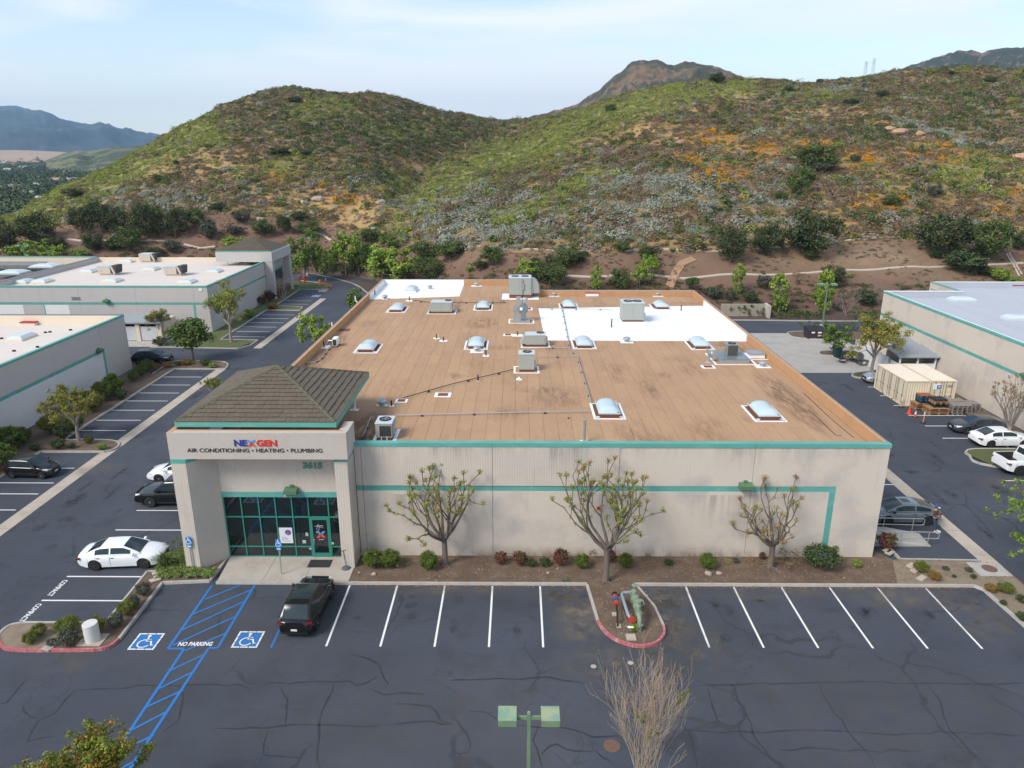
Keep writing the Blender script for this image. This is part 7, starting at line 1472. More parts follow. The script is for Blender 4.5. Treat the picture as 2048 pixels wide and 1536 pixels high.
# red hydrant group and orange post by the far portico
q = (-41.12, 138.67); t = thing('fire_hydrant', 'red fire valve group on the far lawn by the lane', 'hydrant', (q[0],q[1],.12)); 
for x in (-.5,.5): MB().lathe([(.16,0),(.16,.9),(.28,.95),(.28,1.15),(.1,1.35),(0,1.36)], (x,0,0), 12).build('riser', mrv, t)
MB().tube([(-.9,0,.7),(.9,0,.7)], .14, 10).build('cross_pipe', mrv, t)
q = (-37.07, 135.95); t = thing('fire_hydrant', 'orange yellow hydrant on a pad near the red kerb', 'hydrant', (q[0],q[1],.12)); MB().lathe([(.16,0),(.16,.75),(.2,.8),(.14,.95),(0,1.0)], n=12).build('barrel', mat('hydrant_orange', (.70,.30,.05), .5), t); MB().tube([(-.25,0,.6),(.25,0,.6)], .07, 8).build('outlets', mat('hydrant_orange', (.70,.30,.05), .5), t)
# pylons on the skyline
for i, (px, hh) in enumerate([(1733, 26), (1748, 30)]):
    a = (px-1024)/1460./1.09-.0075; Yp = 900; x_ = a*Yp; zb_ = 23.8+float(_slope(160))*Yp; H_ = 24 if i else 21
    t = thing('power_pylon', ['left of the two faint power pylons on the far skyline','right of the two faint power pylons on the far skyline'][i], 'pylon', (x_,Yp,zb_-2)); mb = MB()
    for sx in (-1,1):
        for sy in (-1,1): mb.tube([(sx*2,sy*2,0),(sx*.5,sy*.5,H_)], .12, 4)
    for k in range(6):
        z0, z1 = k*H_/6, (k+1)*H_/6; w0, w1 = 2-1.5*k/6, 2-1.5*(k+1)/6; mb.tube([(-w0,-w0,z0),(w1,-w1,z1)], .07, 3); mb.tube([(w0,-w0,z0),(-w1,-w1,z1)], .07, 3)
    mb.build('lattice', M_METAL, t); mb = MB()
    for z in (H_*.8, H_*.9, H_): mb.tube([(-3,0,z),(3,0,z)], .12, 4)
    mb.build('cross_arms', M_METAL, t)
# valley houses
hr = random.Random(12)
hs = [(8,333,'w'),(22,336,'t'),(45,341,'w'),(12,345,'w'),(187,335,'w'),(213,330,'w'),(100,346,'t'),(128,352,'t'),(68,380,'w'),(140,366,'w'),(75,412,'w'),(25,385,'t'),(5,383,'w'),(45,398,'w'),(105,368,'t'),(30,330,'t')]
hlab = ['pale house at the far left below the tan field','tan roofed house beside the pale one below the field','white roofed house right of the tan roofed one','low white house among the dark valley trees','tiny white house at the foot of the green slope','highest tiny white house by the green slope','tan house in the middle of the valley','tan roofed house in mid valley shade','white house with pale gable low in the valley','white house just left of the green slope','long pale building near the valley park','tan house near the left edge, low','small white house at the very left edge','pale house left of the park','tan house above the pale gabled one','distant tan roofed house under the field']
for i, (x, y, k) in enumerate(hs):
    r_ = _slope(y); Yh = float((23.8+6)/(-r_)); a = (x-1024)/1460./1.04-.0075; w, d_, h_ = hr.uniform(7,11), hr.uniform(6,8), hr.uniform(3,4)
    s_ = max(1., Yh/950)
    t = thing('house', hlab[i], 'house', (a*Yh,Yh,-6), hr.uniform(-.5,.5), 'houses in the valley', (s_,s_,s_)); MB().box(-w/2,w/2,-d_/2,d_/2,0,h_).build('wall', mat('house_wall', (.50,.47,.42), .8), t)
    MB().add([(-w/2-.4,-d_/2-.5,h_),(w/2+.4,-d_/2-.5,h_),(w/2+.4,d_/2+.5,h_),(-w/2-.4,d_/2+.5,h_),(-w/2-.4,0,h_+2.2),(w/2+.4,0,h_+2.2)], [(0,1,5,4),(2,3,4,5),(0,4,3),(1,2,5),(3,2,1,0)]).build('roof', mat('house_roof_w', (.36,.35,.34), .8) if k == 'w' else mat('house_roof_t', (.33,.22,.16), .8), t)
    for s in (-1,1): MB().box(s*w/4-.7,s*w/4+.7,-d_/2-.05,-d_/2,1,2.4).build('window', M_CGLASS, t)

M_LEAF = mat('leaf', (.08,.11,.03), .8, spec=.2, vcol=('Col',))
M_BARK = mat('bark', (.145,.115,.095), .95, noise=[(6,.6,(.08,.06,.05),(1,1,.3),.45,.7)], bump=(12,.6)); M_BARKL = mat('bark_pale', (.27,.235,.205), .95, noise=[(5,.6,(.16,.135,.115),(1,1,.3),.45,.7)], bump=(12,.5)); M_TWIG = mat('twig', (.26,.20,.15), .95)
def leaves(cent, rad, per, size, pal, rng, flat=.75, up=.35, shell=.55, tone=None):
    """cent Nx3 clump centres, rad N, per leaves each"""
    cent = np.asarray(cent, float); n = len(cent); c = np.repeat(cent, per, 0); r = np.repeat(np.broadcast_to(rad, n), per)
    d = rng.normal(size=(len(c), 3)); d /= np.linalg.norm(d, axis=1)[:, None]; rr = (shell+(1-shell)*rng.uniform(0, 1, len(c)))*r
    p = c+d*rr[:, None]*np.array([1, 1, flat]); nr = d*.8+rng.normal(size=d.shape)*.5+np.array([0, 0, up]); nr /= np.linalg.norm(nr, axis=1)[:, None]
    t = np.cross(nr, rng.normal(size=d.shape)); t /= np.linalg.norm(t, axis=1)[:, None]; b = np.cross(nr, t); s = (size*rng.uniform(.55, 1.35, len(c)))[:, None]
    v = np.stack([p-t*s, p+b*s*.55, p+t*s, p-b*s*.55], 1).reshape(-1, 3)
    pal = np.array(pal); ci = rng.integers(0, len(pal), n); col = pal[np.repeat(ci, per)]*(1 if tone is None else 1)
    mix = rng.uniform(0, 1, len(c))[:, None] < .3; col = np.where(mix, pal[rng.integers(0, len(pal), len(c))], col)*rng.uniform(.65, 1.35, (len(c), 1))
    return v, np.arange(len(v)).reshape(-1, 4), np.repeat(col, 4, 0)
def grow(mb, p, d, L, r, depth, rng, tips, spread=.6, up=.25, kids=(2, 3), curve=.25, shrink=.68, mn=.006, nseg=4, allp=None):
    pts, rs = [Vector(p)], [r]; d = Vector(d).normalized()
    for i in range(nseg):
        d = (d+Vector(rng.normal(size=3))*curve/nseg*1.5+Vector((0, 0, up/nseg))).normalized(); pts.append(pts[-1]+d*L/nseg); rs.append(max(mn, r*(1-.45*(i+1)/nseg)))
    mb.tube(pts, rs, 7 if r > .04 else 5 if r > .015 else 3, cap=False)
    if allp is not None: allp += [(q, depth) for q in pts[1:]]
    if depth == 0: tips.append(pts[-1]); return
    k = rng.integers(kids[0], kids[1]+1); a0 = rng.uniform(0, 6.28)
    for j in range(k):
        a = a0+j*6.283/k+rng.uniform(-.5, .5); x, y = basis(d); nd = (d+(x*math.cos(a)+y*math.sin(a))*spread*rng.uniform(.6, 1.3)).normalized()
        grow(mb, pts[-1] if j < 2 else pts[-2], nd, L*shrink*rng.uniform(.75, 1.2), rs[-1]*.8, depth-1, rng, tips, spread, up, kids, curve, shrink, mn, max(2, nseg-1), allp)
GREEN = [(.075,.115,.024),(.10,.145,.03),(.055,.09,.02)]; LIME = [(.19,.27,.035),(.24,.32,.05),(.14,.21,.03)]; OAK = [(.055,.072,.026),(.072,.090,.034),(.045,.058,.022)]; OLIVE = [(.20,.21,.035),(.24,.22,.045),(.15,.18,.03)]
SPRING = [(.21,.26,.05),(.24,.25,.055),(.15,.21,.04),(.25,.20,.06)]; CLIP = [(.085,.125,.018),(.115,.155,.022),(.06,.095,.015)]; REDT = [(.16,.045,.035),(.11,.045,.03),(.065,.085,.025),(.07,.09,.03),(.19,.07,.05)]; GREYG = [(.085,.095,.065),(.065,.075,.045),(.11,.115,.08)]; DKG = [(.05,.078,.028),(.07,.10,.035)]
RUST = [(.26,.12,.03),(.20,.15,.03),(.12,.13,.03)]; DEAD = [(.22,.17,.12),(.17,.13,.10)]; GREYG2 = [(.12,.135,.07),(.09,.11,.05)]
_pr = {}
def proto(kind, v=0):
    """returns list of (part name, mesh); unit height 1, crown about 1 wide"""
    if (kind, v) in _pr: return _pr[(kind, v)]
    rng = np.random.default_rng(abs(hash_(kind))+v*17); out = []
    def crown(n, per, size, pal, rx=.5, rz=.38, cz=.6, cr=.13, shell=.5, flat=.8, jag=.25):
        d = rng.normal(size=(n, 3)); d /= np.linalg.norm(d, axis=1)[:, None]; rad = rng.uniform(.25, 1, n)**.45*(1+jag*np.sin(d[:, 0]*4+v)*np.cos(d[:, 1]*5+v*2))
        c = d*rad[:, None]*np.array([rx-cr*.6, rx-cr*.6, rz-cr*.5])+np.array([0, 0, cz]); r = cr*rng.uniform(.6, 1.25, n)
        v_, f_, c_ = leaves(c, r, per, size, pal, rng, flat=flat, shell=shell); return raw_mesh('crown', v_, f_, M_LEAF, c_), c
    def trunk(pal_c, h, r=.028, n=7, m=M_BARK, h0=.0):
        mb = MB(); mb.tube([(0,0,-.03),(.01,0,h*.5),(0,.01,h)], [r*1.25, r, r*.85], 9)
        for c in pal_c[rng.choice(len(pal_c), min(n, len(pal_c)), replace=False)]:
            q = Vector(c); mid = Vector((q.x*.45, q.y*.45, h+(q.z-h)*.45)); mb.tube([(0,0,h*.9), mid, q], [r*.6, r*.35, r*.12], 5, cap=False)
        return mb.mesh('trunk', m)
    if kind == 'oak': m, c = crown(70, 75, .026, OAK, .56, .45, .50, .16, .45); out = [('crown', m), ('trunk', trunk(c, .25, .035, 6))]
    elif kind == 'oakgreen': m, c = crown(60, 70, .028, [(.075,.11,.028),(.10,.135,.036),(.06,.088,.025)], .56, .45, .50, .16, .45); out = [('crown', m), ('trunk', trunk(c, .25, .035, 6))]
    elif kind == 'round': m, c = crown(60, 62, .030, [GREEN, LIME][v % 2], .46, .34, .66, .14, .45); out = [('crown', m), ('trunk', trunk(c, .38, .026, 9))]
    elif kind == 'fluffy': m, c = crown(46, 50, .034, LIME if v % 2 else [(.10,.15,.03),(.13,.19,.035),(.075,.12,.025)], .5, .42, .55, .13, .35, jag=.4); out = [('crown', m), ('trunk', trunk(c, .3, .022, 8, M_BARKL))]
    elif kind == 'cone':
        n = 62; z = rng.uniform(.12, .97, n); rr = .34*np.sin(np.pi*np.clip(1-z, 0, 1)**.72)**.8+.03; a = rng.uniform(0, 6.28, n); c = np.stack([np.cos(a)*rr*rng.uniform(.3, 1, n), np.sin(a)*rr*rng.uniform(.3, 1, n), z], 1)
        v_, f_, c_ = leaves(c, .095, 48, .030, LIME, rng, shell=.4); out = [('crown', raw_mesh('crown', v_, f_, M_LEAF, c_)), ('trunk', trunk(c, .6, .016, 12, M_BARKL))]
    elif kind in ('spring', 'springolive'):
        mb = MB(); tips, allp = [], []; mb.tube([(0,0,-.03),(0,.01,.15),(.01,0,.27)], [.03,.024,.022], 8)
        for j in range(7): a = j*.9+rng.uniform(-.3, .3); grow(mb, (0.01,0,.27), (math.cos(a)*(.62 if j%2 else .3), math.sin(a)*(.62 if j%2 else .3), .85), .235, .016, 3, rng, tips, .5, .12, (2, 3), .3, .72, .0022, 3, allp)
        P_ = np.array([tuple(t) for t in tips]+[tuple(q) for q, dp in allp if dp <= 1 and rng.uniform() < .5])
        P_ = P_[rng.choice(len(P_), min(len(P_), 330), replace=False)]
        v_, f_, c_ = leaves(P_, .065, 34, .0135, SPRING if kind == 'spring' else OLIVE+[(.24,.17,.06)], rng, shell=.2); out = [('crown', raw_mesh('crown', v_, f_, M_LEAF, c_)), ('trunk', mb.mesh('trunk', M_BARKL))]
    elif kind == 'bare':
        mb = MB(); tips = []
        for j in range(7): a = j*.9+rng.uniform(-.3, .3); grow(mb, (0,0,0 if j > 3 else .05), (math.cos(a)*.5, math.sin(a)*.5, .9), .30, .013, 4, rng, tips, .5, .3, (2, 3), .25, .70, .0022, 3)
        out = [('branches', mb.mesh('branches', mat('bare_twig', (.24,.20,.175), .95)))]
        v_, f_, c_ = leaves(np.array([tuple(t) for t in tips])[::3], .03, 4, .012, DEAD+[(.17,.10,.08)], rng); out.append(('dry_leaves', raw_mesh('dry_leaves', v_, f_, M_LEAF, c_)))
    elif kind in ('clip', 'clipolive', 'bushdark', 'bushgrey', 'bushred', 'bushrust', 'bushlime'):
        pal = {'clip': CLIP, 'clipolive': [(.12,.14,.02),(.15,.165,.028),(.085,.11,.018)], 'bushdark': DKG, 'bushgrey': GREYG, 'bushred': REDT, 'bushrust': RUST, 'bushlime': LIME}[kind]
        tight = kind.startswith('clip'); n = 40 if tight else 34; d = rng.normal(size=(n, 3)); d[:, 2] = np.abs(d[:, 2])-.25; d /= np.linalg.norm(d, axis=1)[:, None]
        c = d*(np.full(n, .385) if tight else rng.uniform(.22, .46, n))[:, None]*np.array([1, 1, .9])+np.array([0, 0, .46]); c[:, 2] = np.maximum(c[:, 2], .1)
        v_, f_, c_ = leaves(c, .15 if tight else .13, 95 if tight else 46, .025 if tight else .034, pal, rng, shell=.25 if tight else .1)
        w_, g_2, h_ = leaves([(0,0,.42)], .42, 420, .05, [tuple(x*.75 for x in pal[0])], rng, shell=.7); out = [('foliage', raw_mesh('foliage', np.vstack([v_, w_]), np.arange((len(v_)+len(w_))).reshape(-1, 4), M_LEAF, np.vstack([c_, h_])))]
        mb = MB()
        for k in range(5): a = k*1.26; mb.tube([(0,0,-.02),(.12*math.cos(a),.12*math.sin(a),.25),(.25*math.cos(a),.25*math.sin(a),.5)], [.03,.02,.008], 4, cap=False)
        out.append(('stem', mb.mesh('stem', M_BARK)))
    elif kind in ('tuft', 'wispy'):
        mb = MB(); tips = []
        if kind == 'wispy':
            for j in range(9): a = j*.7; grow(mb, (0,0,0), (math.cos(a)*.7, math.sin(a)*.7, .8), .35, .01, 2, rng, tips, .5, .2, (2, 3), .3, .7, .003, 3)
            v_, f_, c_ = leaves(np.array([tuple(t) for t in tips]), .09, 10, .03, [GREEN, SPRING, RUST][v % 3], rng, shell=.1); out = [('foliage', raw_mesh('foliage', v_, f_, M_LEAF, c_)), ('stem', mb.mesh('stem', M_BARKL))]
        else:
            n = 160; a = rng.uniform(0, 6.28, n); L = rng.uniform(.6, 1.1, n); lean = rng.uniform(.1, .9, n); dx, dy = np.cos(a), np.sin(a); w = .012
            b0 = np.stack([dx*.05, dy*.05, 0*a], 1); m1 = b0+np.stack([dx*lean*.4*L, dy*lean*.4*L, L*.6], 1); e = b0+np.stack([dx*lean*L*.9, dy*lean*L*.9, L*(.95-.5*lean)], 1); s = np.stack([-dy, dx, 0*a], 1)*w
            vv = np.concatenate([np.stack([b0-s, b0+s, m1+s, m1-s], 1), np.stack([m1-s, m1+s, e+s*.2, e-s*.2], 1)]).reshape(-1, 3); cc = np.array([[.09,.12,.03]])*rng.uniform(.6, 1.5, (len(vv)//4, 1)); out = [('foliage', raw_mesh('foliage', vv, np.arange(len(vv)).reshape(-1, 4), M_LEAF, np.repeat(cc, 4, 0)))]
    _pr[(kind, v)] = out; return out
def hash_(s): return sum(ord(c)*(i+3) for i, c in enumerate(s))
PLR = random.Random(77)
def plant(p, w, h, kind, label, v=0, cat=None, group=None, name=None):
    """p ground point, w,h metres"""
    nm, ct = {'oak': ('oak_tree', 'tree'), 'oakgreen': ('oak_tree', 'tree'), 'round': ('street_tree', 'tree'), 'fluffy': ('leafy_tree', 'tree'), 'cone': ('young_tree', 'tree'), 'spring': ('spring_tree', 'tree'), 'springolive': ('spring_tree', 'tree'), 'bare': ('bare_tree', 'tree')}.get(kind, ('shrub', 'shrub'))
    z = p[2] if len(p) > 2 else .11
    t = thing(name or nm, label, cat or ct, (p[0], p[1], z-.03), PLR.uniform(0, 6.28), group, (w, w, h))
    for n_, me in proto(kind, v): obj(n_, me, t)
    return t
def PX(p, wpx, hpx):     # photo pixels -> metres at that place
    z = p[2] if len(p) > 2 else 0.; zc = p[1]*_c+(23.8-z)*_s; return wpx*zc/1460., hpx*zc/1460./.97
def pl(p, wpx, hpx, kind, label, v=0, **k):
    w, h = PX(p, wpx, hpx); return plant(p, w, h, kind, label, v, **k)
# shrubs in the front bed
for a in [((-8.56, 38.33),46,44,'clip','left half of the clipped green hedge beside the portico',0),((-7.54, 38.33),44,44,'clip','right half of the clipped green hedge beside the portico',1),((-5.24, 38.13),42,46,'clip','round clipped green bush left of the first bare limbed tree',2),((-6.57, 38.45),16,14,'wispy','tiny green seedling between hedge and round bush',0),
    ((-0.98, 38.72),30,32,'bushred','first red tipped shrub right of the first tree',0),((0.19, 38.61),34,38,'bushred','second red tipped shrub in the front bed',1),((0.85, 38.51),24,22,'bushdark','small dark green shrub beside the second red tipped one',0),((1.66, 38.51),26,24,'bushdark','small dark green shrub left of the tallest red tipped one',1),((2.63, 38.63),36,43,'bushred','tallest red tipped shrub in the front bed',2),
    ((3.87, 38.36),35,35,'clip','round green bush left of the middle tree',3),((5.62, 38.99),30,36,'bushred','red green shrub directly behind the middle tree trunk',3),((6.48, 38.38),34,36,'clip','round green bush right of the middle tree',4),((7.96, 39.35),18,12,'wispy','tiny sprig against the wall right of the middle tree',3),((9.12, 38.74),22,18,'bushdark','small green shrub between two round bushes',2),((11.39, 38.31),37,38,'clip','round green bush midway between the middle and third trees',1),
    ((12.73, 38.88),18,14,'wispy','small yellowish sprig right of the midway bush',1),((13.23, 38.94),14,16,'bushgrey','small blue green sprig right of the yellowish one',0),((14.23, 38.83),30,14,'wispy','low rusty sprigs left of the third tree',2),((14.98, 39.41),16,18,'bushred','small red sprig touching the third tree trunk',0),((16.39, 38.74),48,40,'wispy','loose rusty green shrub right of the third tree',5),((18.23, 38.53),78,58,'bushdark','big loose dark shrub below the vertical teal stripe',3),((20.35, 38.60),22,20,'bushlime','small yellow green shrub near the right corner',0),
    ((23.13, 40.65),42,44,'bushred','large red tipped shrub against the right corner of the building',1),((2.83, 37.02),18,10,'wispy','small green weed beside the front kerb',0),((6.09, 32.30),26,26,'bushlime','bushy green shrub beside the green backflow assembly',1),
    ((23.96, 38.08),32,26,'clipolive','round bush in the dry bed below the ramp',0),((24.33, 37.28),30,20,'bushrust','yellow tipped low bush right of the round one',0),((25.54, 38.31),16,10,'bushgrey','small grey tuft in the dry bed',0),((26.81, 38.15),18,10,'bushgrey','grey tuft just left of the utility pad',1),((26.67, 37.46),14,10,'bushdark','small dark tuft below the utility pad',0),((25.59, 37.50),10,8,'bushdark','tiny dark tuft in the dry bed',1),
    ((26.84, 36.08),30,20,'bushrust','left rusty bush under the leaning right tree',1),((27.60, 35.99),34,24,'clipolive','right olive bush under the leaning right tree',1),((27.92, 35.03),26,20,'bushdark','dark bush at the right edge of the dry bed',2),((26.70, 34.78),16,14,'bushdark','small dark bush below the rusty pair',0),((26.90, 33.39),30,20,'bushdark','lowest dark bush at the right edge',1),
    ((-24.60, 31.09),30,30,'clipolive','left end of the long olive bush on the left island',0),((-24.49, 31.66),32,32,'clipolive','right end of the long olive bush on the left island',1),((-23.29, 32.08),50,36,'clipolive','wide olive bush behind the front one on the left island',1),((-22.58, 30.95),46,42,'bushgrey','greyish bush left of the white cylinder',2),((-21.82, 31.96),48,40,'clipolive','bush directly behind the white cylinder',0),((-23.41, 30.94),24,20,'bushgrey','thin grey shrub near the utility lid',0),
    ((-20.99, 32.51),36,36,'bushgrey','first grey bush in the slanting row beside the compact stalls',1),((-20.95, 33.51),38,36,'clipolive','second bush in the slanting row beside the compact stalls',0),((-20.95, 34.19),34,32,'bushgrey','third bush in the slanting row beside the compact stalls',2),((-20.93, 35.33),34,36,'bushgrey','topmost bush in the slanting row beside the compact stalls',0),
    ((-20.96, 38.23),50,40,'tuft','spiky grass tuft touching the nose of the white sedan',0),((-21.19, 39.95),46,36,'wispy','leafy shrub between the sedan and the left column',3),((4.66, 39.33),16,26,'wispy','thin weedy sprig left of the middle tree',0),
    # left warehouse hedge
    ((-40.27, 52.30),62,62,'clip','large clipped bush at the left edge beside the black hatchback',0),((-43.76, 56.11),60,50,'clip','clipped bush cut by the left edge of view',1),((-42.26, 56.12),62,56,'clip','big rounded bush behind the black hatchback',2),((-42.17, 57.67),38,40,'clip','smaller rounded bush right of the big one against the wall',3),((-41.24, 60.01),46,46,'clipolive','rounded bush left of the olive spring tree',0),((-39.42, 58.83),40,34,'bushdark','dark low bush under the olive spring tree',0),((-39.44, 60.51),40,40,'clip','bush behind the trunk of the olive spring tree',4),
    ((-40.76, 65.78),52,50,'clipolive','bush right behind the olive spring tree crown',1),((-41.47, 69.05),44,46,'clip','second bush up the grey wall from the olive spring tree',2),((-41.30, 70.64),44,50,'clip','tall bush by the end of the teal band',3),((-39.88, 69.37),30,26,'bushdark','dark low bush below the tall bush',1),((-41.66, 75.44),24,24,'clipolive','first of three balls by the warehouse corner',0),((-41.82, 77.30),30,28,'clip','middle of three balls by the warehouse corner',0),((-41.98, 79.25),30,28,'clip','last of three balls by the warehouse corner',1),
    ((-41.87, 74.36),16,12,'wispy','small sprig by the end of the left wall',0),((-38.51, 56.58),34,24,'bushdark','dark low shrub beside the olive tree base',3),((-40.25, 56.14),24,18,'bushdark','dark shrub above the black hatchback',2),((-37.42, 56.59),18,14,'bushdark','small dark shrub left of the tree trunk base',0),((-36.54, 57.60),20,18,'clipolive','small olive shrub on the island right of the trunk',0),((-34.72, 56.29),22,16,'bushlime','low green shrub at the island tip',0),((-41.28, 79.45),24,20,'bushrust','rusty shrub right of the black car',0),((-40.41, 80.68),22,16,'bushrust','low rusty shrub left of the dark street tree',1),
    ((-39.51, 81.51),16,12,'bushdark','small dark shrub at the left end of the tree island',0),((-38.64, 81.94),26,14,'bushrust','low rusty shrub at the foot of the dark street tree',0),((-36.30, 81.54),26,16,'bushdark','low dark shrub right of the dark street tree trunk',1),((-35.15, 80.72),22,12,'bushlime','low green weeds at the right end of the tree island',1),
    ((-47.99, 94.69),28,30,'bushrust','reddish shrub beside the trash enclosure',0),((-45.98, 90.98),34,20,'bushdark','dark shrub at the kerb by the trash enclosure',1),((-41.74, 117.34),22,22,'bushred','nearest dark red shrub against the left warehouse',2),((-41.30, 120.30),26,26,'bushred','middle dark red shrub against the left warehouse',3),((-40.93, 123.39),26,28,'bushred','farthest dark red shrub against the left warehouse',1),((-38.87, 113.77),26,14,'bushrust','low orange shrub between the two far stall rows',0),((-41.54, 130.54),18,16,'bushdark','dark shrub under the far portico',1),
    ((-40.13, 107.15),26,22,'bushlime','bright green shrub under the spring tree by the far stalls',0)]: pl(*a[:5], v=a[5])
# planted bank and street trees
for a in [((-38.65, 83.44),100,86,'round','dark green street tree on the island before the cross lane',2),((-47.20, 93.54),60,72,'springolive','yellow green tree beside the trash enclosure',0),((-37.46, 92.55),104,122,'spring','tall spring tree on the lawn by the far stalls',0),((-38.80, 119.22),46,60,'bare','thin twiggy tree before the far portico',0),((-37.78, 58.22),128,122,'springolive','olive spring tree on the island left of the lane',1),
    ((-25.19, 88.11),70,84,'fluffy','bright green tree beside the left edge of the brown roof',1),((-24.05, 106.43),42,66,'fluffy','small green tree by the rear left corner of the brown roof',0),((-30.22, 68.56),50,58,'spring','wispy yellow tree just behind the hip roof',1),((39.26, 77.73),130,136,'springolive','wide yellow green tree behind the beige containers',2),((38.86, 86.71),62,66,'fluffy','small round green tree beside the wheeled bin',0),
    ((-41.60, 142.11),90,100,'fluffy','light green tree behind the far hip roofed portico',2),((-55.96, 188.15),60,50,'oakgreen','green bush above the far portico roof',0),((-37.06, 140.41),40,60,'fluffy','slim young tree beside the red fire valves',0),((-34.81, 147.65),70,86,'fluffy','bright tree left of the white roof corner',3),((-32.04, 147.04),60,80,'fluffy','second bright tree near the white roof corner',2)]: pl(*a[:5], v=a[5])
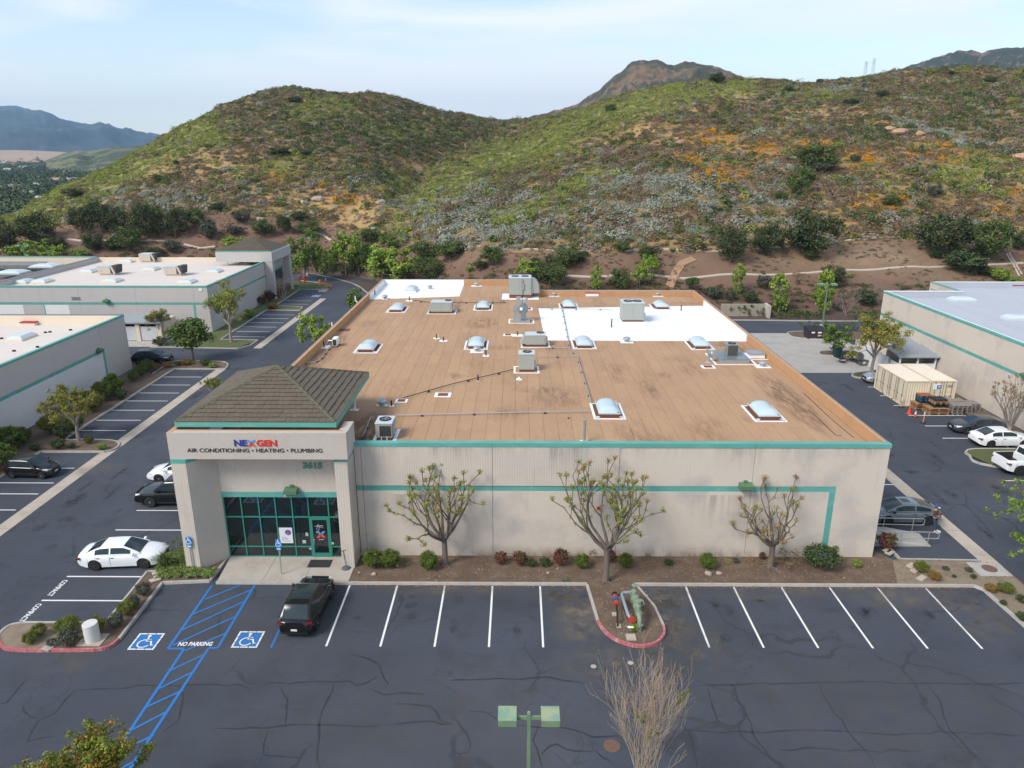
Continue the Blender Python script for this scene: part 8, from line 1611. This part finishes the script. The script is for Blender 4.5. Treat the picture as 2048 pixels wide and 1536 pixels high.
bank = [((-39.13, 150.00, 0.24),50,50,'fluffy','dark twiggy tree left of the lane bend',0),((-29.63, 146.50, 1.40),50,60,'oakgreen','dark green tree right of the bright pair',0),((-22.66, 134.00, 0.00),110,90,'fluffy','large bright green tree behind the white roof corner',1),((-26.06, 140.25, 0.36),70,60,'round','green tree overlapping the large bright one',0),((-17.36, 137.50, 4.61),66,38,'oakgreen','left half of the dark hedge bush above the white roof',1),((-12.15, 132.00, 5.63),72,36,'oakgreen','right half of the dark hedge bush above the white roof',2),((-16.16, 130.50, 2.07),66,50,'oakgreen','olive bush just behind the white roof parapet',0),((-25.88, 149.25, 4.94),50,36,'fluffy','light bush above the bright tree at the gully mouth',2),((-31.46, 157.25, 5.58),60,30,'oakgreen','dull green shrub left of the gully',1),
    ((-4.23, 124.00, 5.94),50,36,'oakgreen','round green bush right of the dark hedge',2),((-6.34, 123.50, 5.04),30,18,'oak','small dark bush left of the round green one',0),((-8.11, 124.50, 4.38),20,14,'bushlime','small olive sprig near the roof edge',0),((2.05, 118.75, 4.03),60,44,'fluffy','pale twiggy tree right of the largest roof unit',1),((5.27, 117.50, 3.41),70,50,'oakgreen','dark green tree behind the rear parapet',0),((3.09, 122.00, 5.85),24,20,'bushdark','small bush on the bare soil above the roof unit',0),((5.26, 122.25, 6.01),22,24,'bushdark','second small bush on the bare soil',1),((7.89, 121.50, 5.55),60,40,'oakgreen','dark double bush on the bare soil',1),((10.07, 123.00, 6.25),36,26,'oak','darker right part of the double bush',1),
    ((12.55, 115.75, 2.77),36,50,'cone','narrow lime green tree behind the rear parapet',0),((16.41, 116.00, 2.86),50,44,'oakgreen','dark tree between the lime tree and the track',2),((19.55, 116.75, 3.19),40,48,'fluffy','bright leafy tree left of the track',1),((21.66, 119.00, 4.09),40,50,'fluffy','second bright leafy tree left of the track',3),((21.72, 123.50, 6.22),40,34,'oak','dark bush above the leafy trees',0),((22.13, 122.25, 5.58),46,24,'bushlime','lime topped bush under the dark one',1),((26.71, 127.00, 7.46),10,8,'bushdark','tiny bush near the upper ditch',0),((17.96, 126.00, 7.55),34,24,'oakgreen','green bush just above the upper ditch',0),((11.50, 125.25, 7.08),20,12,'bushdark','small bush on the ditch line',0),
    ((27.90, 116.25, 2.70),36,28,'round','round green tree at the corner of the orange roof',0),((31.00, 114.25, 1.72),34,30,'bushgrey','dark grey shrub right of the roof corner',0),((35.01, 115.50, 2.22),36,60,'cone','slender pale green tree behind the lane',1),((36.49, 113.25, 1.26),34,30,'bushdark','dark shrub above the retaining wall',0),((33.47, 113.75, 1.57),26,26,'bushgrey','grey shrub left of the slender tree',1),((39.80, 117.25, 2.84),40,34,'bushgrey','grey green shrub above the round lime tree',2),((40.20, 110.75, 0.29),58,76,'cone','broad lime green tree behind the back lane',2),((46.70, 110.00, 0.00),54,92,'cone','tall lime green tree beside the rear lamp post',3),((49.96, 109.25, 0.00),60,66,'bare','bare grey tree right of the rear lamp post',1),((51.05, 118.50, 3.21),52,44,'oak','dark shrubby tree above the lime trees',1),
    ((54.12, 112.75, 1.03),46,40,'bushdark','dark shrub left of the right warehouse',1),((56.32, 113.00, 1.09),50,44,'bare','bare shrub at the corner of the right warehouse',2),((36.04, 124.50, 6.05),66,78,'oak','upright dark oak at the left of the oak row',2),((31.66, 128.00, 7.70),24,18,'oakgreen','small green shrub left of the upright oak',1),((43.28, 127.25, 6.84),68,66,'oak','rounded oak right of the upright one',0),((50.54, 128.25, 6.86),106,98,'oak','largest spreading oak above the bare slope',1),((50.30, 126.50, 6.23),30,24,'oak','small dark bush under the largest oak',2),((73.90, 128.50, 6.85),112,90,'oak','broad oak left of the pair at right',2),((81.00, 127.00, 6.25),96,86,'oakgreen','right oak of the pair at right',0),((74.95, 122.75, 4.69),90,50,'bushdark','tangled low growth beneath the oak pair',2),((72.04, 127.50, 6.44),30,18,'oak','small dark bush at the foot of the broad oak',0),((88.25, 130.00, 7.50),40,40,'oak','oak cut by the right edge of view',1),
    ((79.09, 119.75, 3.77),40,30,'bushlime','lime shrub behind the right warehouse roof',0),((77.43, 121.50, 4.39),40,24,'bushdark','dark low shrub right of the downdrains',2),((54.97, 120.75, 4.10),14,10,'bushlime','tiny green shrub on the bare slope',0),((47.99, 114.75, 1.63),40,20,'bushlime','low green growth behind the lime trees',1),((30.71, 115.50, 2.27),40,16,'bushdark','low growth near the lane',1),((46.48, 120.00, 3.83),40,20,'wispy','rusty low growth on the bank',2),((80.58, 118.75, 3.27),40,20,'bushlime','leafy top seen over the right roof',1),
    ((-103.78, 159.25, 4.82),76,66,'oak','dark oak above the lime hedge at left',0),((-109.85, 157.25, 3.77),60,66,'oak','dark oak at the very left edge',1),((-96.31, 163.50, 7.11),52,54,'oak','first oak of the dark row on the left',2),((-91.62, 163.00, 6.95),60,66,'oak','second oak of the dark row on the left',0),((-86.96, 162.50, 6.73),56,56,'oak','third oak of the dark row on the left',1),((-80.83, 161.25, 6.00),70,76,'oak','tallest oak of the dark row on the left',2),((-74.80, 161.50, 6.01),60,60,'oak','last oak of the dark row on the left',0),((-71.80, 165.50, 8.19),52,36,'oakgreen','bright green oak above the beige roof',1),((-67.18, 160.50, 5.79),44,44,'bushgrey','pale grey green bush above the beige roof',1),((-90.08, 156.25, 3.81),46,44,'oak','dark bush at the end of the ditch',1),((-83.13, 157.00, 4.16),66,44,'oakgreen','wide green bush below the dark row',2),((-86.43, 156.50, 3.98),36,24,'oakgreen','smaller bush left of the wide green one',0),
    ((-73.54, 156.25, 3.54),40,30,'bushgrey','grey bush right of the wide green one',0),((-76.78, 155.00, 3.00),40,20,'bushdark','low bush behind the warehouse parapet',0),((-99.24, 157.25, 3.97),50,26,'oak','low dark bush left of the ditch',2),((-105.10, 152.75, 1.94),50,40,'fluffy','left part of the lime hedge at the left edge',1),((-101.10, 152.75, 1.93),60,46,'fluffy','middle part of the lime hedge at the left',3),((-96.52, 152.50, 1.95),60,36,'fluffy','right part of the lime hedge at the left',1),((-91.83, 153.25, 2.42),40,26,'bushlime','small lime bush right of the hedge',0),((-61.96, 162.00, 6.63),40,22,'bushgrey','grey green bush above the left hip roof',2),((-56.00, 162.50, 6.40),52,34,'oakgreen','round olive bush above the left hip roof',2),((-51.86, 164.25, 6.85),32,36,'oak','dark upright bush near the gully',0),((-61.87, 166.75, 8.93),44,26,'bushgrey','pale bush on the dirt left of the boulders',1),((-68.62, 172.00, 10.97),34,18,'oak','dark bush at the top of the bank',0),
    ((-60.41, 157.00, 4.05),60,30,'bushlime','yellow green bush behind the left hip roof',1),((-46.39, 165.25, 6.28),50,30,'oakgreen','green bush right of the dark upright one',0),((-50.10, 171.25, 8.99),40,20,'bushdark','low bush above the gully',1),
    # wild hill
    ((66.31, 169.75, 20.65),96,46,'oakgreen','wide dark thicket among the orange flowers',1),((57.28, 153.25, 15.87),58,54,'oakgreen','rounded thicket below the wide one',2),((66.39, 166.00, 19.65),60,24,'bushgrey','grey green bush right under the wide thicket',0),((75.79, 172.00, 21.68),26,18,'bushgrey','small green bush right of the wide thicket',1),((73.24, 148.00, 13.79),38,24,'oakgreen','green bush right among lower orange flowers',0),((83.78, 152.00, 15.18),36,30,'bushgrey','pale green bush at the right of the hill',2),((73.55, 290.50, 48.23),34,20,'oak','dark tree on the skyline of the right hill',0),((94.84, 276.50, 43.92),20,14,'oak','small dark tree right of the saddle',1),((114.46, 246.50, 40.27),30,14,'oak','dark shrub high on the right hill',0),((102.37, 241.25, 37.77),34,14,'oak','second dark shrub high on the right hill',2),((32.33, 270.25, 37.06),26,18,'oakgreen','lone green shrub on the pale green spur',0),((52.32, 150.25, 14.78),30,18,'oakgreen','green shrub left below the thickets',1),
    ((-68.68, 220.50, 23.17),44,18,'oak','dark low shrub high on the left hill',1),((-61.51, 222.25, 22.86),24,14,'oak','second dark shrub high on the left hill',2),((-97.07, 215.75, 20.44),12,10,'oak','tiny dark tree on the left slope',0),((-96.60, 202.25, 16.16),24,18,'oakgreen','dark shrub on the lower left slope',1),((-124.40, 210.00, 11.83),40,20,'oak','dark shrub low on the pale green slope',2),((-85.22, 298.00, 42.06),30,12,'oak','low dark shrub near the left summit',1),((155.38, 285.00, 50.42),18,8,'oak','tiny dark shrub near the right skyline',0),((114.06, 298.00, 49.00),16,8,'oak','dark dot on the right skyline',1),((158.99, 266.25, 46.29),30,12,'oakgreen','dark shrub patch near the right skyline',0)]
for a in bank: pl(*a[:5], v=a[5])
# pollarded trees before the wall
def pollard(base, H, Wc, seed, label, lf=1., pal=None, trunk_h=.30, m=M_BARK, r0=.17, leafn=50, limbs=10):
    rng = np.random.default_rng(seed); t = thing('pollarded_tree', label, 'tree', (base[0], base[1], .1), 0, 'knobbly pollarded trees'); mb = MB(); tips, allp = [], []
    th = H*trunk_h; mb.tube([(0,0,-.05),(0,0,.12),(.02,0,th*.5),(0,.02,th)], [r0*1.45, r0*1.1, r0, r0*.95], 12)
    for k in range(5): a = k*1.26+.4; mb.tube([(r0*math.cos(a),r0*math.sin(a),.10),(r0*3*math.cos(a),r0*3*math.sin(a),.02),(r0*6*math.cos(a+.2),r0*6*math.sin(a+.2),.0)], [.05,.035,.012], 5, cap=False)
    for j in range(limbs):
        a = j*2*math.pi/limbs+rng.uniform(-.25, .25); fl = (.35, 1.05, .8)[j%3]*rng.uniform(.85, 1.15); d = Vector((math.cos(a)*fl*Wc/H*1.15, math.sin(a)*fl*.7*Wc/H, rng.uniform(.6, .85))).normalized()
        p0 = Vector((0,0,th*rng.uniform(.86, 1.0))); L1 = (H-th)*.44*rng.uniform(.85, 1.1)
        grow(mb, p0, d, L1, r0*.64, 2, rng, tips, .52, .42, (2, 3), .34, .80, .024, 4, allp)
    kn = MB()
    for tp in tips:
        r_ = rng.uniform(.035, .055); mb.lathe([(0,-r_),(r_*.9,-r_*.5),(r_,0),(r_*.8,r_*.7),(0,r_)], tuple(tp), 6)
        for _ in range(3):
            d = Vector(rng.normal(size=3)); d.z = abs(d.z)+.3; d.normalize(); mb.tube([tp, tp+d*rng.uniform(.12, .3)], [.012, .006], 4, cap=False)
    mb.build('trunk', m, t, smooth=60)
    P_ = np.array([tuple(q) for q in tips]); extra = np.array([tuple(q) for q, dp in allp if dp <= 1 and rng.uniform() < .8*lf])
    pal = pal or [(.19,.23,.04),(.14,.19,.035),(.24,.23,.045),(.22,.21,.04),(.33,.17,.05)]
    up_ = P_+np.array([0,0,.12]); v1, _, c1 = leaves(up_, .24, int(leafn*lf)+4, .05, pal+([(.30,.13,.05)] if lf < .8 else []), rng, shell=.15)
    if len(extra): v2, _, c2 = leaves(extra, .17, int(14*lf)+2, .05, pal[:3], rng, shell=.2); v1 = np.vstack([v1, v2]); c1 = np.vstack([c1, c2])
    obj('foliage', raw_mesh('foliage', v1, np.arange(len(v1)).reshape(-1, 4), M_LEAF, c1), t); return t
pollard((-4.33,38.6), 5.9, 5.4, 5, 'first pollarded tree from the entrance, tufted with green and rusty leaves', 1.1)
pollard((5.15,36.9), 6.6, 5.6, 8, 'middle pollarded tree at the head of the centre island', 1.0, trunk_h=.33)
pollard((15.18,38.5), 5.1, 6.6, 14, 'third pollarded tree, nearly leafless with rusty tips, right of the wall lamp', .6, limbs=9, pal=[(.22,.22,.045),(.26,.18,.05),(.18,.20,.04),(.28,.14,.05)])
pollard((41.66, 58.03), 5.4, 4.2, 21, 'grey pollarded tree on the grass strip beside the white sedan', .5, m=M_BARKL, pal=[(.16,.15,.04),(.20,.15,.05),(.28,.12,.03)], r0=.17)
# foreground trees
def fg_tree(loc, H, label, seed, pal, leafy, spread=.5, width=.5, m=M_TWIG, r0=.09, lsize=.05, depth=4, limbs=8, low=.15, up=.35, kids=(2, 3), name='foreground_tree', per=7, lrad=.12, frac=1.):
    rng = np.random.default_rng(seed); t = thing(name, label, 'tree', loc); mb = MB(); tips, allp = [], []; mb.tube([(0,0,0),(.03,0,H*low),(0,0,H*low*1.3)], [r0*1.2, r0, r0*.8], 10)
    for j in range(limbs): a = j*2.4+rng.uniform(-.3, .3); grow(mb, (0,0,H*low*rng.uniform(.8, 1.4)), (math.cos(a)*width, math.sin(a)*width, 1), H*.30, r0*.4, depth, rng, tips, spread, up, kids, .3, .76, .0045, 4, allp)
    mb.build('trunk', m, t); P_ = np.array([tuple(q) for q in tips])
    if leafy:
        ex = np.array([tuple(q) for q, dp in allp if dp <= 1 and rng.uniform() < .6]); P_ = np.vstack([P_, ex]); P_ = P_[rng.uniform(0, 1, len(P_)) < frac]
        v1, f1, c1 = leaves(P_, lrad, per, lsize, pal, rng, shell=.1)
    else: v1, f1, c1 = leaves(P_[rng.uniform(0, 1, len(P_)) < .5], .06, 4, .025, [(.30,.15,.07),(.24,.15,.09),(.20,.13,.09)], rng, shell=.1); v2, _, c2 = leaves(P_[:max(6, len(P_)//22)], .12, 22, .04, [(.12,.15,.04),(.15,.15,.04)], rng, shell=.1); v1 = np.vstack([v1, v2]); c1 = np.vstack([c1, c2]); f1 = np.arange(len(v1)).reshape(-1, 4)
    obj('foliage', raw_mesh('foliage', v1, f1, M_LEAF, c1), t); return t
fg_tree((4.5,20.6,0), 6.9, 'leafless willow like tree with pale twigs in the foreground', 31, None, False, spread=.14, width=.012, r0=.09, depth=4, limbs=15, low=.10, up=.5, kids=(2, 3), m=mat('pale_twig', (.37,.28,.20), .95))
FG = [(.15,.18,.025),(.20,.21,.03),(.11,.14,.02),(.15,.18,.025),(.28,.15,.025)]
fg_tree((-14.3,19.0,0), 4.55, 'leafy tree with orange tips at the lower left corner', 41, FG, True, width=.12, lsize=.05, per=34, lrad=.24, m=M_BARK, spread=.5)
fg_tree((-16.6,18.6,0), 4.5, 'partly seen tree at the very lower left corner', 43, FG, True, width=.3, lsize=.05, per=34, lrad=.24, m=M_BARK, depth=3)
fg_tree((-.8,18.7,0), 4.2, 'small leafy treetop at the bottom edge left of the lamp post', 44, FG, True, width=.02, spread=.25, lsize=.05, per=34, lrad=.15, m=M_BARK, depth=2, limbs=5)
fg_tree((31.4,37.6,0), 5.6, 'bright green tree reaching in from the right edge below the lane', 47, [(.14,.22,.03),(.18,.27,.04),(.10,.16,.025)], True, width=1.1, spread=.6, lsize=.085, per=22, lrad=.28, m=M_TWIG, up=.1, depth=3, limbs=11, low=.22, frac=.85, name='leafy_tree')
# groundcover left of the portico
rng = np.random.default_rng(3); poly = [(-20.9,37.0),(-17.75,37.0),(-17.85,37.9),(-18.6,37.85),(-19.7,37.85),(-19.75,39.9),(-20.9,40.1),(-21.6,38.8),(-21.4,37.8)]
def inside(x, y, P_):
    c = False; j = len(P_)-1
    for i in range(len(P_)):
        if (P_[i][1] > y) != (P_[j][1] > y) and x < (P_[j][0]-P_[i][0])*(y-P_[i][1])/(P_[j][1]-P_[i][1])+P_[i][0]: c = not c
        j = i
    return c
pts = [(x, y, .2+.22*float(vnoise(x*1.3, y*1.3, 2))) for x, y in zip(rng.uniform(-21.7, -17.7, 900), rng.uniform(36.9, 40.1, 900)) if inside(x, y, poly)]
v_, f_, c_ = leaves(pts, .16, 26, .045, [(.12,.17,.04),(.16,.22,.05),(.08,.12,.025),(.20,.26,.08)], rng, shell=.2, up=.8, flat=.5); obj('ground_cover', raw_mesh('ground_cover', v_, f_, M_LEAF, c_), kind='stuff')
# ivy and low hedges
def hedge(p0, p1, w, h, pal, label, seed, name='hedge'):
    rng = np.random.default_rng(seed); L = math.hypot(p1[0]-p0[0], p1[1]-p0[1]); n = int(L*w*3)+8; s = rng.uniform(0, 1, n); o_ = rng.uniform(-.5, .5, n)*w; dx, dy = (p1[0]-p0[0])/L, (p1[1]-p0[1])/L
    c = np.stack([p0[0]+dx*L*s-dy*o_, p0[1]+dy*L*s+dx*o_, rng.uniform(.3, 1, n)*h-.1], 1); v_, f_, c_ = leaves(c, .28, 34, .085, pal, rng, shell=.4)
    tag(obj(name, raw_mesh(name, v_, f_, M_LEAF, c_)), label, 'hedge')
hedge((39.18, 99.27), (51.78, 99.97), 1.6, 1.5, [(.06,.09,.02),(.09,.12,.03)], 'long clipped hedge behind the dumpsters', 1); hedge((38.00, 107.93), (45.89, 107.99), 2.6, 1.2, [(.05,.085,.018),(.075,.11,.025)], 'low ivy hedge along the back lane kerb', 2); hedge((49.43, 106.98), (54.43, 107.02), 2.4, 1.7, [(.05,.085,.018),(.08,.12,.025)], 'green hedge behind the bare tree by the lane', 3)
hedge((31.32, 109.64), (37.58, 108.98), 1.6, 1.9, [(.06,.08,.025),(.09,.11,.03)], 'ivy tumbling over the retaining wall', 4)
# front bed litter: twigs and mulch chips
rng = np.random.default_rng(9); n = 2600; X, Y = rng.uniform(-9.6, 29, n), rng.uniform(36.9, 39.5, n); isl = rng.uniform(0, 1, n) < .12; X[isl] = rng.uniform(4.4, 7.4, isl.sum()); Y[isl] = rng.uniform(32, 36.9, isl.sum())
v_, f_, c_ = leaves(np.stack([X, Y, np.full(n, .14)], 1), .02, 1, .045, [(.28,.20,.13),(.10,.06,.04),(.33,.27,.20),(.30,.12,.05)], rng, up=3.); obj('mulch_litter', raw_mesh('mulch_litter', v_, f_, M_LEAF, c_), kind='stuff')
n = 1500; X = rng.uniform(-9, 26, n); Y = 36.62-np.abs(rng.normal(0, .13, n)); k_ = ~((X > 4.0) & (X < 7.6)); X, Y = X[k_], Y[k_]
v_, f_, c_ = leaves(np.stack([X, Y, np.full(len(X), .02)], 1), .02, 1, .04, [(.28,.12,.05),(.22,.10,.05),(.30,.18,.09)], rng, up=3.); obj('leaf_litter', raw_mesh('leaf_litter', v_, f_, M_LEAF, c_), kind='stuff')
# valley woods
rng = np.random.default_rng(13); n = 9000; Y = 1/rng.uniform(1/2600., 1/330., n); a = rng.uniform(-.86, -.42, n); X = a*Y; cc = np.array([(.055,.09,.045),(.085,.12,.05),(.11,.13,.06),(.07,.08,.05)])[rng.integers(0, 4, n)]*rng.uniform(.7, 1.3, (n, 1)); sz = rng.uniform(3.5, 7.5, n)*(1+(Y-330)/1500)
M_SCRUB2 = M_SCRUB
scatter('valley_trees', np.stack([X, Y, np.full(n, -6.5)], 1), np.stack([sz*.9, sz*.9, sz*rng.uniform(.55, 1.0, n)], 1), cc, protos, 5)
rng = np.random.default_rng(14); 

# person leaning on the rear of the grey car
def person():
    t = thing('person', 'person in brown shirt, jeans and blue cap standing by the blue grey car', 'person', (27.50,43.32,0), R(-150))
    def skin(name, V, E, Rd, m, parent, sub=2):
        me = bpy.data.meshes.new(name); me.from_pydata(V, E, []); o = bpy.data.objects.new(name, me); COL.objects.link(o)
        md = o.modifiers.new('s', 'SKIN'); md.use_smooth_shade = True
        for i, r in enumerate(Rd): me.skin_vertices[0].data[i].radius = (r if hasattr(r, '__len__') else (r, r))
        me.skin_vertices[0].data[0].use_root = True
        o.modifiers.new('u', 'SUBSURF').levels = sub
        dg = bpy.context.evaluated_depsgraph_get(); m2 = bpy.data.meshes.new_from_object(o.evaluated_get(dg)); bpy.data.objects.remove(o)
        m2.materials.clear(); m2.materials.append(m); m2.polygons.foreach_set('use_smooth', [True]*len(m2.polygons)); return obj(name, m2, parent)
    sk = mat('skin', (.38,.22,.15), .6); jeans = mat('jeans', (.025,.05,.085), .85, noise=[(6,.5,(.045,.08,.12),None,.45,.65)]); shirt = mat('plaid_shirt', (.14,.055,.035), .85, noise=[(9,.8,(.06,.03,.022),(1,1,1),.45,.6),(14,.6,(.32,.14,.09),None,.58,.7)])
    # front is +y. continuous body: pelvis, spine, neck, head, arms crossed in front, legs slightly ahead (leaning back)
    V = [(0,0,.94),(0,-.02,1.12),(0,-.03,1.30),(0,-.03,1.44),(0,-.02,1.54),(0,0,1.63),(0,.005,1.72)]; Rd = [(.15,.11),(.145,.10),(.17,.11),(.10,.08),(.055,.06),(.075,.09),(.07,.085)]; E = [(0,1),(1,2),(2,3),(3,4),(4,5),(5,6)]
    def chain(start, pts, rs):
        p = start
        for q, r in zip(pts, rs): V.append(q); Rd.append(r); E.append((p, len(V)-1)); p = len(V)-1
        return p
    for s in (-1, 1):
        chain(0, [(s*.10,.02,.88),(s*.115,.12,.50),(s*.13,.22,.10),(s*.135,.24,.06),(s*.14,.36,.045)], [(.085,.09),(.06,.062),(.038,.04),(.04,.04),(.035,.045)])
        wr_ = chain(3, [(s*.17,-.02,1.43),(s*.24,.02,1.16),(s*.10,.20,1.08),(-s*.02,.24,1.10)], [(.055,.055),(.042,.042),(.032,.032),(.024,.034)])
        for k in range(4): chain(wr_, [(-s*(.05),.245+.004*k,1.135-.022*k),(-s*(.085-.006*k),.235,1.137-.022*k),(-s*(.105-.008*k),.215,1.135-.022*k)], [.0095,.009,.008])
        chain(wr_, [(-s*.02,.25,1.14),(-s*.045,.25,1.165)], [.011,.009])
    skin('body', V, E, Rd, sk, t)
    skin('shirt', [(0,-.0,.96),(0,-.02,1.12),(0,-.03,1.30),(0,-.03,1.43)]+[p for s in (-1,1) for p in ((s*.175,-.02,1.42),(s*.245,.02,1.16),(s*.14,.16,1.10))], [(0,1),(1,2),(2,3),(3,4),(4,5),(5,6),(3,7),(7,8),(8,9)], [(.175,.13),(.17,.125),(.19,.13),(.11,.095),(.075,.075),(.062,.062),(.052,.052),(.075,.075),(.062,.062),(.052,.052)], shirt, t)
    skin('jeans', [(0,0,.96)]+[p for s in (-1,1) for p in ((s*.09,.02,.86),(s*.115,.12,.50),(s*.13,.215,.12))], [(0,1),(1,2),(2,3),(0,4),(4,5),(5,6)], [(.165,.125),(.105,.11),(.078,.08),(.062,.066),(.105,.11),(.078,.08),(.062,.066)], jeans, t)
    for s in (-1, 1):
        MB().add([(-.05,-.10,0),(.05,-.10,0),(.055,.12,0),(.03,.19,0),(-.03,.19,0),(-.055,.12,0),(-.042,-.09,.09),(.042,-.09,.09),(.04,.10,.06),(.02,.16,.045),(-.02,.16,.045),(-.04,.10,.06)], [(5,4,3,2,1,0),(6,7,8,11),(11,8,9,10),(0,1,7,6),(1,2,8,7),(2,3,9,8),(3,4,10,9),(4,5,11,10),(5,0,6,11)]).build('shoe', mat('shoe_white', (.6,.6,.6), .6), t, (s*.14,.28,0))
    cap = MB().lathe([(.098,1.695),(.102,1.74),(.088,1.80),(.05,1.835),(0,1.845)], n=18).build('cap', mat('cap_blue', (.03,.08,.30), .7), t, smooth=60); cap.scale = (1,1.12,1)
    MB().add([(-.075,.08,1.70),(.075,.08,1.70),(.055,.20,1.69),(-.055,.20,1.69),(-.075,.08,1.712),(.075,.08,1.712),(.055,.20,1.70),(-.055,.20,1.70)], [(4,5,6,7),(3,2,1,0),(0,1,5,4),(1,2,6,5),(2,3,7,6),(3,0,4,7)]).build('brim', mat('cap_white', (.65,.67,.7), .7), cap)
    MB().lathe([(.085,1.62),(.098,1.66),(.1,1.70),(.09,1.72)], (0,-.02,0), 14).build('hair', mat('hair_dark', (.03,.022,.018), .8), t)
    for s in (-1, 1): MB().lathe([(0,-.012),(.012,0),(0,.012)], (s*.03,.094,1.655), 8).build('eye', mat('eye_dark', (.03,.03,.03), .3), t); MB().lathe([(0,-.03),(.014,-.015),(.016,.01),(0,.03)], (s*.082,.0,1.64), 8).build('ear', sk, t)
    MB().add([(-.012,.088,1.635),(.012,.088,1.635),(0,.118,1.628),(0,.09,1.665)], [(0,1,2),(1,3,2),(3,0,2)]).build('nose', sk, t); MB().box(-.022,.022,.088,.094,1.598,1.604).build('mouth', mat('lips', (.25,.10,.08), .6), t)
person()

hm = bpy.data.materials.new('haze'); hm.use_nodes = True; hn = hm.node_tree; hn.nodes.clear(); ho = hn.nodes.new('ShaderNodeOutputMaterial'); hv = hn.nodes.new('ShaderNodeVolumePrincipled'); hv.inputs['Color'].default_value = (.45,.70,1,1); hv.inputs['Density'].default_value = .00009; hv.inputs['Anisotropy'].default_value = .2
hn.links.new(hv.outputs[0], ho.inputs['Volume']); MB().box(-9000, 9000, -120, 8200, -8, 560).build('haze', hm, kind='stuff')
